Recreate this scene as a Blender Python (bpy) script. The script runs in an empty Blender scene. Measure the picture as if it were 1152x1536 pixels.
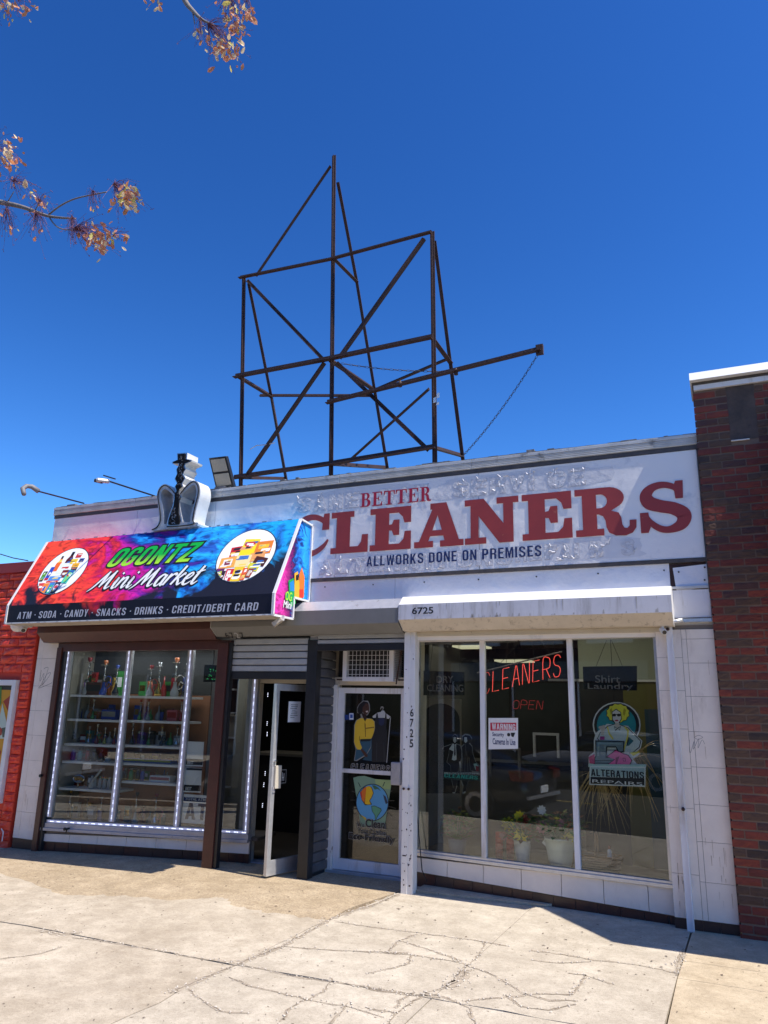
import bpy, math, random
from mathutils import Vector, Matrix, noise
random.seed(7)
SC = bpy.context.scene
COL = SC.collection
PI = math.pi
rad = math.radians

# ------------------------------------------------------------------ camera, sky, sun, exposure
YAW, PITCH, ROLL, FOC = rad(24.541), rad(14.577), rad(1.318), 1120.0
CAMP = Vector((0.0, -7.6, 1.8))
_r = Vector((math.cos(YAW), math.sin(YAW), 0)); _f0 = Vector((-math.sin(YAW), math.cos(YAW), 0))
CF = _f0*math.cos(PITCH) + Vector((0, 0, 1))*math.sin(PITCH)
_u = _r.cross(CF)
CR = _r*math.cos(ROLL) + _u*math.sin(ROLL); CU = -_r*math.sin(ROLL) + _u*math.cos(ROLL)
cd = bpy.data.cameras.new("camera"); cam = bpy.data.objects.new("camera", cd); COL.objects.link(cam)
m = Matrix((CR, CU, -CF)).transposed().to_4x4(); m.translation = CAMP
cam.matrix_world = m
cd.sensor_fit = 'VERTICAL'; cd.sensor_height = 24; cd.sensor_width = 18
cd.lens = 24*FOC/1536; cd.clip_end = 2000
SC.camera = cam
world = bpy.data.worlds.new("World"); SC.world = world; world.use_nodes = True
SUN_DIR = Vector((0.55, -0.076, 1.0)).normalized()      # towards the sun
nt = world.node_tree; nt.nodes.clear()
sky = nt.nodes.new('ShaderNodeTexSky'); sky.sky_type = 'NISHITA'; sky.sun_disc = False
sky.sun_elevation = math.asin(SUN_DIR.z); sky.sun_rotation = math.atan2(SUN_DIR.x, SUN_DIR.y)
sky.air_density = 1.0; sky.dust_density = 0.25; sky.ozone_density = 2.5; sky.altitude = 100
hs = nt.nodes.new('ShaderNodeHueSaturation'); hs.inputs['Saturation'].default_value = 1.24; hs.inputs['Value'].default_value = 1.0
bg = nt.nodes.new('ShaderNodeBackground'); bg.inputs['Strength'].default_value = 0.0425
wo = nt.nodes.new('ShaderNodeOutputWorld')
ga_ = nt.nodes.new('ShaderNodeGamma'); ga_.inputs[1].default_value = 1.55      # deep saturated spring sky
nt.links.new(sky.outputs[0], hs.inputs['Color']); nt.links.new(hs.outputs[0], ga_.inputs[0]); nt.links.new(ga_.outputs[0], bg.inputs[0]); nt.links.new(bg.outputs[0], wo.inputs[0])
sl = bpy.data.lights.new("sun", 'SUN'); sl.energy = 3.4; sl.angle = rad(0.53); sl.color = (1.0, 0.945, 0.85)
so = bpy.data.objects.new("sun", sl); COL.objects.link(so); so.location = (6, -3, 20)
so.rotation_euler = SUN_DIR.to_track_quat('Z', 'Y').to_euler()
SC.view_settings.view_transform = 'Standard'; SC.view_settings.look = 'None'
SC.view_settings.gamma = 1.0; SC.view_settings.use_curve_mapping = False
SC.view_settings.exposure = 1.08
SC.cycles.max_bounces = 8; SC.cycles.transparent_max_bounces = 16

# ------------------------------------------------------------------ measured rays of the photograph -> points on real surfaces
def ray(px, py): return CR*((px-576)/FOC) + CU*(-(py-768)/FOC) + CF
def on(px, py, y=0.0):
    d = ray(px, py); return CAMP + d*((y-CAMP.y)/d.y)
def gr(px, py, z=0.0):
    d = ray(px, py); return CAMP + d*((z-CAMP.z)/d.z)
def lerp(a, b, t): return a+(b-a)*t

class PL:
    """a plane with an origin, u and v in it and n towards the street"""
    def __init__(s, o, u, v, n=None):
        s.o = Vector(o); s.u = Vector(u).normalized(); s.v = Vector(v).normalized()
        s.n = Vector(n).normalized() if n else s.u.cross(s.v).normalized()
    def at(s, a, b, c=0.0): return s.o+s.u*a+s.v*b+s.n*c
    def px(s, x, y, c=0.0):
        d = ray(x, y); t = ((s.o+s.n*c-CAMP).dot(s.n))/d.dot(s.n); return CAMP+d*t
    def uv(s, x, y, c=0.0):
        p = s.px(x, y, c)-s.o; return p.dot(s.u), p.dot(s.v)
FP = PL((0, 0, 0), (1, 0, 0), (0, 0, 1))

# ------------------------------------------------------------------ materials
def hexc(h):
    h = h.lstrip('#'); o = []
    for i in (0, 2, 4):
        v = int(h[i:i+2], 16)/255; o.append(v/12.92 if v <= .04045 else ((v+.055)/1.055)**2.4)
    return tuple(o)
MATS = {}
def mat(name, col, rough=.6, metal=0.0, col2=None, nscale=6.0, bump=0.0, bscale=40.0, spec=.5, emit=None, estr=0.0, streak=0.0, dirt=None, dscale=3.0, dlim=(.52, .7), stretch=None, bdist=.01, coat=0.0):
    if name in MATS: return MATS[name]
    m = bpy.data.materials.new(name); m.use_nodes = True; MATS[name] = m
    n = m.node_tree.nodes; l = m.node_tree.links; b = n['Principled BSDF']
    if isinstance(col, str): col = hexc(col)
    b.inputs['Base Color'].default_value = (*col, 1); b.inputs['Roughness'].default_value = rough
    b.inputs['Metallic'].default_value = metal; b.inputs['Specular IOR Level'].default_value = spec
    b.inputs['Coat Weight'].default_value = coat
    geo = n.new('ShaderNodeNewGeometry'); src = geo.outputs['Position']
    if stretch:
        mp = n.new('ShaderNodeMapping'); mp.inputs['Scale'].default_value = stretch; l.new(src, mp.inputs[0]); src = mp.outputs[0]
    cur = None
    if col2 is not None:
        if isinstance(col2, str): col2 = hexc(col2)
        t = n.new('ShaderNodeTexNoise'); t.inputs['Scale'].default_value = nscale; t.inputs['Detail'].default_value = 6; t.inputs['Roughness'].default_value = .65
        l.new(src, t.inputs['Vector'])
        r = n.new('ShaderNodeValToRGB'); r.color_ramp.elements[0].position = .32; r.color_ramp.elements[1].position = .68
        r.color_ramp.elements[0].color = (*col, 1); r.color_ramp.elements[1].color = (*col2, 1)
        l.new(t.outputs['Fac'], r.inputs[0]); cur = r.outputs[0]
    if dirt is not None:
        if isinstance(dirt, str): dirt = hexc(dirt)
        t2 = n.new('ShaderNodeTexNoise'); t2.inputs['Scale'].default_value = dscale; t2.inputs['Detail'].default_value = 9; t2.inputs['Roughness'].default_value = .7
        mp2 = n.new('ShaderNodeMapping'); mp2.inputs['Location'].default_value = (3.1, 7.7, 1.3)
        if streak: mp2.inputs['Scale'].default_value = (1, 1, 1/streak)
        l.new(geo.outputs['Position'], mp2.inputs[0]); l.new(mp2.outputs[0], t2.inputs['Vector'])
        r2 = n.new('ShaderNodeMapRange'); r2.inputs[1].default_value = dlim[0]; r2.inputs[2].default_value = dlim[1]
        l.new(t2.outputs['Fac'], r2.inputs[0])
        mx = n.new('ShaderNodeMix'); mx.data_type = 'RGBA'; l.new(r2.outputs[0], mx.inputs[0])
        if cur: l.new(cur, mx.inputs[6])
        else: mx.inputs[6].default_value = (*col, 1)
        mx.inputs[7].default_value = (*dirt, 1); cur = mx.outputs[2]
    if cur: l.new(cur, b.inputs['Base Color'])
    if bump:
        t3 = n.new('ShaderNodeTexNoise'); t3.inputs['Scale'].default_value = bscale; t3.inputs['Detail'].default_value = 5
        l.new(src, t3.inputs['Vector']); bp = n.new('ShaderNodeBump'); bp.inputs['Strength'].default_value = bump; bp.inputs['Distance'].default_value = bdist
        l.new(t3.outputs['Fac'], bp.inputs['Height']); l.new(bp.outputs[0], b.inputs['Normal'])
    if emit is not None:
        if isinstance(emit, str): emit = hexc(emit)
        b.inputs['Emission Color'].default_value = (*emit, 1); b.inputs['Emission Strength'].default_value = estr
    return m
def flat(h, rough=.5): return mat('print_'+h.strip('#'), h, rough)
def glass_mat(name, tint, refl=1.0, rough=0.0):
    m = bpy.data.materials.new(name); m.use_nodes = True; MATS[name] = m
    n = m.node_tree.nodes; l = m.node_tree.links; n.remove(n['Principled BSDF']); out = n['Material Output']
    tr = n.new('ShaderNodeBsdfTransparent'); tr.inputs[0].default_value = (*tint, 1)
    gl = n.new('ShaderNodeBsdfGlossy'); gl.inputs['Roughness'].default_value = rough; gl.inputs[0].default_value = (.95, .97, 1, 1)
    lw = n.new('ShaderNodeLayerWeight'); lw.inputs[0].default_value = .5
    pw = n.new('ShaderNodeMath'); pw.operation = 'POWER'; pw.inputs[1].default_value = 4.0; l.new(lw.outputs['Facing'], pw.inputs[0])
    ma = n.new('ShaderNodeMath'); ma.operation = 'MULTIPLY_ADD'; ma.inputs[1].default_value = .8; ma.inputs[2].default_value = .07*refl; l.new(pw.outputs[0], ma.inputs[0])
    mx = n.new('ShaderNodeMixShader'); l.new(ma.outputs[0], mx.inputs[0]); l.new(tr.outputs[0], mx.inputs[1]); l.new(gl.outputs[0], mx.inputs[2]); l.new(mx.outputs[0], out.inputs[0])
    return m

M = dict(
 tile=mat('marble_tile', (.84, .75, .665), .35, col2=(.76, .67, .59), nscale=5, dirt=(.48, .40, .34), dscale=2.2, dlim=(.58, .8), streak=3, bump=.04, bscale=9),
 joint=mat('dark_joint', (.20, .17, .15), .9),
 brown_tile=mat('brown_quarry_tile', (.085, .028, .02), .3, col2=(.05, .022, .02), nscale=9, bump=.15, bscale=18),
 brown_tile_b=mat('dark_quarry_tile', (.045, .024, .022), .35, col2=(.06, .03, .025), nscale=9, bump=.15, bscale=18),
 white_metal=mat('painted_white_metal', (.76, .75, .77), .4, col2=(.68, .67, .70), nscale=3, dirt=(.42, .35, .27), dscale=6, dlim=(.54, .74), streak=7, bump=.05, bscale=12),
 rusty_white=mat('rusting_white_paint', (.76, .73, .71), .5, col2=(.68, .65, .62), nscale=4, dirt=(.16, .07, .03), dscale=9, dlim=(.64, .70), streak=2, bump=.2, bscale=30),
 cream_frame=mat('cream_painted_frame', (.60, .54, .44), .5, col2=(.52, .46, .37), nscale=5, dirt=(.18, .10, .05), dscale=12, dlim=(.62, .72), bump=.1, bscale=30),
 alu=mat('aluminium_frame', (.62, .62, .63), .32, .55, col2=(.5, .5, .52), nscale=14),
 alu_dull=mat('dull_aluminium', (.50, .49, .52), .42, .35, col2=(.40, .40, .43), nscale=10, dirt=(.12, .10, .09), dscale=14, dlim=(.6, .75)),
 grey_hood=mat('grey_painted_hood', (.20, .195, .185), .5, col2=(.17, .165, .155), nscale=4, bump=.05, bscale=10),
 white_hood=mat('stained_white_hood', (.70, .68, .70), .5, col2=(.60, .58, .60), nscale=3, dirt=(.38, .35, .33), dscale=11, dlim=(.50, .74), streak=9, bump=.08, bscale=20),
 hood_low=mat('cream_stained_hood', (.66, .57, .46), .5, col2=(.56, .48, .38), nscale=4, dirt=(.20, .155, .11), dscale=16, dlim=(.54, .74), streak=3, bump=.08, bscale=20),
 hood_top=mat('clean_white_hood_top', (.72, .71, .70), .5, col2=(.64, .63, .62), nscale=6),
 brown_paint=mat('brown_gloss_paint', (.085, .026, .020), .35, col2=(.06, .020, .016), nscale=8, dirt=(.10, .05, .035), dscale=16, dlim=(.62, .72), bump=.1, bscale=20),
 black_paint=mat('black_painted_steel', (.012, .012, .014), .4, col2=(.02, .02, .022), nscale=8, bump=.1, bscale=20),
 slat=mat('grey_shutter_slat', (.42, .43, .45), .4, .1, col2=(.35, .36, .38), nscale=7, dirt=(.09, .09, .09), dscale=18, dlim=(.6, .8)),
 slat_dark=mat('dark_metal_slat', (.12, .12, .13), .5, .1, col2=(.08, .08, .09), nscale=9),
 sign_white=mat('sign_white_paint', (.88, .84, .815), .45, col2=(.83, .79, .77), nscale=1.4, bump=.5, bscale=1.5, bdist=.05, dirt=(.66, .64, .65), dscale=4, dlim=(.58, .7)),
 sign_patch=mat('overpainted_patch', (.74, .72, .73), .6, col2=(.66, .64, .66), nscale=7, bump=.5, bscale=14),
 sign_peel=mat('peeling_white_film', (.72, .70, .71), .55, col2=(.55, .53, .55), nscale=20, bump=.8, bscale=26),
 fascia=mat('dented_white_sheet', (.80, .79, .82), .33, col2=(.72, .71, .75), nscale=1.2, bump=.9, bscale=2.2, bdist=.05),
 sign_bar=mat('dark_sign_frame', (.06, .052, .05), .6, col2=(.10, .08, .07), nscale=12),
 coping=mat('ribbed_coping_metal', (.66, .64, .61), .45, .1, col2=(.50, .485, .46), nscale=5, dirt=(.12, .11, .105), dscale=7, dlim=(.58, .72), bump=.1, bscale=20),
 tar=mat('roof_tar', (.12, .115, .115), .8, col2=(.22, .21, .21), nscale=14, bump=.4, bscale=25),
 red_print=mat('red_vinyl_letter', (.38, .045, .040), .55, col2=(.31, .038, .036), nscale=4, dirt=(.60, .28, .14), dscale=11, dlim=(.66, .72)),
 crimson=mat('crimson_letter', (.42, .012, .04), .5),
 navy=mat('navy_letter', (.012, .025, .11), .5),
 black=mat('black_letter', (.01, .01, .012), .5),
 rust=mat('rusted_steel', (.034, .015, .014), .75, col2=(.060, .024, .019), nscale=9, bump=.3, bscale=40),
 chain=mat('dark_chain', (.05, .045, .06), .6),
 chrome=mat('bright_metal', (.55, .55, .56), .18, .9, col2=(.42, .42, .44), nscale=12),
 silver=mat('silver_painted_metal', (.50, .50, .51), .35, .2, col2=(.38, .38, .40), nscale=14), chrome_white=mat('white_enamel_side', (.70, .69, .66), .35, col2=(.6, .58, .54), nscale=8),
 black_gloss=mat('black_gloss_plastic', (.01, .01, .012), .2), black_satin=mat('black_satin_plastic', (.008, .008, .01), .65, spec=.15),
 mortar=mat('mortar', (.13, .105, .09), .9, bump=.4, bscale=60),
 dark_mortar=mat('pale_mortar', (.20, .14, .105), .9, bump=.4, bscale=60),
 red_wall=mat('red_painted_masonry', (.78, .062, .026), .5, col2=(.62, .045, .022), nscale=7, dirt=(.36, .03, .018), dscale=8, dlim=(.58, .8), bump=.8, bscale=16, bdist=.02),
 red_joint=mat('red_painted_joint', (.62, .048, .022), .7),
 concrete_niche=mat('rough_concrete_infill', (.12, .085, .07), .9, col2=(.06, .045, .04), nscale=7, bump=.6, bscale=20),
 white_cap=mat('white_coping', (.72, .71, .70), .5),
 soffit=mat('beige_soffit', (.56, .48, .38), .6, col2=(.42, .36, .28), nscale=4),
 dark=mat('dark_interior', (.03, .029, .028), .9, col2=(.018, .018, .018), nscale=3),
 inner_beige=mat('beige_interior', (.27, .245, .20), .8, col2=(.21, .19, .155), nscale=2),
 inner_green=mat('pale_green_interior', (.36, .39, .30), .8),
 olive=mat('olive_wall', (.14, .13, .03), .8), teal_door=mat('teal_door', (.02, .06, .09), .6),
 floor_in=mat('interior_floor', (.10, .08, .06), .7, col2=(.07, .055, .045), nscale=6),
 wood=mat('orange_brown_board', (.34, .14, .065), .7, col2=(.24, .10, .05), nscale=5),
 shelf=mat('white_shelf', (.75, .73, .72), .5),
 steel=mat('polished_steel', (.6, .6, .6), .22, 1.0),
 paper=mat('white_paper', (.84, .84, .84), .8),
 led=mat('led_dot', (.8, .85, 1), .5, emit=(.75, .80, 1.0), estr=1.3),
 led_strip=mat('led_strip_tape', (.60, .60, .68), .5, emit=(.5, .55, .85), estr=.16),
 neon=mat('red_neon_tube', (.8, .1, .08), .4, emit=(1.0, .085, .06), estr=.7),
 neon_dim=mat('dim_red_neon_tube', (.5, .06, .05), .4, emit=(1.0, .05, .05), estr=.13),
 edge_shade=mat('grey_letter_shade', (.46, .44, .45), .8, col2=(.66, .63, .64), nscale=40), neon_faint=mat('failing_red_neon_tube', (.6, .12, .1), .4, emit=(1.0, .08, .06), estr=.3), neon_off=mat('unlit_neon_tube', (.25, .22, .21), .3),
 cable=mat('black_cable', (.012, .012, .014), .6), grey_cable=mat('grey_cable', (.18, .17, .17), .6),
 leafx=mat('young_leaf', (.50, .36, .16), .6, col2=(.52, .22, .12), nscale=60), stalk=mat('purple_stalk', (.16, .045, .07), .7), bark=mat('grey_bark', (.22, .19, .17), .8, col2=(.15, .12, .11), nscale=30, bump=.3, bscale=60),
)
M['glass'] = glass_mat('shop_window_glass', (.82, .85, .83), .95)
M['door_glass'] = glass_mat('tinted_door_glass', (.74, .75, .74), .8)

# ------------------------------------------------------------------ mesh helpers
def wloc(o):
    v = Vector((0, 0, 0))
    while o is not None: v += o.location; o = o.parent
    return v
class MB:
    def __init__(s): s.v = []; s.f = []; s.mi = []; s.m = 0
    def add(s, vs, fs, mi=None):
        b = len(s.v); s.v += [Vector(p) for p in vs]; s.f += [tuple(i+b for i in f) for f in fs]; s.mi += [s.m if mi is None else mi]*len(fs); return s
    def hexa(s, p):   # 8 corners: 0-3 one face, 4-7 the opposite one
        return s.add(p, [(3, 2, 1, 0), (4, 5, 6, 7), (0, 1, 5, 4), (1, 2, 6, 5), (2, 3, 7, 6), (3, 0, 4, 7)])
    def box(s, x0, x1, y0, y1, z0, z1):
        return s.hexa([(x0, y0, z0), (x1, y0, z0), (x1, y1, z0), (x0, y1, z0), (x0, y0, z1), (x1, y0, z1), (x1, y1, z1), (x0, y1, z1)])
    def pbox(s, pl, a0, a1, b0, b1, c0, c1):
        return s.hexa([pl.at(a, b, c) for c in (c0, c1) for a, b in ((a0, b0), (a1, b0), (a1, b1), (a0, b1))])
    def slab(s, pts, off):      # polygon given by points, thickened along a vector
        n = len(pts); off = Vector(off); q = [Vector(p)+off for p in pts]
        return s.add(list(pts)+q, [tuple(range(n))[::-1], tuple(range(n, 2*n))]+[(i, (i+1) % n, n+(i+1) % n, n+i) for i in range(n)])
    def poly(s, pts): return s.add(pts, [tuple(range(len(pts)))])
    def quadbox(s, pl, q, c0, c1):   # quadrilateral of pixel corners on a plane, between two offsets
        return s.hexa([pl.px(x, y, c0) for x, y in q]+[pl.px(x, y, c0)+pl.n*(c1-c0) for x, y in q])
    def bar(s, a, b, w, h=None, up=(0, 0, 1)):
        a = Vector(a); b = Vector(b); h = h or w; d = (b-a).normalized(); up = Vector(up)
        if abs(d.dot(up)) > .97: up = Vector((0, 1, 0))
        x = d.cross(up).normalized()*(w/2); y = x.cross(d).normalized()*(h/2)
        return s.hexa([a-x-y, a+x-y, a+x+y, a-x+y, b-x-y, b+x-y, b+x+y, b-x+y])
    def angle(s, a, b, w, t=.008, up=(0, 0, 1), flip=1):   # L section
        a = Vector(a); b = Vector(b); d = (b-a).normalized(); up = Vector(up)
        if abs(d.dot(up)) > .97: up = Vector((0, 1, 0))
        x = d.cross(up).normalized()*flip; y = x.cross(d).normalized()*flip
        s.hexa([a, a+x*w, a+x*w+y*t, a+y*t, b, b+x*w, b+x*w+y*t, b+y*t])
        return s.hexa([a+y*t, a+x*t+y*t, a+x*t+y*w, a+y*w, b+y*t, b+x*t+y*t, b+x*t+y*w, b+y*w])
    def tube(s, pts, r, n=6, r1=None, cap=True):
        pts = [Vector(p) for p in pts]; N = len(pts); r1 = r if r1 is None else r1
        t0 = (pts[1]-pts[0]).normalized(); up = Vector((0, 0, 1)) if abs(t0.z) < .9 else Vector((1, 0, 0))
        x = t0.cross(up).normalized(); vs = []
        for i, p in enumerate(pts):
            t = (pts[min(i+1, N-1)]-pts[max(i-1, 0)])
            t = t.normalized() if t.length > 1e-9 else t0
            x = (x-t*x.dot(t)); x = x.normalized() if x.length > 1e-6 else t.orthogonal().normalized()
            y = t.cross(x); rr = lerp(r, r1, i/(N-1))
            vs += [p+(x*math.cos(2*PI*k/n)+y*math.sin(2*PI*k/n))*rr for k in range(n)]
        fs = [(i*n+k, i*n+(k+1) % n, (i+1)*n+(k+1) % n, (i+1)*n+k) for i in range(N-1) for k in range(n)]
        if cap: fs += [tuple(range(n))[::-1], tuple(range((N-1)*n, N*n))]
        return s.add(vs, fs)
    def lathe(s, prof, c=(0, 0, 0), n=12, ax=(0, 0, 1)):
        c = Vector(c); ax = Vector(ax).normalized(); x = ax.orthogonal().normalized(); y = ax.cross(x); vs = []
        for r, z in prof: vs += [c+ax*z+(x*math.cos(2*PI*k/n)+y*math.sin(2*PI*k/n))*max(r, 1e-4) for k in range(n)]
        N = len(prof)
        fs = [(i*n+k, i*n+(k+1) % n, (i+1)*n+(k+1) % n, (i+1)*n+k) for i in range(N-1) for k in range(n)]
        fs += [tuple(range(n))[::-1], tuple(range((N-1)*n, N*n))]
        return s.add(vs, fs)
    def mapped(s, vf, pl, a, b, c, sx=1, sy=1, sz=1):
        vs, fs = vf
        return s.add([pl.at(a+p[0]*sx, b+p[1]*sy, c+p[2]*sz) for p in vs], fs)
    def build(s, name, mats, parent=None, smooth=False, bevel=0, label=None, kind=None):
        me = bpy.data.meshes.new(name); o = bpy.data.objects.new(name, me); COL.objects.link(o)
        off = wloc(parent) if parent else Vector((0, 0, 0))
        me.from_pydata([tuple(p-off) for p in s.v], [], s.f)
        if not isinstance(mats, (list, tuple)): mats = [mats]
        for m_ in mats: me.materials.append(M[m_] if isinstance(m_, str) else m_)
        if len(mats) > 1: me.polygons.foreach_set('material_index', s.mi)
        if smooth: me.shade_smooth() if hasattr(me, 'shade_smooth') else None
        me.update()
        if parent: o.parent = parent
        if bevel:
            bv = o.modifiers.new('bevel', 'BEVEL'); bv.width = bevel; bv.segments = 2; bv.limit_method = 'ANGLE'
        if label: o['label'] = label
        if kind: o['kind'] = kind
        return o
def thing(name, label, cat, loc=(0, 0, 0), group=None):
    o = bpy.data.objects.new(name, None); COL.objects.link(o); o.location = loc; o.empty_display_size = .1
    o['label'] = label; o['category'] = cat
    if group: o['group'] = group
    return o
def tag(o, label, cat, group=None):
    o['label'] = label; o['category'] = cat
    if group: o['group'] = group
    return o
def struct(o): o['kind'] = 'structure'; return o
def copy_tree(o, parent=None):
    c = o.copy(); COL.objects.link(c); c.parent = parent
    for ch in list(o.children): copy_tree(ch, c)
    return c

# ------------------------------------------------------------------ lettering and outlines
_tc = {}
def _curve_mesh(cu):
    ob = bpy.data.objects.new('tmp', cu); COL.objects.link(ob)
    me = bpy.data.meshes.new_from_object(ob)
    vs = [tuple(v.co) for v in me.vertices]; fs = [tuple(p.vertices) for p in me.polygons]
    bpy.data.objects.remove(ob); bpy.data.curves.remove(cu); bpy.data.meshes.remove(me)
    return vs, fs
def text(s, fat=0.0, shear=0.0, depth=0.0, space=1.0):
    """built-in font, returned with its x0..x1, y0..y1 box"""
    k = (s, fat, shear, depth, space)
    if k in _tc: return _tc[k]
    cu = bpy.data.curves.new('t', 'FONT'); cu.body = s; cu.offset = fat; cu.shear = shear; cu.extrude = depth; cu.resolution_u = 4; cu.space_character = space
    vs, fs = _curve_mesh(cu)
    xs = [v[0] for v in vs]; ys = [v[1] for v in vs]
    _tc[k] = (vs, fs, min(xs), max(xs), min(ys), max(ys)); return _tc[k]
def put_text(mb, s, pl, a, b, w, h, c, fat=0.0, shear=0.0, depth=0.0, grow=0.0, ref=None, space=1.0):
    """fits the word in the box (a, b, w, h) of a plane; with ref the box is that of the thinner word"""
    vs, fs, x0, x1, y0, y1 = text(s, fat, shear, depth, space)
    if ref is not None: _, _, x0, x1, y0, y1 = text(s, ref, shear, 0.0, space)
    sx = w/(x1-x0); sy = h/(y1-y0)
    mb.add([pl.at(a+(p[0]-x0)*sx, b+(p[1]-y0)*sy, c+p[2]*1.0) for p in vs], fs)
def outline(loops, depth=0.0, off=0.0):
    cu = bpy.data.curves.new('o', 'CURVE'); cu.dimensions = '2D'; cu.fill_mode = 'BOTH'; cu.extrude = depth/2; cu.offset = off
    for lp in loops:
        sp = cu.splines.new('POLY'); sp.points.add(len(lp)-1)
        for i, p in enumerate(lp): sp.points[i].co = (p[0], p[1], 0, 1)
        sp.use_cyclic_u = True
    return _curve_mesh(cu)
def smooth_path(pts, n=6):
    out = []; N = len(pts)
    for i in range(N-1):
        p0, p1, p2, p3 = pts[max(i-1, 0)], pts[i], pts[i+1], pts[min(i+2, N-1)]
        for k in range(n):
            t = k/n
            out.append(tuple(.5*((2*b)+(-a+c)*t+(2*a-5*b+4*c-d)*t*t+(-a+3*b-3*c+d)*t**3) for a, b, c, d in zip(p0, p1, p2, p3)))
    out.append(tuple(pts[-1])); return out
def stroke(pts, w, smooth=True, n=6):
    """flat ribbon along a 2D path; w is one width or one per point"""
    ws = w if isinstance(w, (list, tuple)) else [w]*len(pts)
    P = [(p[0], p[1], q) for p, q in zip(pts, ws)]
    if smooth: P = smooth_path(P, n)
    vs = []; N = len(P)
    for i in range(N):
        a = P[max(i-1, 0)]; b = P[min(i+1, N-1)]; dx, dy = b[0]-a[0], b[1]-a[1]; L = math.hypot(dx, dy) or 1
        nx, ny = -dy/L, dx/L; h = P[i][2]/2
        vs += [(P[i][0]+nx*h, P[i][1]+ny*h, 0), (P[i][0]-nx*h, P[i][1]-ny*h, 0)]
    return vs, [(2*i, 2*i+1, 2*i+3, 2*i+2) for i in range(N-1)]
def decal(pl, polys, parent, name='print_layer', c=.002, step=.0006, label=None):
    """flat printed artwork: (colour, pixel polygon) layers on a plane, each a hair above the last, as one mesh"""
    mb = MB(); mats = []
    for i, (colr, pts) in enumerate(polys):
        mt = flat(colr) if isinstance(colr, str) and colr.startswith('#') else M[colr]
        if mt not in mats: mats.append(mt)
        mb.m = mats.index(mt)
        vs, fs = outline([[pl.uv(x, y) for x, y in pts]])
        mb.add([pl.at(p[0], p[1], c+i*step) for p in vs], fs)
    return mb.build(name, mats, parent, label=label)
def ell(cx, cy, rx, ry, n=24, a0=0, a1=360):
    return [(cx+rx*math.cos(rad(a0+(a1-a0)*i/n)), cy+ry*math.sin(rad(a0+(a1-a0)*i/n))) for i in range(n if a1-a0 >= 360 else n+1)]
def ribbon(mb, pl, pts, w, c, smooth=True):
    vs, fs = stroke([pl.uv(x, y) for x, y in pts], w, smooth); mb.add([pl.at(p[0], p[1], c) for p in vs], fs)

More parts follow.
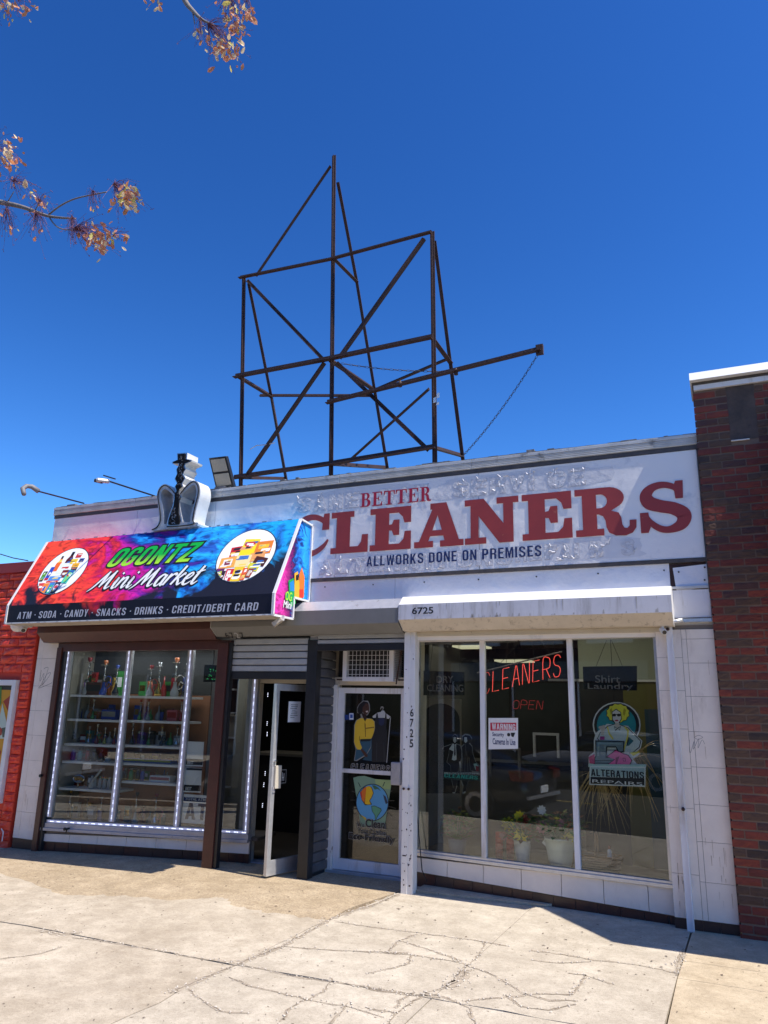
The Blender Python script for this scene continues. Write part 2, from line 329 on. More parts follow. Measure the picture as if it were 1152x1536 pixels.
def _ro(x0, y0, x1, y1, r, n=4):
    o = []
    for cx, cy, a in ((x1-r, y1-r, 0), (x0+r, y1-r, 90), (x0+r, y0+r, 180), (x1-r, y0+r, 270)): o += [(cx+r*math.cos(rad(a+90*i/n)), cy+r*math.sin(rad(a+90*i/n))) for i in range(n+1)]
    return o
_h = [(1.7,5.6),(2.8,5.6),(3.3,6.2),(3.3,8),(2.8,8.5),(1.7,8.5)]
BLK = {
 'O': (5, [_ro(0,0,5,10,2.1), _ro(1.7,1.6,3.3,8.4,.75)]),
 'C': (5, [[(5,6.4),(5,8),(4.5,9.3),(3.1,10),(1.9,10),(.5,9.3),(0,8),(0,2),(.5,.7),(1.9,0),(3.1,0),(4.5,.7),(5,2),(5,3.7),(3.3,3.7),(3.3,2.1),(2.9,1.6),(2.1,1.6),(1.7,2.1),(1.7,7.9),(2.1,8.4),(2.9,8.4),(3.3,7.9),(3.3,6.4)]]),
 'G': (5, [[(5,6.6),(5,8),(4.5,9.3),(3.1,10),(1.9,10),(.5,9.3),(0,8),(0,2),(.5,.7),(1.9,0),(3.1,0),(4.5,.7),(5,2),(5,5.4),(2.7,5.4),(2.7,4.0),(3.3,4.0),(3.3,2.1),(2.9,1.6),(2.1,1.6),(1.7,2.1),(1.7,7.9),(2.1,8.4),(2.9,8.4),(3.3,7.9),(3.3,6.6)]]),
 'N': (5, [[(0,0),(0,10),(1.7,10),(3.5,4.6),(3.5,10),(5,10),(5,0),(3.4,0),(1.5,5.6),(1.5,0)]]),
 'T': (5, [[(1.65,0),(1.65,8.4),(0,8.4),(0,10),(5,10),(5,8.4),(3.35,8.4),(3.35,0)]]),
 'Z': (5, [[(0,0),(0,1.7),(3.0,8.4),(.1,8.4),(.1,10),(5,10),(5,8.4),(1.95,1.6),(5,1.6),(5,0)]]),
 'A': (5.4, [[(0,0),(1.8,10),(3.6,10),(5.4,0),(3.65,0),(3.35,2),(2.05,2),(1.75,0)], [(2.25,3.5),(3.15,3.5),(2.7,7)]]),
 'M': (6.2, [[(0,0),(0,10),(2.1,10),(3.1,4.5),(4.1,10),(6.2,10),(6.2,0),(4.7,0),(4.7,6),(3.6,0),(2.6,0),(1.5,6),(1.5,0)]]),
 'S': (5, [[(5,6.8),(5,8),(4.5,9.3),(3.1,10),(1.9,10),(.5,9.3),(0,8),(0,6.7),(.6,5.5),(3.3,3.5),(3.3,2.1),(2.9,1.6),(2.1,1.6),(1.7,2.1),(1.7,3.3),(0,3.3),(0,2),(.5,.7),(1.9,0),(3.1,0),(4.5,.7),(5,2),(5,3.5),(4.4,4.7),(1.7,6.7),(1.7,7.9),(2.1,8.4),(2.9,8.4),(3.3,7.9),(3.3,6.8)]]),
 'D': (5, [[(0,0),(0,10),(2.8,10),(4.5,9.3),(5,8),(5,2),(4.5,.7),(2.8,0)], [(1.7,1.6),(2.7,1.6),(3.3,2.2),(3.3,7.8),(2.7,8.4),(1.7,8.4)]]),
 'Y': (5, [[(1.65,0),(1.65,4),(0,10),(1.75,10),(2.5,6.2),(3.25,10),(5,10),(3.35,4),(3.35,0)]]),
 'K': (5, [[(0,0),(0,10),(1.7,10),(1.7,6.3),(3.2,10),(5,10),(3.1,5.6),(5,0),(3.2,0),(2.1,3.6),(1.7,2.8),(1.7,0)]]),
 'R': (5, [[(0,0),(0,10),(3,10),(4.6,9.3),(5,8),(5,6),(4.3,4.9),(4.8,4),(5,0),(3.3,0),(3.2,3.5),(2.8,4.0),(1.7,4.0),(1.7,0)], _h]),
 'P': (5, [[(0,0),(0,10),(3,10),(4.6,9.3),(5,8),(5,5.7),(4.6,4.4),(3,3.8),(1.7,3.8),(1.7,0)], _h]),
 'B': (5, [[(0,0),(0,10),(3,10),(4.6,9.4),(5,8.2),(5,6.6),(4.3,5.3),(5,4),(5,1.8),(4.6,.6),(3,0)], [(1.7,6.1),(2.8,6.1),(3.3,6.6),(3.3,8),(2.8,8.5),(1.7,8.5)], [(1.7,1.5),(2.8,1.5),(3.3,2),(3.3,4),(2.8,4.5),(1.7,4.5)]]),
 'I': (1.7, [[(0,0),(0,10),(1.7,10),(1.7,0)]]),
 'E': (4.4, [[(0,0),(0,10),(4.4,10),(4.4,8.4),(1.7,8.4),(1.7,5.9),(4,5.9),(4,4.4),(1.7,4.4),(1.7,1.6),(4.4,1.6),(4.4,0)]]),
 'V': (5, [[(1.7,0),(0,10),(1.75,10),(2.5,3.5),(3.25,10),(5,10),(3.3,0)]]),
 'L': (4.3, [[(0,0),(0,10),(1.7,10),(1.7,1.6),(4.3,1.6),(4.3,0)]]),
 'W': (7, [[(1.2,0),(0,10),(1.65,10),(2.2,4),(2.8,10),(4.2,10),(4.8,4),(5.35,10),(7,10),(5.8,0),(4.2,0),(3.5,5.6),(2.8,0)]]),
 '/': (3.4, [[(0,0),(1.9,10),(3.4,10),(1.5,0)]]), '.': (1.8, [_ro(0,4.2,1.8,6,.85)]), "'": (1.4, [[(0,7.5),(0,10),(1.4,10),(1.2,7.5)]]), ' ': (2.0, []),
}
def block_text(s, pl, a, b, w, h, c, shear=0.0, off=0.0, gap=1.0, mb=None, step=0.0):
    """condensed heavy capitals fitted in a box; returns one mesh builder, or a list of one per letter when mb is 'each'"""
    tot = sum(BLK[ch][0] for ch in s)+gap*(len(s)-1); kx = w/(tot+shear*10*0); ky = h/10; out = []; x = 0; one = MB() if mb is None else mb
    for i, ch in enumerate(s):
        wd, lo = BLK[ch]
        if lo:
            vs, fs = outline([[((x+p[0])*kx+p[1]*ky*shear, p[1]*ky) for p in l] for l in lo], off=off)
            t = MB() if mb == 'each' else one
            t.add([pl.at(a+p[0], b+p[1], c+i*step) for p in vs], fs)
            if mb == 'each': out.append(t)
        x += wd+gap
    return out if mb == 'each' else one

# ------------------------------------------------------------------ ground
def gz(x): return -0.085*min(max((-5.4-x)/3.2, 0), 1.4)
def side_mat(name, c1, c2, c3, agg=0.0):
    m = bpy.data.materials.new(name); m.use_nodes = True; MATS[name] = m; M[name] = m
    n = m.node_tree.nodes; l = m.node_tree.links; b = n['Principled BSDF']; b.inputs['Roughness'].default_value = .85; b.inputs['Specular IOR Level'].default_value = .25
    g = n.new('ShaderNodeNewGeometry'); P = g.outputs['Position']
    def noi(s, d=6, r=.6, loc=(0, 0, 0)):
        mp = n.new('ShaderNodeMapping'); mp.inputs['Location'].default_value = loc; l.new(P, mp.inputs[0])
        t = n.new('ShaderNodeTexNoise'); t.inputs['Scale'].default_value = s; t.inputs['Detail'].default_value = d; t.inputs['Roughness'].default_value = r; l.new(mp.outputs[0], t.inputs['Vector']); return t.outputs['Fac']
    def ramp(f, e):
        r = n.new('ShaderNodeValToRGB'); r.color_ramp.elements[0].position = e[0][0]; r.color_ramp.elements[0].color = (*e[0][1], 1)
        r.color_ramp.elements[1].position = e[-1][0]; r.color_ramp.elements[1].color = (*e[-1][1], 1)
        for p, c in e[1:-1]: q = r.color_ramp.elements.new(p); q.color = (*c, 1)
        l.new(f, r.inputs[0]); return r.outputs[0]
    def mix(f, a, b_, mode='MIX'):
        x = n.new('ShaderNodeMix'); x.data_type = 'RGBA'; x.blend_type = mode
        if isinstance(f, float): x.inputs[0].default_value = f
        else: l.new(f, x.inputs[0])
        l.new(a, x.inputs[6])
        if isinstance(b_, tuple): x.inputs[7].default_value = (*b_, 1)
        else: l.new(b_, x.inputs[7])
        return x.outputs[2]
    c = ramp(noi(1.1, 9, .66), [(.30, c1), (.55, c2), (.74, c3)])
    dk = ramp(noi(5.0, 8, .75, (4, 2, 0)), [(.42, (.62, .6, .58)), (.62, (1, 1, 1))]); c = mix(.55, c, dk, 'MULTIPLY')
    st = ramp(noi(2.1, 8, .7, (9, 1, 0)), [(.60, (1, 1, 1)), (.70, (.78, .75, .72))]); c = mix(.7, c, st, 'MULTIPLY')
    if agg:
        v = n.new('ShaderNodeTexVoronoi'); v.inputs['Scale'].default_value = 75; l.new(P, v.inputs['Vector'])
        vr = ramp(v.outputs['Color'], [(.0, (.45, .34, .24)), (.35, (.9, .8, .68)), (.7, (1.3, 1.2, 1.0)), (1, (.65, .45, .33))]); c = mix(agg, c, vr, 'MULTIPLY')
    fn = ramp(noi(120, 4, .9), [(.3, (.66, .65, .63)), (.5, (1, 1, 1)), (.72, (1.18, 1.17, 1.15))]); c = mix(.85, c, fn, 'MULTIPLY')
    gt = ramp(noi(38, 5, .85, (3, 3, 0)), [(.34, (.72, .70, .66)), (.5, (1, 1, 1)), (.68, (1.10, 1.09, 1.06))]); c = mix(.7, c, gt, 'MULTIPLY')
    sp = ramp(noi(26, 2, .5, (1, 5, 0)), [(.70, (1, 1, 1)), (.73, (.35, .32, .30))]); c = mix(.9, c, sp, 'MULTIPLY')
    l.new(c, b.inputs['Base Color'])
    ad = n.new('ShaderNodeMath'); ad.operation = 'ADD'; l.new(noi(60, 6, .75), ad.inputs[0]); l.new(noi(6, 3), ad.inputs[1])
    bp = n.new('ShaderNodeBump'); bp.inputs['Strength'].default_value = .5 if agg else .35; bp.inputs['Distance'].default_value = .012; l.new(ad.outputs[0], bp.inputs['Height']); l.new(bp.outputs[0], b.inputs['Normal'])
    return m
side_mat('grey_cream_concrete', (.46, .395, .31), (.54, .472, .378), (.61, .54, .44))
side_mat('cream_concrete', (.41, .34, .255), (.52, .445, .348), (.61, .53, .42))
side_mat('exposed_aggregate', (.38, .31, .22), (.455, .378, .28), (.53, .45, .345), .5)
side_mat('tan_concrete', (.48, .385, .265), (.56, .46, .33), (.63, .53, .395))
side_mat('asphalt', (.06, .058, .056), (.072, .07, .068), (.085, .083, .08), .2)
side_mat('pale_crumble', (.52, .46, .39), (.38, .33, .27), (.62, .56, .48), .4)
M['grit'] = mat('pale_grit', (.62, .56, .48), .9, col2=(.40, .33, .26), nscale=60)
side_mat('dark_gap', (.25, .21, .165), (.19, .155, .12), (.30, .26, .21))

gnd = struct(MB().box(-300, 300, -320, 300, -1.2, -.26).build('ground', 'asphalt'))
road = struct(MB().box(-60, 50, -13.6, -4.62, -.25, -.135).build('road', 'asphalt'))
line = MB()
for i in range(-9, 9): line.box(i*6-1.5, i*6+1.5, -9.2, -9.1, -.2, -.131)
struct(line.build('lane_marking', mat('faded_yellow_paint', (.45, .33, .08), .7)))
kerb = struct(MB().box(-60, 50, -4.62, -4.46, -.4, -.005).build('kerb', 'grey_cream_concrete'))
sw = struct(MB().box(-60, 50, -4.46, 9.5, -.24, -.2).build('sidewalk', 'dark_gap'))
def slab(pts, m, name='slab', th=.2):
    """paving slab: outline on the ground, cut where the ground starts to fall"""
    import bmesh
    bm = bmesh.new(); f = bm.faces.new([bm.verts.new((p[0], p[1], 0)) for p in pts])
    for x in (-5.4, -8.6): bmesh.ops.bisect_plane(bm, geom=bm.verts[:]+bm.edges[:]+bm.faces[:], plane_co=(x, 0, 0), plane_no=(1, 0, 0))
    ex = bmesh.ops.extrude_face_region(bm, geom=bm.faces[:]); low = [g for g in ex['geom'] if isinstance(g, bmesh.types.BMVert)]
    for v in low: v.co.z = -th
    for v in bm.verts:
        if v not in low: v.co.z = gz(v.co.x)
        else: v.co.z = -th
    bmesh.ops.recalc_face_normals(bm, faces=bm.faces)
    me = bpy.data.meshes.new(name); bm.to_mesh(me); bm.free(); o = bpy.data.objects.new(name, me); COL.objects.link(o); me.materials.append(M[m]); o.parent = sw
    return o
def wob(a, b, n, amp, seed=0):
    a = Vector((a[0], a[1], 0)); b = Vector((b[0], b[1], 0)); d = (b-a); nn = Vector((-d.y, d.x, 0)).normalized(); rs = random.Random(seed)
    return [tuple((a+d*(i/n)+nn*(rs.uniform(-amp, amp) if 0 < i < n else 0))[:2]) for i in range(n+1)]
G = .0045
j1 = [(-3.19, .5), (-3.20, -.03), (-3.33, -1.3)]          # ragged joint running to the street at the white post
lowj = wob((-3.335, -1.3), (-3.40, -4.44), 12, .022, 3)
AG = smooth_path([(-8.72, -1.0), (-7.9, -1.15), (-7.1, -1.3), (-6.05, -1.66), (-5.5, -1.50), (-4.9, -1.38), (-4.60, -1.08), (-4.30, -1.27), (-3.9, -1.31), (-3.345, -1.29)], 8)
ra_ = random.Random(6); AG = [(x+(ra_.uniform(-.02, .02) if 0 < i < len(AG)-1 else 0), y+(ra_.uniform(-.035, .035) if 0 < i < len(AG)-1 else 0)) for i, (x, y) in enumerate(AG)]
bnd = [(-6.09, -2.3), (-6.02, -1.67), (-5.5, -1.52), (-4.9, -1.4), (-4.63, -1.02), (-4.34, -1.29)]
slab([(-3.19+G, .62), (-3.19+G, -.04), (-3.32+G, -1.3)]+[(x+G, y) for x, y in lowj[1:6]]+wob((-3.35+G, -2.60+G), (-1.9, -2.53+G), 8, .012, 5)+[(-1.90, -2.4), (-1.885, -1.2), (-1.86, .62)], 'grey_cream_concrete')
slab([(-1.86+G, .62), (-1.885+G, -1.2), (-1.90+G, -2.4), (-1.90+G, -2.53)]+wob((-1.9+G, -2.53+G), (-.52-G, -2.5), 6, .012, 8)+[(-.5-G, -1.2), (-.455-G, .62)], 'grey_cream_concrete')
slab([(-3.36+G, -2.61)]+[(x+G, y) for x, y in lowj[6:]]+[(-1.9-G, -4.44), (-1.9-G, -2.54)]+wob((-1.9-G, -2.54), (-3.36+G, -2.61), 8, .012, 5)[1:-1], 'grey_cream_concrete')
slab([(-1.9+G, -4.44), (-.53-G, -4.44), (-.52-G, -2.51), (-1.9+G, -2.54)], 'grey_cream_concrete')
# aggregate strips by the doors
slab([(-8.72, .62)]+AG+[(-3.34-G, -.82), (-3.2-G, -.03), (-3.2-G, .62)], 'exposed_aggregate')
slab(AG+[(x-G, y) for x, y in lowj[1:6]]+[(-3.36-G, -2.60), (-8.72, -2.63)], 'cream_concrete')
slab([(-8.72, -2.65), (-8.72, -4.44), (-3.40-G, -4.44)]+[(x-G, y) for x, y in lowj[6:-1]][::-1]+[(-3.36-G, -2.62)], 'cream_concrete')
slab([(-.445+G, .62), (-.49+G, -.93), (3.0, -.93), (3.0, .62)], 'tan_concrete')
slab([(-.49+G, -.93-G), (-.505+G, -1.36), (3.0, -1.36), (3.0, -.93-G)], 'tan_concrete')
slab([(-.505+G, -1.36-G), (-.52+G, -4.44), (3.0, -4.44), (3.0, -1.36-G)], 'tan_concrete')
for i in range(5):
    for j in range(3): slab([(3.02+i*1.5, -4.44+j*1.5), (4.5+i*1.5, -4.44+j*1.5), (4.5+i*1.5, -2.96+j*1.5), (3.02+i*1.5, -2.96+j*1.5)], 'grey_cream_concrete')
for i in range(6):
    for j in range(3): slab([(-10.22-i*1.5, -4.44+j*1.5), (-8.74-i*1.5, -4.44+j*1.5), (-8.74-i*1.5, -2.96+j*1.5), (-10.22-i*1.5, -2.96+j*1.5)], 'cream_concrete')
# concrete lip under the cleaners' window and thresholds
lip = MB(); q = [(-3.05, .45), (-3.05, .02), (-2.6, .04), (-2.0, .085), (-1.75, .12), (-1.55, .35)]
lip.slab([Vector((x, y, .002)) for x, y in q], (0, 0, .022)); o_ = lip.build('concrete_lip', 'cream_concrete', sw)
# cracks: crumbled filler along traced lines
CR_ = [
 [(109,1407),(146,1411),(182,1417),(240,1426),(292,1437),(359,1446),(398,1455),(443,1466),(482,1471),(521,1476),(600,1489),(660,1497)],
 [(427,1420),(500,1426),(562,1428),(614,1430)], [(344,1466),(375,1479),(417,1489),(469,1502),(521,1510),(573,1526)],
 [(500,1468),(484,1489),(437,1510),(427,1526),(417,1536)], [(281,1484),(312,1507),(333,1518),(375,1520)], [(523,1505),(495,1536)], [(622,1489),(599,1502),(593,1512)],
 [(507,1383),(573,1393),(625,1399),(687,1407),(729,1413),(760,1419)], [(729,1413),(719,1432),(693,1455),(669,1481),(640,1489),(620,1502),(594,1520)],
 [(552,1429),(614,1432),(693,1444)], [(625,1401),(599,1411),(583,1427)], [(599,1411),(651,1427),(693,1442)], [(617,1433),(609,1448),(552,1460)],
 [(693,1445),(729,1458),(760,1474),(786,1492),(823,1500),(864,1502)], [(797,1426),(844,1432),(890,1440),(937,1445),(969,1450),(1015,1460)],
 [(797,1440),(833,1445),(885,1443)], [(854,1460),(877,1463),(872,1476),(859,1492),(786,1491)], [(877,1463),(916,1476)],
 [(552,1484),(583,1489),(625,1494),(656,1492)], [(640,1489),(677,1500),(703,1513),(713,1536)], [(760,1494),(781,1510),(823,1515),(864,1507)], [(698,1502),(739,1497),(786,1494)],
 [(552,1513),(594,1520),(583,1536)], [(0,1438),(26,1436),(62,1430),(94,1420)],
]
fill = MB(); rs = random.Random(11); peb = MB(); gap = MB()
def crack(pts, wd, dens):
    P = [gr(x, y) for x, y in pts]; Q = []
    for a, b in zip(P, P[1:]):
        n = max(2, int((b-a).length/.045))
        for k in range(n): Q.append(a.lerp(b, k/n)+Vector((rs.uniform(-.009, .009), rs.uniform(-.009, .009), 0)))
    Q.append(P[-1]); vs = []; vg = []
    for i, p in enumerate(Q):
        d = (Q[min(i+1, len(Q)-1)]-Q[max(i-1, 0)]).normalized(); nn = Vector((-d.y, d.x, 0)); w = wd*rs.uniform(.2, 1.3); z = gz(p.x)
        vs += [Vector((p.x, p.y, z+.0015))+nn*w, Vector((p.x, p.y, z+.0015))-nn*w*rs.uniform(.6, 1.3)]
        off = rs.uniform(-.004, .004); g = wd*rs.uniform(.0, .15)
        vg += [Vector((p.x, p.y, z+.003))+nn*(g+off), Vector((p.x, p.y, z+.003))-nn*(g-off)]
        for _ in range(dens):
            c = Vector((p.x, p.y, z+.004))+nn*rs.gauss(0, wd*1.1)+d*rs.uniform(-.02, .02); r = rs.uniform(.003, .009)
            peb.add([c+Vector((rs.uniform(-r, r)*.4+r*x, rs.uniform(-r, r)*.4+r*y, r*zz)) for x, y, zz in ((1, 0, 0), (0, 1, 0), (-1, 0, 0), (0, -1, 0), (0, 0, .9))], [(0, 1, 4), (1, 2, 4), (2, 3, 4), (3, 0, 4)])
    fs = [(2*i, 2*i+1, 2*i+3, 2*i+2) for i in range(len(Q)-1)]
    fill.add(vs, fs); gap.add(vg, fs)
for c in CR_: crack(c, .013, 2)
crack([(600,1341),(560,1358),(526,1368),(490,1382),(424,1419),(359,1446),(300,1470),(255,1490)], .030, 4)
crack([(669,1481),(690,1470),(700,1455)], .05, 6); crack([(1013,1460),(1020,1440),(1026,1424)], .02, 4)
crack([(60,1396),(90,1402),(120,1400)], .03, 5)
tag(fill.build('crack_filler', 'pale_crumble', kind='stuff'), 'pale crumbled edges of the cracks in the concrete sidewalk', 'cracks')
tag(gap.build('crack_gap', 'dark_gap', kind='stuff'), 'dark open cracks winding across the concrete sidewalk', 'cracks')
tag(peb.build('loose_grit', 'grit', kind='stuff'), 'loose grit lying along the sidewalk cracks', 'grit')
lit = MB()
for _ in range(420):
    x = rs.uniform(-8.5, .6); y = rs.uniform(-4.2, -.05)**1; r = rs.uniform(.004, .017)*(.7 if y < -1.5 else 1.2); a = rs.uniform(0, 6.28); z = gz(x)+.004
    lit.add([(x+r*math.cos(a), y+r*math.sin(a), z), (x-.4*r*math.sin(a), y+.4*r*math.cos(a), z+.003), (x-r*math.cos(a), y-r*math.sin(a), z), (x+.4*r*math.sin(a), y-.4*r*math.cos(a), z+.002)], [(0, 1, 2, 3)])
tag(lit.build('leaf_litter', mat('brown_litter', (.12, .075, .05), .9, col2=(.05, .035, .03), nscale=3), kind='stuff'), 'small brown scraps and gum spots scattered on the sidewalk', 'litter')

# ------------------------------------------------------------------ the shop building
bld = thing('shop_building', 'single storey white shop building with two storefronts under a long white sign', 'building', (-4.4, 0, 0))
XL, XR = -8.70, -.085
def part(name, m, mb, par=bld, **k): return mb.build(name, m, par, **k)
part('wall', 'sign_white', MB().box(XL, XR, .012, .25, 2.5, 4.36))
part('wall', 'dark', MB().box(XL, XL+.15, .26, 8, -.1, 4.3)); part('wall', 'dark', MB().box(XR-.15, XR, .26, 8, 0, 4.3))
part('wall', 'dark', MB().box(XL, XR, 7.9, 8.05, 0, 4.3))
part('roof', 'tar', MB().box(XL, XR, .25, 8.1, 4.05, 4.2))
# coping, ribbed, in lengths
cx = [XL-.02, -7.2, -5.75, -4.05, -2.4, -.07]
for a, b in zip(cx, cx[1:]):
    c = MB(); c.box(a+.002, b-.002, -.036, .3, 4.44, 4.475); c.box(a+.002, b-.002, -.028, .02, 4.365, 4.44)
    for k in range(4): c.box(a+.002, b-.002, -.034, -.028, 4.37+k*.018, 4.381+k*.018)
    part('coping', 'coping', c, bevel=.003)
tr = MB(); rs2 = random.Random(5); x = XL
while x < XR-.05:      # torn roofing felt edge above the coping
    w = rs2.uniform(.02, .16); h = rs2.uniform(.002, .012)*(1 if rs2.random() < .85 else 3)
    tr.box(x, min(x+w, XR), -.03+rs2.uniform(-.006, .006), .3, 4.4765, 4.478+h); x += w
part('roofing_felt', 'tar', tr)
part('sign_rail', 'sign_bar', MB().box(XL, XR, -.026, .01, 4.315, 4.362)); part('sign_rail', 'sign_bar', MB().box(-5.5, XR, -.026, .01, 3.195, 3.232))
part('sign_rail', 'sign_bar', MB().box(-.098, -.07, -.045, .01, 2.9, 4.36))
# fascia sheets over the shutter boxes
fx = [XL, -7.3, -5.9, -3.31, -.43]
for a, b in zip(fx, fx[1:]): part('fascia_sheet', 'fascia', MB().box(a+.002, b-.002, -.008, .011, 2.9, 3.194 if a > -6 else 3.2))
f_ = MB(); f_.quadbox(FP, [(1015, 888), (1063, 880), (1061, 846), (1009, 852)], .012, .016); part('fascia_sheet', 'fascia', f_, label='bent loose corner sheet of white metal')
part('fascia_backing', 'rust', MB().box(-.43, XR-.02, -.004, .011, 2.9, 3.19))
scr = MB(); FPo = PL((0, -.02, 0), (1, 0, 0), (0, 0, 1))
for x in [-4.2+i*.62 for i in range(7)]: scr.lathe([(.008, 0), (.008, .006)], (x, -.008, 3.13), 6, (0, -1, 0))
for p in ((1057, 870), (1057, 851), (1018, 858)): q = on(*p, -.016); scr.lathe([(.009, 0), (.009, .006)], q, 6, (0, -1, 0))
part('screw', 'black', scr, kind='stuff')

# ------------------------------------------------------------------ the long sign
sign = thing('shop_sign', 'long white sign board with red slab lettering CLEANERS and peeling old letters', 'sign', (-2.3, -.02, 3.25))
sx_ = [-8.69, -7.15, -5.85, -4.075, -2.325, -.10]
for a, b in zip(sx_, sx_[1:]):
    part('sign_panel', 'sign_white', MB().box(a+.003, b-.003, -.020, -.009, 3.236 if b > -5 else 3.236, 4.313), sign)
# ghost letters of the overpainted sign
def patch(pts, c, par=sign):
    vs, fs = outline([pts]); mb = MB(); mb.add([FP.at(p[0], p[1], c) for p in vs], fs); return mb.build('paint_patch', 'sign_patch', par)
def blob(x0, x1, z0, z1, seed):
    r = random.Random(seed); n = 26; o = []
    for i in range(n):
        t = 2*PI*i/n; k = r.uniform(.86, 1.08); c, s = math.cos(t), math.sin(t)
        e = .5; o.append(((x0+x1)/2+(x1-x0)/2*k*math.copysign(abs(c)**e, c), (z0+z1)/2+(z1-z0)/2*k*math.copysign(abs(s)**e, s)))
    return o
patch(blob(-4.6, -2.95, 4.03, 4.30, 1), .0212); patch(blob(-2.85, -.95, 4.03, 4.29, 2), .0212)
patch(blob(-4.3, -2.2, 3.26, 3.47, 3), .0212); patch(blob(-1.6, -.62, 3.27, 3.50, 4), .0212)
def ghost(s, x, w, z, h, seed, keep=()):
    r = random.Random(seed); n = len(s); cw = w/n
    for i, ch in enumerate(s):
        if ch == ' ': continue
        wd, lo = BLK[ch]; a = x+i*cw; sw_ = cw*(.80 if ch not in "I'" else .26); loops = []
        for l in lo:
            L = []
            for k, p in enumerate(l):
                q = l[(k+1) % len(l)]
                for t in (0, .5): L.append(((p[0]+(q[0]-p[0])*t)/wd*sw_+r.uniform(-.004, .004), (p[1]+(q[1]-p[1])*t)/10*h+r.uniform(-.004, .004)))
            loops.append(L)
        mb = MB(); vs, fs = outline(loops, 0, .0045); mb.add([FP.at(a+p[0]+.003, z+p[1]-.003, .0219) for p in vs], fs); mb.build('painted_shade_edge', 'edge_shade', sign)  # shadow edge of the letter painted as a grey outline, shifted right and down
        mb = MB(); vs, fs = outline(loops, .0022); mb.add([FP.at(a+p[0], z+p[1], .0225+p[2]) for p in vs], fs)
        allp = [p for l in loops for p in l]
        for _ in range(6):    # curled flakes at the letter's edges
            p = r.choice(allp); q = FP.at(a+p[0], z+p[1], .0238); t = r.uniform(0, PI); L = r.uniform(.015, .06); W = r.uniform(.004, .012); d = Vector((math.cos(t), 0, math.sin(t))); nn = Vector((-d.z, 0, d.x)); o = r.uniform(.004, .011)
            if any(x0 < q.x+e < x1 and z0 < q.z+e2 < z1 for x0, x1, z0, z1 in keep for e in (-.05, 0, .05) for e2 in (-.04, 0, .05)): continue
            mb.add([q, q+d*L, q+d*L*.9+nn*W+Vector((0, -o, 0)), q+nn*W+Vector((0, -o*.7, 0))], [(0, 1, 2, 3)])
        mb.build('peeled_letter', 'sign_peel', sign)
KP = ((-3.78, -2.86, 4.03, 4.24), (-3.68, -1.63, 3.33, 3.47), (-4.9, -.1, 3.5, 4.03))
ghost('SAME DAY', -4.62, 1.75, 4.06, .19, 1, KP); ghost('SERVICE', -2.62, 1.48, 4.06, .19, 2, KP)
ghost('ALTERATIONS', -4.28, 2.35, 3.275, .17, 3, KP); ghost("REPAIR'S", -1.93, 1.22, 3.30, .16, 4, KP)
# CLEANERS, slab serif
def arc(cx, cy, rx, ry, a0, a1, n=10): return [(cx+rx*math.cos(rad(lerp(a0, a1, i/n))), cy+ry*math.sin(rad(lerp(a0, a1, i/n)))) for i in range(n+1)]
SLAB = {
 'L': [[(0,1),(.62,1),(.62,.86),(.52,.86),(.52,.15),(.74,.15),(.82,.25),(.84,.42),(1,.42),(1,0),(0,0),(0,.14),(.15,.14),(.15,.86),(0,.86)]],
 'E': [[(0,1),(1,1),(1,.62),(.84,.62),(.80,.76),(.70,.86),(.47,.86),(.47,.59),(.54,.60),(.58,.70),(.72,.70),(.72,.34),(.58,.34),(.54,.45),(.47,.46),(.47,.14),(.72,.14),(.82,.24),(.85,.42),(1,.42),(1,0),(0,0),(0,.14),(.13,.14),(.13,.86),(0,.86)]],
 'A': [[(.33,1),(.66,1),(.91,.14),(1,.14),(1,0),(.53,0),(.53,.14),(.62,.14),(.595,.25),(.33,.25),(.29,.14),(.39,.14),(.39,0),(0,0),(0,.14),(.10,.14),(.37,.86),(.33,.86)],[(.375,.38),(.565,.38),(.48,.72)]],
 'N': [[(0,1),(.36,1),(.72,.42),(.72,.86),(.60,.86),(.60,1),(1,1),(1,.86),(.90,.86),(.90,0),(.64,0),(.26,.62),(.26,.14),(.40,.14),(.40,0),(0,0),(0,.14),(.11,.14),(.11,.86),(0,.86)]],
 'R': [[(0,1),(.52,1)]+arc(.55,.765,.27,.235,80,-60,10)+[(.60,.50),(.72,.45),(.76,.34),(.77,.2),(.80,.13),(.85,.12),(.885,.17),(.89,.28),(1,.28),(.99,.12),(.93,.02),(.82,-.03),(.66,-.02),(.55,.05),(.51,.16),(.50,.3),(.46,.40),(.39,.44),(.36,.44),(.36,.14),(.47,.14),(.47,0),(0,0),(0,.14),(.12,.14),(.12,.86),(0,.86)],[(.36,.57)]+arc(.42,.715,.12,.145,-80,80,8)+[(.36,.86)]],
}
CPTS = ([(.86,.66),(.82,.83),(.62,.93),(.40,.90),(.20,.70),(.15,.5),(.20,.28),(.40,.08),(.62,.06),(.84,.20),(.95,.36)], [.04,.12,.14,.17,.27,.29,.27,.17,.14,.11,.05])
SPTS = ([(.80,.66),(.72,.86),(.50,.94),(.28,.90),(.15,.76),(.20,.60),(.42,.51),(.68,.44),(.86,.30),(.80,.12),(.58,.03),(.38,.06),(.20,.20),(.13,.36)], [.05,.11,.13,.16,.23,.27,.25,.25,.27,.22,.14,.13,.11,.05])
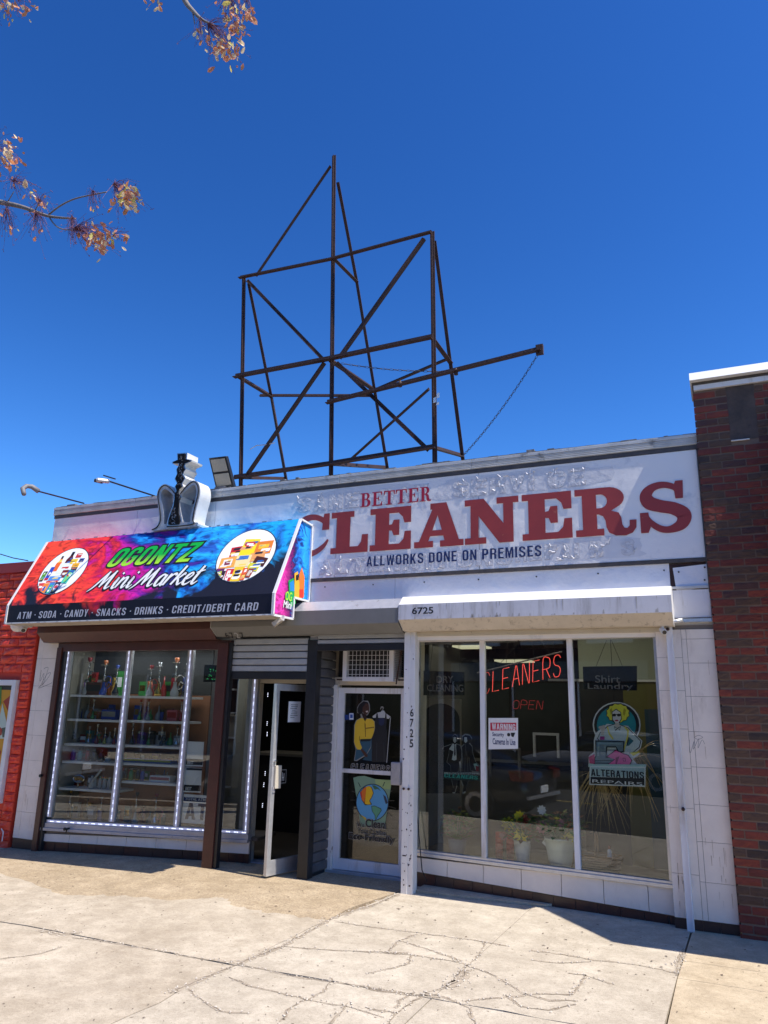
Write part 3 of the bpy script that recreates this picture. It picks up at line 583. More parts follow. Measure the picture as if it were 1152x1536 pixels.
def letter(ch, x, w, z=3.512, h=.50):
    mb = MB()
    if ch in 'CS':
        pts, ws = CPTS if ch == 'C' else SPTS
        vs, fs = stroke([(px_*w, py_*h) for px_, py_ in pts], [q*h*1.0 for q in ws], n=8); mb.add([FP.at(x+p[0], z+p[1], .0258) for p in vs], fs)
        sr = [[(.80,.60),(.97,.60),(.97,1.0),(.84,1.0),(.82,.90)]] if ch == 'C' else [[(.72,.64),(.87,.64),(.89,1.0),(.74,1.0),(.70,.90)], [(.0,-.01),(.15,-.01),(.20,.10),(.17,.40),(.0,.40)]]
        for i, lp in enumerate(sr):
            vs, fs = outline([[(a*w, b*h) for a, b in lp]]); mb.add([FP.at(x+p[0], z+p[1], .0264+i*.0002) for p in vs], fs)
    else:
        vs, fs = outline([[(a*w, b*h) for a, b in lp] for lp in SLAB[ch]]); mb.add([FP.at(x+p[0], z+p[1], .0258) for p in vs], fs)
    mb.build('letter', 'red_print', sign)
for ch, x0, x1 in (('C',-4.72,-4.15),('L',-4.14,-3.655),('E',-3.63,-3.12),('A',-3.08,-2.50),('N',-2.485,-1.885),('E',-1.85,-1.33),('R',-1.295,-.70),('S',-.665,-.195)): letter(ch, x0, x1-x0)
# small serif BETTER and condensed navy line
def serif_word(s, x, w, z, h, m, seed=0):
    n = len(s); cw = w/n
    for i, ch in enumerate(s):
        a = x+i*cw; W = cw*.92; mb = MB()
        lo = {'B': [[(0,1),(.55,1)]+arc(.58,.77,.27,.23,85,-60,8)+[(.66,.53)]+arc(.62,.27,.33,.27,70,-90,8)+[(0,0),(0,.06),(.14,.06),(.14,.94),(0,.94)],[(.38,.56)]+arc(.50,.75,.12,.19,-80,80,6)+[(.38,.94)],[(.38,.06)]+arc(.52,.28,.15,.22,-80,80,6)+[(.38,.50)]],
              'E': [[(0,1),(.92,1),(.92,.72),(.87,.72),(.78,.93),(.40,.93),(.40,.55),(.56,.56),(.60,.68),(.65,.68),(.65,.36),(.60,.36),(.56,.49),(.40,.49),(.40,.07),(.78,.07),(.89,.30),(.94,.30),(.94,0),(0,0),(0,.06),(.14,.06),(.14,.94),(0,.94)]],
              'T': [[(0,1),(1,1),(1,.70),(.95,.70),(.86,.93),(.63,.93),(.63,.06),(.78,.06),(.78,0),(.22,0),(.22,.06),(.37,.06),(.37,.93),(.14,.93),(.05,.70),(0,.70)]],
              'R': [[(0,1),(.50,1)]+arc(.54,.755,.28,.245,85,-60,8)+[(.62,.5),(.76,.42),(.80,.2),(.86,.08),(.92,.06),(.97,.12),(1,.1),(.95,0),(.85,-.03),(.66,0),(.57,.14),(.55,.34),(.46,.46),(.38,.47),(.38,.06),(.50,.06),(.50,0),(0,0),(0,.06),(.14,.06),(.14,.94),(0,.94)],[(.38,.53)]+arc(.46,.735,.13,.205,-80,80,6)+[(.38,.94)]]}[ch]
        vs, fs = outline([[(p*W, q*h) for p, q in lp] for lp in lo]); mb.add([FP.at(a+p[0], z+p[1], .0258) for p in vs], fs); mb.build('letter', m, sign)
serif_word('BETTER', -3.765, .90, 4.048, .168, 'crimson')
for t_ in block_text('ALLWORKS DONE ON PREMISES', FP, -3.665, 3.338, 2.01, .118, .0262, off=-.0018, gap=1.2, mb='each'): t_.build('letter', 'navy', sign)

# ------------------------------------------------------------------ marble tiles, base tiles
def wall_tile(pl, q, par=bld, m='tile', c0=-.02, c1=.0, name='wall_tile'):
    """tile with pixel-measured corners (bl, br, tr, tl) kept a hair apart from its neighbours"""
    P = [pl.uv(x, y) for x, y in q]; return P
def ptile(pl, a0, a1, b0, b1, m='tile', name='wall_tile', c0=-.015, c1=0.0, b0r=None, b1r=None, g=.0016):
    b0r = b0 if b0r is None else b0r; b1r = b1 if b1r is None else b1r
    mb = MB(); C4 = [(a0+g, b0+g), (a1-g, b0r+g), (a1-g, b1r-g), (a0+g, b1-g)]
    mb.hexa([pl.at(a, b, c0) for a, b in C4]+[pl.at(a, b, c1) for a, b in C4]); return mb.build(name, m, bld)
part('tile_bed', 'joint', MB().box(-.60, XR, -.004-.0, .06, 0, 2.6))
TP = PL((0, -.02, 0), (1, 0, 0), (0, 0, 1))
xa, xb, xc = -.60, -.372, -.088
zr = [.085, .39, .715, 1.02, 1.335, 1.64, 1.95, 2.25, 2.47, 2.56]
for z0, z1 in zip(zr, zr[1:]): ptile(TP, xb+.045, xc, z0, z1); ptile(TP, xb, xb+.045, z0, z1)
zl = [.085, .44, .98, 1.32, 1.66, 2.0, 2.3, 2.56]
for z0, z1 in zip(zl, zl[1:]): ptile(TP, xa, xb, z0, z1)
for i, a in enumerate((-.60, -.372, -.235)): ptile(TP, a, (-.372, -.235, xc)[i], -.02, .083, 'brown_tile_b', 'base_tile', c1=-.004)
part('metal_panel', 'white_metal', MB().box(-.44, XR-.01, -.024, .0, 2.67, 2.93)); part('ledge', 'alu', MB().box(-.44, XR-.012, -.05, .0, 2.625, 2.655)); part('ledge', 'coping', MB().box(-.46, XR-.012, -.035, .0, 2.94, 2.965))
# left column
part('tile_bed', 'joint', MB().box(XL+.03, -8.2, -.002, .05, -.12, 2.6))
LY = [1257.6, 1218, 1179, 1140.6, 1103, 1066, 1029, 988, 950]
LX = [15, 22, 27.5, 33.5, 39, 44.5, 50, 56, 60]
zz = [TP.uv(LX[i]+15, LY[i])[1] for i in range(9)]
for z0, z1 in zip(zz, zz[1:]): ptile(TP, XL+.035, XL+.135, z0, z1); ptile(TP, XL+.135, -8.24, z0, z1)
ptile(TP, XL+.035, -8.45, -.1, zz[0]-.004, 'brown_tile_b', 'base_tile', c1=-.004); ptile(TP, -8.45, -8.24, -.1, zz[0]-.004, 'brown_tile_b', 'base_tile', c1=-.004)

def flat2(a, b):
    d = b-a; d.z = 0; d.normalize(); return PL((a.x, a.y, 0), d, (0, 0, 1), (d.y, -d.x, 0))
W1 = flat2(on(66, 1238, .0), on(372, 1247, .34)); W1L = (on(372, 1247, .34)-on(66, 1238, .0)).length
W2 = flat2(on(620, 1277, .30), on(1014, 1321, .07)); W2L = (on(1014, 1321, .07)-on(620, 1277, .30)).length
def band(pl, L, topL, topR, botL, botR, w, ms, name, off=0.0, c1=0.0, seed=0):
    """row of tiles between two sloping lines on a window plane"""
    tl, tr_, bl, br = (pl.uv(*p) for p in (topL, topR, botL, botR)); r = random.Random(seed)
    f = lambda a, p, q: p[1]+(q[1]-p[1])*(a-p[0])/(q[0]-p[0])
    a = off; k = 0
    while a < L-.02:
        b = min(a+w, L); ptile(pl, a, b, f(a, bl, br), f(a, tl, tr_), r.choice(ms), name, c0=-.03, c1=c1+r.uniform(-.001, .001), b0r=f(b, bl, br), b1r=f(b, tl, tr_), g=.003); a = b; k += 1
band(W1, W1L+.03, (66, 1250), (372, 1262), (62, 1261.5), (371, 1281), .42, ['tile'], 'apron_tile', 0, .012, 1)
band(W1, W1L+.03, (62, 1262), (371, 1281), (60, 1282), (372, 1304), .205, ['brown_tile', 'brown_tile', 'brown_tile_b'], 'base_tile', 0, .0, 2)
band(W2, W2L, (620, 1285), (1014, 1330), (640, 1310), (1007, 1373), .395, ['tile'], 'apron_tile', .0, .012, 3)
band(W2, W2L-.02, (640, 1310.5), (1007, 1373.5), (640, 1334), (1010, 1396), .207, ['brown_tile', 'brown_tile', 'brown_tile_b'], 'base_tile', .05, .0, 4)
part('tile_bed', 'joint', MB().pbox(W1, 0, W1L+.03, -.12, .25, -.05, -.012)); part('tile_bed', 'joint', MB().pbox(W2, 0, W2L-.01, -.1, .28, -.05, -.012))

# ------------------------------------------------------------------ display windows
def vpx(pl, x, y): return pl.uv(x, y)[1]
def upx(pl, x, y): return pl.uv(x, y)[0]
win2 = MB(); s2 = vpx(W2, 800, 1297); s2l = vpx(W2, 630, 1279); s2r = vpx(W2, 1005, 1320); t2 = vpx(W2, 800, 949)
sv2 = (s2l+s2r)/2
w2 = MB(); w2.pbox(W2, -.02, W2L, sv2-.045, sv2-.012, -.06, .035); w2.pbox(W2, -.02, W2L, sv2-.012, sv2+.012, -.04, .018)
w2.pbox(W2, W2L-.055, W2L, sv2+.012, t2+.1, -.04, .012); w2.pbox(W2, W2L-.02, W2L+.012, sv2-.045, t2+.1, -.05, .028)
w2.pbox(W2, -.02, .05, sv2+.012, t2+.1, -.04, .012)
window2 = w2.build('display_window', 'alu', bld, bevel=.002)
w = MB(); w.pbox(W2, .05, W2L-.055, t2, t2+.10, -.03, .02); w.build('head_board', 'cream_frame', window2)
um = [upx(W2, 727, 1281), upx(W2, 867.5, 1298)]
for u in um: MB().pbox(W2, u-.026, u+.026, sv2+.012, t2, -.035, .022).build('mullion', 'white_metal', window2, bevel=.002)
e2 = [.05]+[v for u in um for v in (u-.026, u+.026)]+[W2L-.055]
for i in range(3): MB().pbox(W2, e2[2*i], e2[2*i+1], sv2+.012, t2, -.012, -.006).build('pane', 'glass', window2)
w1b, w1t = (vpx(W1, 74, 1229)+vpx(W1, 360, 1245))/2, vpx(W1, 200, 970)
dz = vpx(W1, 360, 1245)-vpx(W1, 74, 1229)
def W1v(u, v): return v+dz*(u/W1L-.5)      # the sill rises a little to the right
w1 = MB()
def slopebar(mb, pl, a0, a1, b0, b1, c0, c1):
    mb.hexa([pl.at(a, W1v(a, b), c) for c in (c0, c1) for a, b in ((a0, b0), (a1, b0), (a1, b1), (a0, b1))])
slopebar(w1, W1, -.02, W1L+.02, w1b-.13, w1b-.095, -.06, .05); slopebar(w1, W1, -.02, W1L+.02, w1b-.095, w1b-.04, -.06, .03); slopebar(w1, W1, 0, W1L, w1b-.04, w1b-.0, -.05, .012)
w1.pbox(W1, -.06, .0, w1b-.15, w1t+.1, -.06, .02)
window1 = w1.build('display_window', 'alu_dull', bld, bevel=.002)
hb = MB(); hb.pbox(W1, 0, W1L, w1t, w1t+.1, -.04, .012); hb.build('head_board', 'cream_frame', window1)
u1 = [upx(W1, 105, 974)-.0, upx(W1, 196, 974), upx(W1, 287, 975), W1L-.02]
u1 = [.055, (upx(W1, 196, 974)+upx(W1, 167, 1230))/2, (upx(W1, 286.9, 974)+upx(W1, 265, 1234))/2, W1L-.03]
for i, u in enumerate(u1):
    MB().pbox(W1, u-.04, u+.04, w1b, w1t, -.045, .012).build('mullion', 'alu_dull', window1, bevel=.002)
    MB().pbox(W1, u-.012, u+.012, w1b+.01, w1t-.01, .0125, .0155).build('led_strip', 'led_strip', window1)
for i in range(3): MB().pbox(W1, u1[i]+.04, u1[i+1]-.04, w1b+dz*.2-.05, w1t, -.02, -.014).build('pane', 'glass', window1)
ls = MB(); slopebar(ls, W1, .06, W1L-.03, w1b-.032, w1b-.008, .0125, .0155); ls.build('led_strip', 'led_strip', window1)
MB().pbox(W1, .06, W1L-.1, w1t+.012, w1t+.034, .0125, .0155).build('led_strip', 'led_strip', window1)
ld = MB(); rs3 = random.Random(2)
for u in u1:
    z = w1b+.04
    while z < w1t-.03:
        for k in range(3): ld.pbox(W1, u-.003, u+.003, z+k*.016, z+k*.016+.006, .0156, .018)
        z += .088
z = .1
while z < W1L-.06:
    for k in range(3):
        b = W1v(z, w1b-.024); ld.pbox(W1, z+k*.02, z+k*.02+.010, b, b+.007, .0156, .018)
    z += .105
z = .1
while z < W1L-.2:
    if rs3.random() < .6:
        for k in range(3): ld.pbox(W1, z+k*.02, z+k*.02+.010, w1t+.018, w1t+.025, .0156, .018)
    z += .1
ld.build('led_dot', 'led', window1, kind='stuff')

# ------------------------------------------------------------------ guide rails and posts
def post(name, x0, x1, y0, y1, z0, z1, m, lab=None, bev=.004): return part(name, m, MB().box(x0, x1, y0, y1, z0, z1), bevel=bev, label=lab)
px0 = on(48, 1272, -.06).x; post('guide_post', px0, px0+.085, -.075, .03, -.15, 2.47, 'brown_paint')
post('guide_post', px0+.087, px0+.13, -.05, .03, -.15, 2.47, 'black_paint')
xb0 = on(304, 1299, -.06).x; xb1 = on(321, 1301, -.06).x
post('guide_post', xb0, xb1-.012, -.09, .0, -.05, 2.50, 'brown_paint'); post('guide_post', xb1-.012, xb1+.03, -.07, .0, -.05, 2.50, 'black_paint')
xk0, xk1 = on(449, 1316, -.0).x-.01, on(463, 1317, .0).x
post('guide_post', xk0, xk1, -.04, .08, -.05, 2.52, 'black_paint')
xm0, xm1 = on(602, 1339, -.06).x, on(619, 1341, -.06).x
o_ = post('guide_post', xm0, xm1, -.07, .05, -.02, 2.60, 'rusty_white'); post('guide_post', xm0+.002, xm1-.055, -.083, -.0702, -.01, 2.60, 'rusty_white', bev=.002)
PP = PL((0, -.0832, 0), (1, 0, 0), (0, 0, 1)); P7 = PL((0, -.0702, 0), (1, 0, 0), (0, 0, 1))
for i, ch in enumerate('6725'):
    mb = MB(); put_text(mb, ch, P7, xm1-.048, 1.70-i*.103, .040, .082, .002, fat=.02); mb.build('number', 'black', bld)
xr0, xr1 = on(1031, 1395, -.06).x, on(1042, 1396, -.06).x
post('guide_rail', xr0, xr1, -.075, .0, -.01, 2.60, 'white_metal'); post('guide_rail', xr1-.012, xr1, -.0752-.012, -.0752, .0, 2.5, 'white_metal', bev=.001)
for z, x in ((.98, xr0+.04), (2.56, xr0+.02)):
    mb = MB().lathe([(.016, 0), (.016, .02), (.008, .03)], (x, -.075, z), 8, (0, -1, 0)); part('bolt', 'rust', mb)
mb = MB(); mb.tube([(xr0+.02, -.10, 2.60), (xr0+.05, -.11, 2.62), (xr0+.16, -.11, 2.635)], .022, 8); part('pipe_elbow', 'alu', mb, smooth=True)
for z in (.985,): 
    for dx in (.02, .075): part('bolt', 'rust', MB().lathe([(.013, 0), (.013, .012)], (xm0+dx, -.083, z), 8, (0, -1, 0)))
part('rust_patch', 'rust', MB().box(xm0+.015, xm0+.055, -.0845, -.0835, .345, .357)); 
part('bolt', 'black', MB().lathe([(.02, 0), (.02, .03)], (px0+.02, -.075, .83), 8, (0, -1, 0)))

# ------------------------------------------------------------------ shutter boxes (hoods)
def hood(x0, x1, yf, prof, ms, name='shutter_hood', ends=None):
    o = []
    for i in range(len(prof)-1):
        (ya, za), (yb, zb) = prof[i], prof[i+1]; d = Vector((0, zb-za, -(yb-ya))); d = Vector((0, -(za-zb), (ya-yb))).normalized()*.004
        mb = MB(); mb.slab([(x0, ya, za), (x1, ya, za), (x1, yb, zb), (x0, yb, zb)], (0, abs(d.y) if i < 4 else 0, 0.004 if i == 4 else -.0)); o.append(part(name if i == 2 else 'hood_face', ms[i], mb))
    return o
def hprof(yf, zt, zf0, zf1, zb): return [(.005, zt+.015), (yf+.11, zt), (yf, zf0), (yf, zf1), (yf+.13, zb), (.03, zb-.002)]
YH = -.28
zA, zB, zC, zD = on(602, 895.5, YH+.11).z, on(598.5, 907, YH).z, on(598.5, 929.6, YH).z, on(604.8, 946.7, YH+.13).z
x6 = on(598.5, 915, YH).x; x7 = on(1007.5, 920, YH).x
pw_ = hprof(YH, zA, zB, zC, zD)
hood(x6, x7, YH, pw_, ['hood_top', 'hood_top', 'white_hood', 'hood_low', 'hood_low'])
for xx, s in ((x6, -1), (x7, 1)):
    mb = MB(); mb.slab([(xx, y, z) for y, z in pw_], (s*.006, 0, 0)); part('hood_end', 'white_hood' if s < 0 else 'hood_top', mb)
x5 = on(316, 935, YH).x
pg_ = hprof(YH+.006, zA-.015, zB-.03, zC-.03, zD-.015)
hood(x5, x6-.008, YH, pg_, ['grey_hood', 'alu_dull', 'grey_hood', 'grey_hood', 'grey_hood'])
mb = MB(); mb.slab([(x5, y, z) for y, z in pg_], (-.006, 0, 0)); part('hood_end', 'coping', mb)
x3 = on(62, 958, YH+.1).x
pb_ = hprof(YH+.02, zA-.02, zB-.04, zC-.04, zD-.05)
hood(x3, x5-.008, YH, pb_, ['brown_paint']*5)
mb = MB(); mb.slab([(x3, y, z) for y, z in pb_], (-.006, 0, 0)); part('hood_end', 'brown_paint', mb)
post('head_rail', px0, xb1, -.06, .02, 2.42, zD-.052, 'brown_paint')
post('head_rail', xm1, xr0, -.03, .02, 2.54, zD-.003, 'cream_frame', bev=.001)
HP = PL((0, YH, 0), (1, 0, 0), (0, 0, 1))
part('shutter_backing', 'black_paint', MB().box(xb1+.03, xk0, .004, .012, on(410, 1010, 0).z, 2.6)); part('shutter_backing', 'black_paint', MB().box(xk1, xm0, .004, .012, on(540, 968, 0).z, 2.6))
a, b = HP.uv(618, 921.5); c, d = HP.uv(650, 909)
mb = MB(); put_text(mb, '6725', HP, a, b, c-a, .072, .002, fat=.02); mb.build('number', 'black', bld)
LOW = PL((0, YH+.006, zC-.03), (1, 0, 0), (0, -.13, (zC-.03)-(zD-.015)), None); LOW.n = LOW.u.cross(LOW.v).normalized()
if LOW.n.y > 0: LOW.n = -LOW.n
for i, ch in enumerate('6727'):
    u_, v_ = LOW.uv(340+i*7.6, 956); mb = MB(); put_text(mb, ch, LOW, u_, v_-.012, .052, .10, .004, fat=.015); mb.build('number', 'black' if i != 2 else 'alu', bld)

# ------------------------------------------------------------------ entrance of the market (6727)
def slats(x0, x1, y, z0, z1, n, m='slat'):
    h = (z1-z0)/n
    for i in range(n):
        mb = MB(); z = z0+i*h; pr = [(0, 0.004), (-.010, .012), (-.010, h-.016), (0, h-.006), (.004, h-.006), (.004, .004)]
        vs = [Vector((x, y+p[0], z+p[1])) for x in (x0, x1) for p in pr]; k = len(pr)
        mb.add(vs, [tuple(range(k)), tuple(range(2*k-1, k-1, -1))]+[(j, k+j, k+(j+1) % k, (j+1) % k) for j in range(k)]); mb.build('shutter_slat', m, bld)
ys = -.02
zt_, zb_ = on(410, 958, ys).z, on(410, 1008, ys).z
slats(xb1+.03, xk0, ys, zb_, zt_+.01, 5)
post('shutter_bottom_bar', xb1+.03, xk0, ys-.02, ys+.02, on(410, 1019, ys).z, zb_-.002, 'black_paint')
zt2, zb2 = on(540, 958, ys).z, on(540, 966, ys).z
slats(xk1, xm0, ys, zb2, zt2+.06, 2); post('shutter_bottom_bar', xk1, xm0, ys-.02, ys+.02, on(540, 976, ys).z, zb2-.002, 'black_paint')
YD = .46
dj = on(376.5, 1292, YD).x
part('door_jamb', 'cream_frame', MB().box(dj-.075, dj, YD-.03, YD+.05, -.02, 2.45), bevel=.003)
part('door_jamb', 'alu_dull', MB().box(dj-.15, dj-.078, YD-.08, YD+.0, -.02, 2.45), bevel=.003)
dz1 = on(410, 1025, YD).z
part('transom_bar', 'cream_frame', MB().box(dj, -4.38, YD-.03, YD+.05, dz1, dz1+.05), bevel=.002)
part('transom_pane', 'door_glass', MB().box(dj, -4.38, YD, YD+.006, dz1+.05, 2.45))
part('threshold', 'alu_dull', MB().box(dj-.1, -4.30, YD-.06, YD+.1, -.02, .012))
# open door leaf
fe = Vector((on(397, 1312, -.21).x, -.21, 0)); hg = Vector((-4.50, .50, 0)); dd = (hg-fe); DL = dd.length; LF = PL(fe, dd, (0, 0, 1), (dd.y, -dd.x, 0))
lt = on(412, 1024, -.12).z; lt = 2.02
leaf = MB(); leaf.pbox(LF, 0, .055, .02, lt, -.022, .022); leaf.pbox(LF, DL-.055, DL, .02, lt, -.022, .022); leaf.pbox(LF, .055, DL-.055, .02, .17, -.02, .02); leaf.pbox(LF, .055, DL-.055, lt-.075, lt, -.02, .02)
door1 = leaf.build('shop_door', 'alu', bld, bevel=.002, label='open aluminium door leaf with dark glass')
MB().pbox(LF, .055, DL-.055, .17, lt-.075, -.004, .004).build('pane', 'door_glass', door1)
MB().pbox(LF, .03, .12, .90, 1.14, .024, .05).build('door_handle', 'cream_frame', door1, bevel=.004)
MB().pbox(LF, .015, .05, .86, .92, .024, .032).build('lock_plate', 'alu_dull', door1)
MB().lathe([(.012, 0), (.012, .03)], LF.at(.03, 1.19, .022), 8, LF.n).build('door_lock', 'steel', door1)
np_ = MB().pbox(LF, .22, .42, 1.60, 1.83, .0045, .0055).build('notice', 'paper', door1)
nl = MB(); rn = random.Random(4)
for i in range(8): nl.pbox(LF, .25+rn.uniform(0, .03), .38-rn.uniform(0, .06), 1.79-i*.02, 1.795-i*.02, .0056, .006)
nl.build('handwriting', 'dark', door1, kind='stuff')
st = MB()
for a, b, c_, d in ((.15, .24, 1.085, 1.089), (.15, .154, .95, 1.085), (.236, .24, .95, 1.085), (.15, .24, .946, .95), (.175, .185, .97, 1.06), (.20, .21, .97, 1.05), (.185, .20, 1.0, 1.012)): st.pbox(LF, a, b, c_, d, .0046, .005)
st.build('door_sticker', 'slat', door1, kind='stuff')
# side wall between the doors clad in dark slats
part('side_wall', 'black_paint', MB().box(xk0+.02, xk1-.025, .08, .9, 0, 2.55))
for i in range(24):
    z = .03+i*.104; xs_ = xk1-.025; mb = MB(); pr = [(0, 0), (.014, .015), (.014, .085), (0, .098)]
    vs = [Vector((xs_+p[0], y, z+p[1])) for y in (.085, .46) for p in pr]; mb.add(vs, [(0, 1, 2, 3), (7, 6, 5, 4)]+[(j, 4+j, 4+(j+1) % 4, (j+1) % 4) for j in range(4)]); mb.build('side_slat', 'slat_dark', bld)

# ------------------------------------------------------------------ entrance of the cleaners (6725)
Y2 = .50; D2 = PL((0, Y2, 0), (1, 0, 0), (0, 0, 1))
xg0, xg1 = on(514, 1160, Y2).x, on(601, 1160, Y2).x
zg0, zgm, zg1 = on(555, 1292, Y2).z, on(555, 1158, Y2).z, on(555, 1040.3, Y2).z
zd1 = on(550, 1032, Y2).z
part('pilaster', 'cream_frame', MB().box(xg0-.235, xg0-.13, Y2-.10, Y2+.1, .0, 2.56), bevel=.004)
part('door_jamb', 'rusty_white', MB().box(xg0-.127, xg0-.078, Y2-.07, Y2+.06, .0, zd1+.03), bevel=.003)
part('door_jamb', 'rusty_white', MB().box(xg1+.075, xg1+.25, Y2-.07, Y2+.06, .0, 2.56), bevel=.003)
leaf = MB(); leaf.box(xg0-.075, xg0, Y2-.03, Y2+.02, .03, zd1); leaf.box(xg1, xg1+.072, Y2-.03, Y2+.02, .03, zd1); leaf.box(xg0, xg1, Y2-.03, Y2+.02, .03, zg0); leaf.box(xg0, xg1, Y2-.03, Y2+.02, zg1, zd1); leaf.box(xg0, xg1, Y2-.022, Y2+.02, zgm-.022, zgm+.022)
door2 = leaf.build('shop_door', 'white_metal', bld, bevel=.003, label='closed white framed door with printed glass')
MB().box(xg0, xg1, Y2-.004, Y2+.004, zg0, zgm-.022).build('pane', 'door_glass', door2); MB().box(xg0, xg1, Y2-.004, Y2+.004, zgm+.022, zg1).build('pane', 'door_glass', door2)
MB().box(xg1-.085, xg1+.03, Y2-.09, Y2-.031, .96, 1.20).build('door_handle', 'alu_dull', door2, bevel=.01)
part('threshold', 'alu_dull', MB().box(xg0-.13, xg1+.25, Y2-.09, Y2+.05, .0, .025))
for z in (2.12, 1.18): part('hinge_box', 'black_paint', MB().box(xg0-.30, xg0-.225, Y2-.14, Y2-.06, z, z+.26), bevel=.004)
part('recess_wall', 'cream_frame', MB().box(-3.19, -3.165, .30, .62, 0, 2.58))
part('recess_ceiling', 'soffit', MB().box(-5.4, xm1, -.0, .62, 2.57, 2.6))
part('head_panel', 'cream_frame', MB().box(xg0-.13, xg1+.2, Y2-.04, Y2+.04, zd1+.03, zd1+.12), label='peeling rusted panel over the door')
part('head_panel', 'rust', MB().box(xg0-.10, xg1+.12, Y2-.045, Y2-.041, zd1+.085, zd1+.10))
part('backing', 'dark', MB().box(xg0-.2, xg1+.3, Y2+.05, Y2+.08, zd1+.1, 2.6))
ac = thing('air_conditioner', 'white window air conditioner with wire grille fixed above the cleaners door', 'air conditioner', (on(550, 1020, .4).x, .3, zd1+.15))
ax0, ax1, az0, az1 = on(515, 1000, .33).x, on(591, 1000, .33).x, on(552, 1022, .33).z, 2.53
mb = MB(); mb.box(ax0, ax0+.05, .31, .6, az0, az1); mb.box(ax1-.055, ax1, .31, .6, az0, az1); mb.box(ax0+.05, ax1-.055, .31, .6, az0, az0+.05); mb.box(ax0+.05, ax1-.055, .31, .6, az1-.03, az1)
mb.build('casing', 'white_metal', ac, bevel=.004); MB().box(ax0+.05, ax1-.055, .35, .36, az0+.05, az1-.03).build('coil', 'black_paint', ac)
g_ = MB(); nx = 11
for i in range(nx): x = lerp(ax0+.05, ax1-.055, (i+.5)/nx); g_.box(x-.0022, x+.0022, .318, .322, az0+.05, az1-.03)
for i in range(7): z = lerp(az0+.05, az1-.03, (i+.5)/7); g_.box(ax0+.05, ax1-.055, .3225, .3265, z-.0022, z+.0022)
g_.build('grille', 'white_metal', ac, kind='stuff')
g_ = MB()
for i in range(20): g_.box(ax1+.004, ax1+.012, .34, .58, az0+.03+i*.02, az0+.04+i*.02)
g_.build('vent', 'alu_dull', ac, kind='stuff'); MB().bar((ax1+.03, .33, az0-.03), (ax1+.10, .32, az1-.04), .012).build('bracket', 'rust', ac)

rr8 = random.Random(88); run = MB()
for _ in range(12):
    x = rr8.uniform(x6+.1, x7-.1); L = rr8.uniform(.03, .13); w_ = rr8.uniform(.002, .007); run.add([(x-w_, YH-.0015, zB-.004), (x+w_, YH-.0015, zB-.004), (x+w_*.3, YH-.0015, zB-L), (x-w_*.2, YH-.0015, zB-L*.9)], [(0, 1, 2, 3)])
for _ in range(30):
    x = rr8.uniform(x6+.1, x7-.1); L = rr8.uniform(.01, .05); w_ = rr8.uniform(.003, .012); run.add([(x-w_, YH-.0015, zC+.004), (x+w_, YH-.0015, zC+.004), (x+w_*.6, YH-.0015, zC+L), (x-w_*.4, YH-.0015, zC+L*.8)], [(0, 1, 2, 3)])
part('dirt_run', mat('grey_dirt_run', (.44, .41, .385), .8), run, kind='stuff')
chp = MB()
for _ in range(46):
    x = rr8.uniform(xm0+.006, xm1-.01); z = rr8.choice((rr8.uniform(.05, .9), rr8.uniform(.05, 2.4))); r = rr8.uniform(.003, .010); yy = -.0842 if x < xm1-.058 else -.0712
    n = 6; k0 = len(chp.v); chp.add([(x+r*rr8.uniform(.5, 1.1)*math.cos(a), yy, z+r*rr8.uniform(.5, 1.6)*math.sin(a)) for a in [2*PI*i/n for i in range(n)]], [tuple(range(n))])
part('paint_chip', 'rust', chp, kind='stuff')
tst = MB()
for x0_, x1_, y_ in ((-8.63, -8.26, -.0215), (-.33, -.10, -.0215), (-.58, -.49, -.0215)):
    for _ in range(16):
        x = rr8.uniform(x0_, x1_); z = rr8.uniform(.12, .55) if _ % 3 else rr8.uniform(.5, 2.3); L = rr8.uniform(.02, .16); w_ = rr8.uniform(.001, .004)
        tst.add([(x-w_, y_, z+L), (x+w_, y_, z+L), (x+w_*.5, y_, z), (x-w_*.5, y_, z)], [(0, 1, 2, 3)])
part('tile_stain', mat('pale_brown_stain', (.52, .43, .34), .6), tst, kind='stuff')

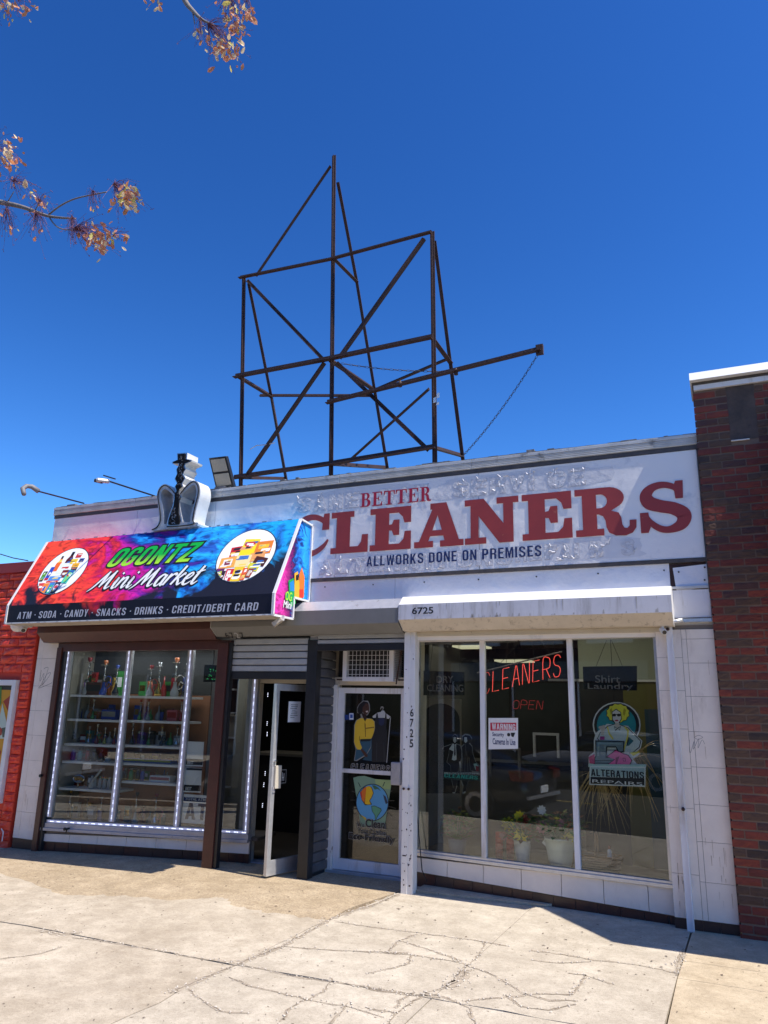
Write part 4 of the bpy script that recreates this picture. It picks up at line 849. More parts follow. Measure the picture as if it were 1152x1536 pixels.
# ------------------------------------------------------------------ printed awning
AX0, AX1 = -8.45, -4.41
aw = thing('shop_awning', 'printed box awning in red magenta blue and black advertising a mini market', 'awning', (-6.4, -.3, 2.73))
def swirl(name, extra=0.0, side=False):
    m = bpy.data.materials.new(name); m.use_nodes = True; M[name] = m
    n = m.node_tree.nodes; l = m.node_tree.links; b = n['Principled BSDF']; b.inputs['Roughness'].default_value = .6; b.inputs['Specular IOR Level'].default_value = .3
    g = n.new('ShaderNodeNewGeometry'); sp = n.new('ShaderNodeSeparateXYZ'); l.new(g.outputs['Position'], sp.inputs[0])
    def noi(s, d, dist, loc, sc=(1, 1, 1)):
        mp = n.new('ShaderNodeMapping'); mp.inputs['Location'].default_value = loc; mp.inputs['Scale'].default_value = sc; l.new(g.outputs['Position'], mp.inputs[0])
        t = n.new('ShaderNodeTexNoise'); t.inputs['Scale'].default_value = s; t.inputs['Detail'].default_value = d; t.inputs['Distortion'].default_value = dist; l.new(mp.outputs[0], t.inputs['Vector']); return t.outputs['Fac']
    def ma(op, a, b_=None, c=None):
        x = n.new('ShaderNodeMath'); x.operation = op
        for i, v in enumerate((a, b_, c)):
            if v is None: continue
            if isinstance(v, (int, float)): x.inputs[i].default_value = v
            else: l.new(v, x.inputs[i])
        return x.outputs[0]
    def ramp(f, e, interp='LINEAR'):
        r = n.new('ShaderNodeValToRGB'); r.color_ramp.interpolation = interp
        while len(r.color_ramp.elements) < len(e): r.color_ramp.elements.new(.5)
        for k, (p, c) in enumerate(e): r.color_ramp.elements[k].position = p; r.color_ramp.elements[k].color = (*(hexc(c) if isinstance(c, str) else c), 1)
        l.new(f, r.inputs[0]); return r.outputs[0]
    wv = noi(1.9, 4, 1.6, (3, 1, 0), (1, 1, 1.3)); fine = noi(4.5, 5, 2.4, (0, 5, 2), (.8, 1, 2.0))
    if side:
        u = ma('MULTIPLY_ADD', sp.outputs['Y'], 1.15, .98)
        pos = ma('ADD', ma('MULTIPLY_ADD', fine, .5, -.25), u)
        c = ramp(pos, [(0, '#e8309a'), (.3, '#f23fb0'), (.42, '#a02078'), (.55, '#1d1d58'), (.68, '#1a6fd0'), (.82, '#2aa8ec'), (1, '#1560c8')])
    else:
        u = ma('DIVIDE', ma('SUBTRACT', sp.outputs['X'], AX0), AX1-AX0)
        zz_ = ma('MULTIPLY_ADD', sp.outputs['Z'], .16, -.53)
        pos = ma('ADD', ma('ADD', ma('MULTIPLY_ADD', wv, .72, -.36), u), zz_)
        c = ramp(pos, [(0, '#e0342c'), (.14, '#ef4a30'), (.27, '#e23238'), (.36, '#b01848'), (.44, '#c81c98'), (.53, '#6a1a90'), (.60, '#1c2a88'), (.68, '#1586dc'), (.78, '#28b0f0'), (.87, '#2458b8'), (1, '#18a0e4')])
    hl = ramp(fine, [(0, (.25, .25, .3)), (.38, (.42, .42, .5)), (.48, (1, 1, 1)), (.60, (1.15, 1.1, 1.1)), (.7, (1.7, 1.5, 1.3))])
    mx = n.new('ShaderNodeMix'); mx.data_type = 'RGBA'; mx.blend_type = 'MULTIPLY'; mx.inputs[0].default_value = .8; l.new(c, mx.inputs[6]); l.new(hl, mx.inputs[7])
    # ink-black areas: bottom corners of the artwork
    if side: dm = ma('MULTIPLY_ADD', sp.outputs['Z'], -1.1, 3.55)
    else:
        e1 = ma('ABSOLUTE', ma('SUBTRACT', u, .37)); dm = ma('ADD', ma('MULTIPLY', e1, 1.25), ma('MULTIPLY_ADD', sp.outputs['Z'], -.95, 3.06+extra))
    dk = ma('ADD', dm, ma('MULTIPLY_ADD', noi(2.6, 5, 1.2, (7, 2, 4)), 1.3, -.65))
    df = ramp(dk, [(.40, (0, 0, 0)), (.56, (1, 1, 1))])
    m2 = n.new('ShaderNodeMix'); m2.data_type = 'RGBA'; l.new(df, m2.inputs[0]); l.new(mx.outputs[2], m2.inputs[6]); m2.inputs[7].default_value = (.009, .010, .022, 1)
    l.new(m2.outputs[2], b.inputs['Base Color'])
    bp = n.new('ShaderNodeBump'); bp.inputs['Strength'].default_value = .35; bp.inputs['Distance'].default_value = .03; l.new(noi(2.2, 3, .8, (2, 9, 1), (1.6, 1, .7)), bp.inputs['Height']); l.new(bp.outputs[0], b.inputs['Normal']); return m
swirl('awning_print'); swirl('valance_print', .22); swirl('awning_side_print', side=True)
yT, zT, yF, zF, zB_ = -.29, 3.90, -.77, 2.955, 2.735
AP = PL((0, yT, zT), (1, 0, 0), (0, yT-yF, zT-zF)); 
if AP.n.y > 0: AP.n = -AP.n
VP = PL((0, yF, 0), (1, 0, 0), (0, 0, 1))
t_ = .012
mb = MB(); mb.slab([(AX0, yF, zF), (AX1, yF, zF), (AX1, yT, zT), (AX0, yT, zT)], -AP.n*t_); mb.build('awning_front', 'awning_print', aw)
mb = MB(); mb.slab([(AX0, yF, zB_), (AX1, yF, zB_), (AX1, yF, zF), (AX0, yF, zF)], (0, t_, 0)); mb.build('valance', 'valance_print', aw)
mb = MB(); mb.slab([(AX0, yT, zT-.002), (AX1, yT, zT-.002), (AX1, -.02, zT-.02), (AX0, -.02, zT-.02)], (0, 0, -t_)); mb.build('awning_top', 'awning_print', aw)
sp_ = [(yF+.004, zB_-.012), (-.36, zB_-.012), (-.36, 2.965), (-.024, 2.965), (-.024, zT-.024), (yT, zT-.006), (yF+.004, zF-.004)]
SPL = PL((AX1+.004, 0, 0), (0, 1, 0), (0, 0, 1), (1, 0, 0))
for xx, s in ((AX1, 1), (AX0, -1)):
    mb = MB(); mb.slab([(xx-s*.003, y, z) for y, z in sp_], (s*.004, 0, 0)); mb.build('side_panel', 'awning_side_print', aw)
    tr = MB(); lp = sp_+[sp_[0]]
    for (ya, za), (yb, zb) in zip(lp, lp[1:]): tr.bar((xx+s*.006, ya-.004, za), (xx+s*.006, yb-.004, zb), .030, .022)
    tr.build('side_trim', 'white_cap', aw)
tr = MB(); tr.box(AX0-.01, AX1+.01, yF-.006, yF+.012, zB_-.016, zB_-.001); tr.build('bottom_trim', 'white_cap', aw)
rs5 = random.Random(9); st = MB(); x = AX0+.05
while x < AX1-.05:      # ragged fabric edge staples, top and bottom
    st.box(x, x+rs5.uniform(.03, .09), yT-.001, yT+.02, zT+.001, zT+rs5.uniform(.006, .018)); st.box(x+.05, x+.05+rs5.uniform(.02, .07), yF-.0085, yF-.0062, zB_-.014, zB_-.004); x += rs5.uniform(.10, .22)
st.build('staple', 'alu_dull', aw, kind='stuff')
sf = [AX0+.01, -7.55, -6.7, -5.75, -5.05, AX1-.012]
for a, b in zip(sf, sf[1:]): MB().box(a+.002, b-.002, yF+.016, -.32, zB_-.004, zB_+.006).build('soffit_panel', 'soffit', aw)
MB().box(AX0+.01, AX1-.012, -.318, -.30, zB_-.004, 2.92).build('soffit_return', 'brown_paint', aw)
# artwork
def auv(x, y): return AP.uv(x, y)
o1 = AP.uv(159, 851); o2 = AP.uv(306, 813)
for fat, m_, c, g in ((.085, 'black', .0015, 0), (.035, 'og', .003, 0)):
    if m_ == 'og' and 'og' not in M:
        mg = mat('green_gradient_print', (.05, .62, .05), .45); M['og'] = mg
        n = mg.node_tree.nodes; l = mg.node_tree.links; gg = n.new('ShaderNodeNewGeometry'); ss = n.new('ShaderNodeSeparateXYZ'); l.new(gg.outputs['Position'], ss.inputs[0])
        mr = n.new('ShaderNodeMapRange'); mr.inputs[1].default_value = o1[1]*AP.v.z+zT; mr.inputs[2].default_value = o2[1]*AP.v.z+zT; l.new(ss.outputs['Z'], mr.inputs[0])
        rr = n.new('ShaderNodeValToRGB'); rr.color_ramp.elements[0].color = (*hexc('#a8e030'), 1); rr.color_ramp.elements[1].color = (*hexc('#10a83c'), 1); rr.color_ramp.elements[0].position = .02; rr.color_ramp.elements[1].position = .5
        l.new(mr.outputs[0], rr.inputs[0]); l.new(rr.outputs[0], n['Principled BSDF'].inputs['Base Color'])
    for mb in block_text('OGONTZ', AP, o1[0]-.02, o1[1], o2[0]-o1[0]-.09, o2[1]-o1[1], c, shear=.40, off=(.024 if m_ == 'black' else .0), gap=1.1, mb='each', step=.0002): mb.build('letter' if m_ != 'black' else 'letter_outline', m_, aw)
# brush script
SCR = {
 'M': (1.15, [([(-.18,-.12),(.02,.10),(.22,.55),(.40,1.0)],[.03,.09,.13,.12]), ([(.40,1.0),(.40,.6),(.42,.1)],[.05,.15,.10]), ([(.42,.10),(.60,.55),(.82,1.02)],[.04,.10,.12]), ([(.82,1.02),(.80,.6),(.82,.12),(.92,.0),(1.08,.14)],[.05,.15,.15,.09,.05])]),
 'i': (.34, [([(.02,.25),(.12,.60),(.12,.30),(.14,.05),(.24,.0),(.36,.16)],[.03,.13,.15,.14,.09,.04]), ([(.18,.80),(.22,.88)],[.13,.13])]),
 'n': (.60, [([(.0,.02),(.05,.35),(.08,.62)],[.12,.15,.13]), ([(.08,.30),(.22,.56),(.36,.58),(.38,.40),(.38,.10),(.46,.0),(.60,.16)],[.04,.09,.13,.15,.14,.09,.04])]),
 'a': (.60, [([(.42,.52),(.24,.62),(.07,.42),(.08,.10),(.22,.0),(.36,.16),(.44,.5)],[.08,.11,.15,.15,.09,.07,.10]), ([(.44,.60),(.42,.2),(.48,.0),(.62,.16)],[.14,.15,.09,.04])]),
 'r': (.46, [([(.0,.02),(.06,.4),(.09,.64)],[.12,.15,.13]), ([(.09,.34),(.22,.58),(.36,.62),(.42,.52)],[.04,.09,.14,.12])]),
 'k': (.58, [([(.0,.02),(.10,.5),(.20,1.05)],[.12,.14,.13]), ([(.10,.28),(.26,.42),(.42,.62),(.46,.52)],[.05,.09,.12,.08]), ([(.20,.36),(.32,.16),(.42,.0),(.58,.14)],[.08,.14,.10,.04])]),
 'e': (.48, [([(.08,.26),(.26,.36),(.36,.52),(.26,.63),(.10,.48),(.06,.18),(.18,.0),(.34,.03),(.50,.18)],[.06,.08,.09,.10,.14,.16,.12,.08,.04])]),
 't': (.42, [([(.22,.98),(.14,.5),(.12,.12),(.22,.0),(.40,.16)],[.12,.15,.14,.10,.04]), ([(.0,.62),(.18,.68),(.42,.74)],[.05,.09,.05])]),
}
mm1 = AP.uv(133, 886.6); mm2 = AP.uv(303, 850)
word = 'Mini Market'; tw = sum(SCR[c][0] if c != ' ' else .22 for c in word); H_ = (mm2[1]-mm1[1])*.98; base = mm1[1]+.02; kx = (mm2[0]-mm1[0]+.06-.25*H_)/tw
for grow, m_, c in ((.045, 'black', .0032), (0, 'sw', .0062)):
    if 'sw' not in M: M['sw'] = mat('white_script_print', (.75, .76, .78), .45)
    a = mm1[0]+.03
    for ch in word:
        if ch == ' ': a += .22*kx; continue
        wch, sts = SCR[ch]; mb = MB()
        for i, (pts, ws) in enumerate(sts):
            P = [(p[0]*kx+p[1]*H_*.30, p[1]*H_) for p in pts]; vs, fs = stroke(P, [w_*kx*1.02+grow*(1 if grow else 0)*1.0 for w_ in ws], n=5)
            mb.add([AP.at(a+p[0], base+p[1], c+i*.0006) for p in vs], fs)
        mb.build('script_letter', m_, aw); a += wch*kx
va = VP.uv(25.4, 928.7); vb = VP.uv(390, 896)
lt_ = block_text('ATM . SODA . CANDY . SNACKS . DRINKS . CREDIT/DEBIT CARD', VP, va[0]+.0, va[1]+.0, vb[0]-va[0]-.02, .090, .003, off=-.0012, shear=.15, gap=1.3, mb='each')
for t_ in lt_: t_.build('letter', mat('pale_grey_print', (.60, .60, .64), .5), aw)
# round pictures of drinks and snacks
def roundel(cx, cy, r, items):
    mb = MB(); vs, fs = outline([ell(cx, cy, r*1.03, r*1.03, 40)]); mb.add([AP.at(p[0], p[1], .0015) for p in vs], fs); mb.build('picture_rim', 'black', aw)
    mb = MB(); vs, fs = outline([ell(cx, cy, r, r, 40)]); mb.add([AP.at(p[0], p[1], .002) for p in vs], fs); mb.build('picture_ground', flat('#f4f4f4'), aw)
    ms = []; mb = MB(); rx = random.Random(int(r*1000)); more = []
    for h, pts in items:
        more.append((h, pts)); xs = [p[0] for p in pts]; ys = [p[1] for p in pts]; w_, h_ = max(xs)-min(xs), max(ys)-min(ys); mx, my = (max(xs)+min(xs))/2, (max(ys)+min(ys))/2
        if w_*h_ > .03:
            for _ in range(3):
                a, b = rx.uniform(.15, .42)*w_, rx.uniform(.04, .14)*h_; ox, oy = rx.uniform(-.2, .2)*w_, rx.uniform(-.34, .34)*h_
                more.append((rx.choice(['#f6f2e8', '#2a2030', '#c83028', '#f0d060', '#3060a8', '#e8a070', '#fbfbf5']), [(mx+ox-a, my+oy-b), (mx+ox+a*.9, my+oy-b*.7), (mx+ox+a, my+oy+b), (mx+ox-a*.8, my+oy+b*.8)]))
    items = more
    for i, (h, pts) in enumerate(items):
        mt = flat(h)
        if mt not in ms: ms.append(mt)
        mb.m = ms.index(mt); Q = []
        for a, b in pts:
            L = math.hypot(a, b); k = min(1, .985/L) if L else 1; Q.append((cx+a*k*r, cy+b*k*r))
        vs, fs = outline([Q]); mb.add([AP.at(p[0], p[1], .0026+i*.00007) for p in vs], fs)
    mb.build('product_picture', ms, aw)
def rc(a0, a1, b0, b1, t=0.0):
    c, s = math.cos(rad(t)), math.sin(rad(t)); mx, my = (a0+a1)/2, (b0+b1)/2
    return [(mx+(x-mx)*c-(y-my)*s, my+(x-mx)*s+(y-my)*c) for x, y in ((a0, b0), ((a0+a1)/2, b0), (a1, b0), (a1, b1), ((a0+a1)/2, b1), (a0, b1))]
def bottle(x, y0, y1, w): h = y1-y0; return [(x-w, y0), (x+w, y0), (x+w, y0+.55*h), (x+.4*w, y0+.8*h), (x+.4*w, y1), (x-.4*w, y1), (x-.4*w, y0+.8*h), (x-w, y0+.55*h)]
IT1 = [('#f06a20', bottle(-.42, .0, .62, .13)), ('#20120c', rc(-.47, -.37, .55, .68)), ('#5a1a10', bottle(.0, .1, .82, .15)), ('#160c0a', rc(-.07, .07, .66, .84)), ('#e8efe8', rc(-.32, .22, -.12, .34)), ('#2346b4', rc(-.68, -.5, -.38, .2)), ('#c02030', rc(-.68, -.5, -.38, -.28)), ('#12160f', rc(-.92, -.72, -.42, .02)), ('#78d020', rc(-.88, -.855, -.34, -.04)), ('#78d020', rc(-.83, -.805, -.34, -.04)), ('#78d020', rc(-.78, -.755, -.34, -.04)),
 ('#c8302c', rc(.22, .48, .55, .74)), ('#f0c828', rc(.12, .42, .28, .5)), ('#20408c', rc(.50, .72, .34, .50)), ('#f0b020', rc(.3, .62, .12, .3)), ('#242020', rc(.34, .62, -.06, .10)), ('#7a2418', rc(.0, .36, -.3, .02)), ('#e8e8f0', rc(.1, .2, -.2, -.1)), ('#4f8fd0', rc(-.46, .1, -.42, -.22)), ('#d84028', rc(-.5, .06, -.5, -.42)), ('#f0e8e0', rc(-.5, .06, -.56, -.5)),
 ('#48c8b0', rc(.26, .56, -.56, .0, -8)), ('#88d870', rc(.34, .46, -.5, -.1, -8)), ('#e04848', rc(-.80, -.52, -.9, -.5)), ('#f08a30', rc(-.54, -.26, -.95, -.52)), ('#4050b0', rc(-.46, -.36, -.84, -.66)), ('#3f86c8', rc(-.26, -.02, -.98, -.5)), ('#2fc080', rc(-.18, -.06, -.95, -.62)), ('#16284c', rc(0, .26, -.98, -.5)), ('#d8d8e8', ell(.13, -.72, .1, .14, 10)), ('#d03848', ell(.13, -.70, .08, .07, 8))]
IT2 = [('#c82020', rc(-.62, -.18, -.05, .36, 6)), ('#f6f0f0', rc(-.54, -.24, .0, .1, 6)), ('#f4dc20', rc(-.26, .30, -.12, .62, -4)), ('#d02828', ell(.0, .42, .2, .1, 12)), ('#f6f0f0', rc(-.12, .12, .38, .46, -4)), ('#e88028', rc(.26, .84, .0, .5, 2)), ('#f4c030', rc(.36, .72, .22, .36, 8)), ('#e8a060', rc(.2, .7, -.24, .1, 12)), ('#f2dca0', rc(-.38, .24, -.44, .0)), ('#4a78c0', rc(-.2, .14, -.16, -.02)), ('#f0a848', rc(-.84, -.28, -.46, -.04, 5)), ('#f2e8e0', rc(-.72, -.4, -.38, -.12, 5)), ('#7a2c48', rc(-.66, -.46, -.34, -.2, 5)),
 ('#4a2018', rc(.38, .84, -.44, -.12, -14)), ('#d8d038', rc(.24, .66, -.62, -.34, -12)), ('#6a2a6a', rc(-.88, -.56, -.62, -.46)), ('#b8c838', rc(-.8, -.6, -.78, -.58, 20)), ('#301830', rc(-.62, -.48, -.86, -.56)), ('#d02830', rc(-.48, -.2, -.98, -.5)), ('#f4f0f0', rc(-.42, -.30, -.95, -.56)), ('#f0c830', rc(-.2, .16, -.98, -.44)), ('#2a1c1c', rc(-.14, .06, -.66, -.58)), ('#2a1c1c', rc(-.14, .06, -.8, -.72)), ('#f0f0f0', rc(-.14, .06, -.9, -.84)), ('#e06030', rc(.12, .3, -.95, -.5)), ('#9a4028', rc(.3, .5, -.86, -.54, -10)), ('#d8c8b8', rc(.34, .44, -.8, -.6, -10))]
def vv(q): return AP.uv(*q)
c1 = ((vv((56, 889))[0]+vv((135, 832))[0])/2-.04, (vv((118, 824))[1]+vv((70, 890))[1])/2)
roundel(c1[0], c1[1], .375, IT1)
c2 = ((vv((325, 850))[0]+vv((413.5, 815))[0])/2, (vv((388, 797.5))[1]+vv((350, 870))[1])/2)
roundel(c2[0], c2[1], .385, IT2)
# packets and name on the side panel
decal(SPL, [('#12a050', [(432,871),(440,867),(443,905),(434,912)]), ('#2888d0', [(434,874),(440,870),(441,886),(435,890)]), ('#f0b030', [(441,860),(446,857),(452,900),(441,898)]), ('#f07828', [(448,862),(452,851),(456,866),(455,896),(449,896)]), ('#281818', [(443,863),(447,861),(447,870),(443,871)]), ('#e83828', [(448,884),(454,884),(454,897),(448,896)]), ('#18a058', [(427,889),(438,886),(438,902),(427,900)])], aw, 'side_picture', .006)
for s_, q0, q1, m_ in (('OG', (427.5, 900), (438, 889), 'og'), ('Mini', (424, 911), (437.5, 903), 'sw')):
    a, b = SPL.uv(*q0, .006); c, d = SPL.uv(*q1, .006); mb = MB(); put_text(mb, s_, SPL, a, b, c-a, max(.05, d-b), .011, fat=.02, shear=.2); mb.build('lettering', m_, aw)

# cameras and lamp under the awning
def bullet(loc, aim, label, s=1.0, m='white_cap'):
    t = thing('security_camera', label, 'security camera', loc, 'security cameras under the awning'); L = Vector(loc); A = Vector(aim).normalized()
    MB().lathe([(.035*s, 0), (.035*s, .012), (.012*s, .02), (.012*s, .05*s)], L, 10, (0, 0, -1)).build('mount', m, t)
    c = L+Vector((0, 0, -.065*s)); MB().lathe([(.026*s, -.06*s), (.03*s, -.05*s), (.03*s, .05*s), (.027*s, .055*s)], c, 12, A).build('housing', m, t, smooth=False)
    MB().lathe([(.022*s, .0), (.022*s, .004)], c+A*.056*s, 10, A).build('lens', 'black_gloss', t); return t
bullet(on(37, 940, -.45)+Vector((0, 0, .06)), (.5, -.6, -.5), 'white bullet camera under the left end of the printed awning', 1.2)
t = thing('dome_lamp', 'round white dome lamp tucked under the left end of the awning', 'lamp', on(27, 945, -.45))
MB().lathe([(.0, -.09), (.05, -.08), (.085, -.04), (.095, 0), (.095, .03)], on(27, 938, -.45), 14).build('dome', 'white_cap', t, smooth=True); MB().lathe([(.10, 0), (.10, .03)], on(27, 938, -.45)+Vector((0, 0, .03)), 14).build('rim', 'alu', t)
t = thing('wall_sensor', 'small cream sensor box hanging from the right corner of the awning', 'sensor', on(419, 935, -.60)); p = on(419, 935, -.60)
MB().bar(p+Vector((-.06, -.03, -.02)), p+Vector((.03, .0, .05)), .07, .05).build('body', 'soffit', t, bevel=.004); MB().bar(p+Vector((.04, 0, .03)), (p.x+.05, p.y, zB_), .025).build('bracket', 'white_cap', t)
bullet((xr0-.02, -.12, 2.60), (.3, -.9, -.4), 'small white camera at the right end of the stained white shutter box', .9)

# ------------------------------------------------------------------ chrome letter M with a water pipe, on the awning
ms = thing('letter_sign', 'chrome channel letter M with a water pipe figure standing on the awning', 'sign', on(266, 792, -.2))
YM = -.33; MP = PL((0, YM, 0), (1, 0, 0), (0, 0, 1)); DM = .22
def z12(pts): return [MP.uv(228+x/12, 672+y/12) for x, y in pts]
out_ = z12(smooth_path([(0,1460),(80,1420),(130,1300),(120,1100),(95,900),(105,780),(160,690),(240,650),(330,690),(400,770),(455,830)], 4)[:-1]+[(455,830),(505,830)]+smooth_path([(505,830),(580,720),(680,610),(760,585),(830,625),(865,720),(860,860),(810,1050),(770,1220),(760,1330),(830,1345),(820,1400)], 4)[1:]+[(500,1440),(250,1460),(20,1500)])
inL = z12(smooth_path([(215,1370),(215,1200),(190,1000),(165,860),(175,790),(230,740),(300,770),(385,850),(400,900),(370,1050),(310,1200),(265,1370)], 3))
inR = z12(smooth_path([(560,1340),(520,1150),(505,1000),(520,870),(620,760),(740,670),(785,700),(800,800),(770,980),(700,1200),(695,1335)], 3))
vs, fs = outline([out_, inL, inR], .012)
mb = MB(); mb.add([MP.at(p[0], p[1], p[2]) for p in vs], fs); mb.build('letter_face', 'silver', ms)
def wall_of(loop, m_, name='letter_return'):
    mb = MB(); n = len(loop)
    for i in range(n):
        a, b = loop[i], loop[(i+1) % n]; mb.poly([MP.at(*a, -.006), MP.at(*b, -.006), MP.at(*b, -DM), MP.at(*a, -DM)])
    mb.build(name, m_, ms)
wall_of(out_, 'chrome_white'); wall_of(inL, 'silver'); wall_of(inR, 'silver')
nb = MB(); nb.tube([MP.at(*p, .014) for p in z12(smooth_path([(10,1475),(110,1420),(165,1300),(150,1100),(120,900),(135,780),(190,700),(260,680),(340,730),(430,830)], 3))], .006, 6)
nb.tube([MP.at(*p, .014) for p in z12(smooth_path([(520,830),(640,690),(740,615),(810,640),(845,740),(835,870),(780,1080),(745,1300),(760,1370),(500,1410),(280,1420)], 3))], .006, 6); nb.build('neon_outline', 'black_satin', ms, smooth=True)
pipe = [(475,110),(620,100),(610,200),(700,215),(690,245),(590,285),(575,320),(600,380),(560,440),(545,470),(590,540),(550,610),(530,640),(545,690),(505,760),(505,830),(520,880),(505,1000),(500,1150),(520,1300),(510,1385),(300,1395),(310,1300),(350,1180),(400,1050),(420,900),(415,850),(455,780),(430,700),(470,640),(430,560),(470,470),(460,390),(500,320),(500,280),(390,285),(385,255),(480,215)]
pu = z12(pipe); vs, fs = outline([pu], .016, -.007); mb = MB(); mb.add([MP.at(p[0], p[1], .016+p[2]) for p in vs], fs); mb.build('pipe_face', 'black_satin', ms)
grown = [z12([(x+(18 if x > 510 else -18), y-(14 if y < 130 else 0))])[0] for x, y in pipe]; vs, fs = outline([grown], .008); mb = MB(); mb.add([MP.at(p[0], p[1], .003+p[2]) for p in vs], fs); mb.build('pipe_rim', 'chrome', ms)
mb = MB(); n = len(grown)
for i in range(n):
    a, b = grown[i], grown[(i+1) % n]; mb.poly([MP.at(*a, 0), MP.at(*b, 0), MP.at(*b, -DM), MP.at(*a, -DM)])
mb.build('pipe_return', 'chrome_white', ms)
sp2 = MB(); r_ = random.Random(3)
for _ in range(90): x, y = (r_.uniform(390, 490), r_.uniform(1080, 1370)) if _ % 2 else (r_.uniform(495, 560), r_.uniform(150, 1000)); a, b = z12([(x-60+(y-1080)*-.05+30, y)])[0]; sp2.lathe([(.006, 0), (.002, .008)], MP.at(a, b, .024), 5, MP.n)
sp2.build('sequin', 'chrome', ms, kind='stuff')
# floodlight on the parapet
fl = thing('floodlight', 'square black twin panel floodlight tilted down on the parapet', 'floodlight', on(332, 731, .02))
FLq = [(313,687),(339,684),(351,730),(324,734)]; c4 = [on(x, y, -.10+.12*(y-684)/50) for x, y in FLq]
n_ = (c4[1]-c4[0]).cross(c4[3]-c4[0]).normalized(); n_ = n_ if n_.y < 0 else -n_
MB().slab([c4[3], c4[2], c4[1], c4[0]], -n_*.05).build('housing', 'black_paint', fl, bevel=.006)
def bil(u, v): return c4[0].lerp(c4[1], u).lerp(c4[3].lerp(c4[2], u), v)
for v0, v1 in ((.07, .47), (.54, .92)):
    MB().slab([bil(.1, v1)+n_*.004, bil(.9, v1)+n_*.004, bil(.9, v0)+n_*.004, bil(.1, v0)+n_*.004], n_*.004).build('lens', mat('yellowed_lens', (.50, .42, .30), .4, col2=(.42, .35, .26), nscale=60), fl)
p = bil(.6, .95)-n_*.05; MB().bar(p, (p.x+.02, p.y+.1, 4.47), .04).build('bracket', 'black_paint', fl)
# two gooseneck lamps on long arms
for (a, b, k, lab) in (((126, 755), (58, 737), [(58,737),(48,730),(40,729),(34,733),(36,741)], 'far left black arm lamp with a hooked head on the parapet'), ((232, 744), (164, 722), [(164,722),(154,722),(146,720)], 'black arm lamp with a straight head beside the chrome letter')):
    t = thing('arm_lamp', lab, 'lamp', on(*a, -.02), 'arm lamps on the parapet'); A = on(*a, -.0); B = on(*b, -.75)
    MB().tube([A, B], .011, 6).build('arm', 'black_paint', t)
    pts = [on(x, y, -.75-.06*i) for i, (x, y) in enumerate(k)]
    if len(k) > 3: MB().tube(pts, .034, 8, .03).build('hook', 'grey_cable', t, smooth=True)
    else:
        MB().lathe([(.026, 0), (.03, .02), (.03, .14), (.02, .16)], pts[0], 8, pts[2]-pts[0]).build('socket', 'alu_dull', t); MB().tube([pts[1], pts[2]+Vector((-.05, 0, .0))], .034, 8, .022).build('head', 'black_paint', t); MB().tube([pts[0]+Vector((.1, 0, .02)), pts[1]+Vector((0, 0, .08))], .009, 5).build('knuckle', 'black_paint', t)

# ------------------------------------------------------------------ steel billboard frame on the roof
bb = thing('billboard_frame', 'rusted empty steel billboard frame standing on the roof', 'billboard frame', (on(493, 717, 1.0).x, 1.0, 4.2))
YB = 1.0
def fr(x, y): return on(x, y, YB)
def rr(x, y, fx, fy):      # rear node: same x as the front node
    a = on(fx, fy, YB).x; d = ray(x, y); return CAMP+d*((a-CAMP.x)/d.x)
def beam(a, b, w=.065, t=.009, flip=1, name='beam', up=(0, 0, 1)): MB().angle(a, b, w, t, up, flip).build(name, 'rust', bb)
def zdown(p, z=4.2): return Vector((p.x, p.y, z))
LT, MT, RT = fr(363, 414), fr(498, 234), fr(645, 348)
LB, MBm, RB = fr(358, 726), fr(493, 715), fr(648.5, 695)
for a, b in ((LT, LB), (MT, MBm), (RT, RB)):
    d = (b-a); b2 = a+d*((4.2-a.z)/d.z); beam(a, b2, .066, .01, name='post'); MB().bar(a+Vector((.03, -.012, 0)), b2+Vector((.03, -.012, 0)), .014, .012).build('post_flange', 'rust', bb)
LM, MM, RM = fr(357, 568), fr(493, 543), fr(646, 510)
o = Vector((0, -.02, 0))
beam(fr(361, 420)+o, fr(495, 393)+o, .06); beam(fr(495, 393)+o, fr(648, 352)+o, .06)
beam(fr(354, 569)+o, fr(493, 543)+o, .08); beam(fr(493, 543)+o, fr(650, 510)+o, .08)
beam(fr(352, 720)+o, fr(493, 700)+o, .07); beam(fr(493, 700)+o, fr(655, 674)+o, .07)
o2_ = Vector((0, .03, 0))
beam(fr(384, 414)+o2_, fr(496, 249)+o2_, .05); beam(fr(368, 421)+o2_, fr(482, 540)+o2_, .05); beam(fr(636, 356)+o2_, fr(508, 536)+o2_, .05)
beam(fr(370, 716)+o2_, fr(488, 545)+o2_, .075); beam(fr(502, 545)+o2_, fr(640, 677)+o2_, .055)
# rear legs and cross brackets
RL = {'L': (rr(405, 597, 357, 568), rr(427, 720, 358, 716)), 'M': (rr(560, 588, 493, 543), rr(579, 704, 493, 700)), 'R': (rr(673, 546, 646, 510), rr(691, 686, 648, 674))}
def leg(p_top, p1, p2):
    d = p2-p1; b = p2+d*((4.2-p2.z)/d.z) if d.z < 0 else p2; beam(p_top, p1, .05, name='rear_leg'); beam(p1, Vector((b.x, b.y, 4.2)) if b.z > 4.0 else b, .055, name='rear_leg')
leg(fr(369, 424)+o2_, *RL['L']); leg(fr(648, 360)+o2_, *RL['R'])
mr = rr(533, 424, 496, 391); beam(fr(503, 272)+o2_, mr, .05, name='rear_leg'); leg(mr, *RL['M'])
beam(LM, RL['L'][0], .07, name='bracket'); beam(MM, RL['M'][0], .08, name='bracket'); beam(RM, RL['R'][0], .07, name='bracket'); beam(fr(500, 391), mr, .06, name='bracket')
beam(fr(648, 674), RL['R'][1], .06, name='bracket'); beam(fr(498, 699), RL['M'][1], .06, name='bracket'); beam(fr(362, 719), rr(427, 720, 358, 716), .05, name='bracket')
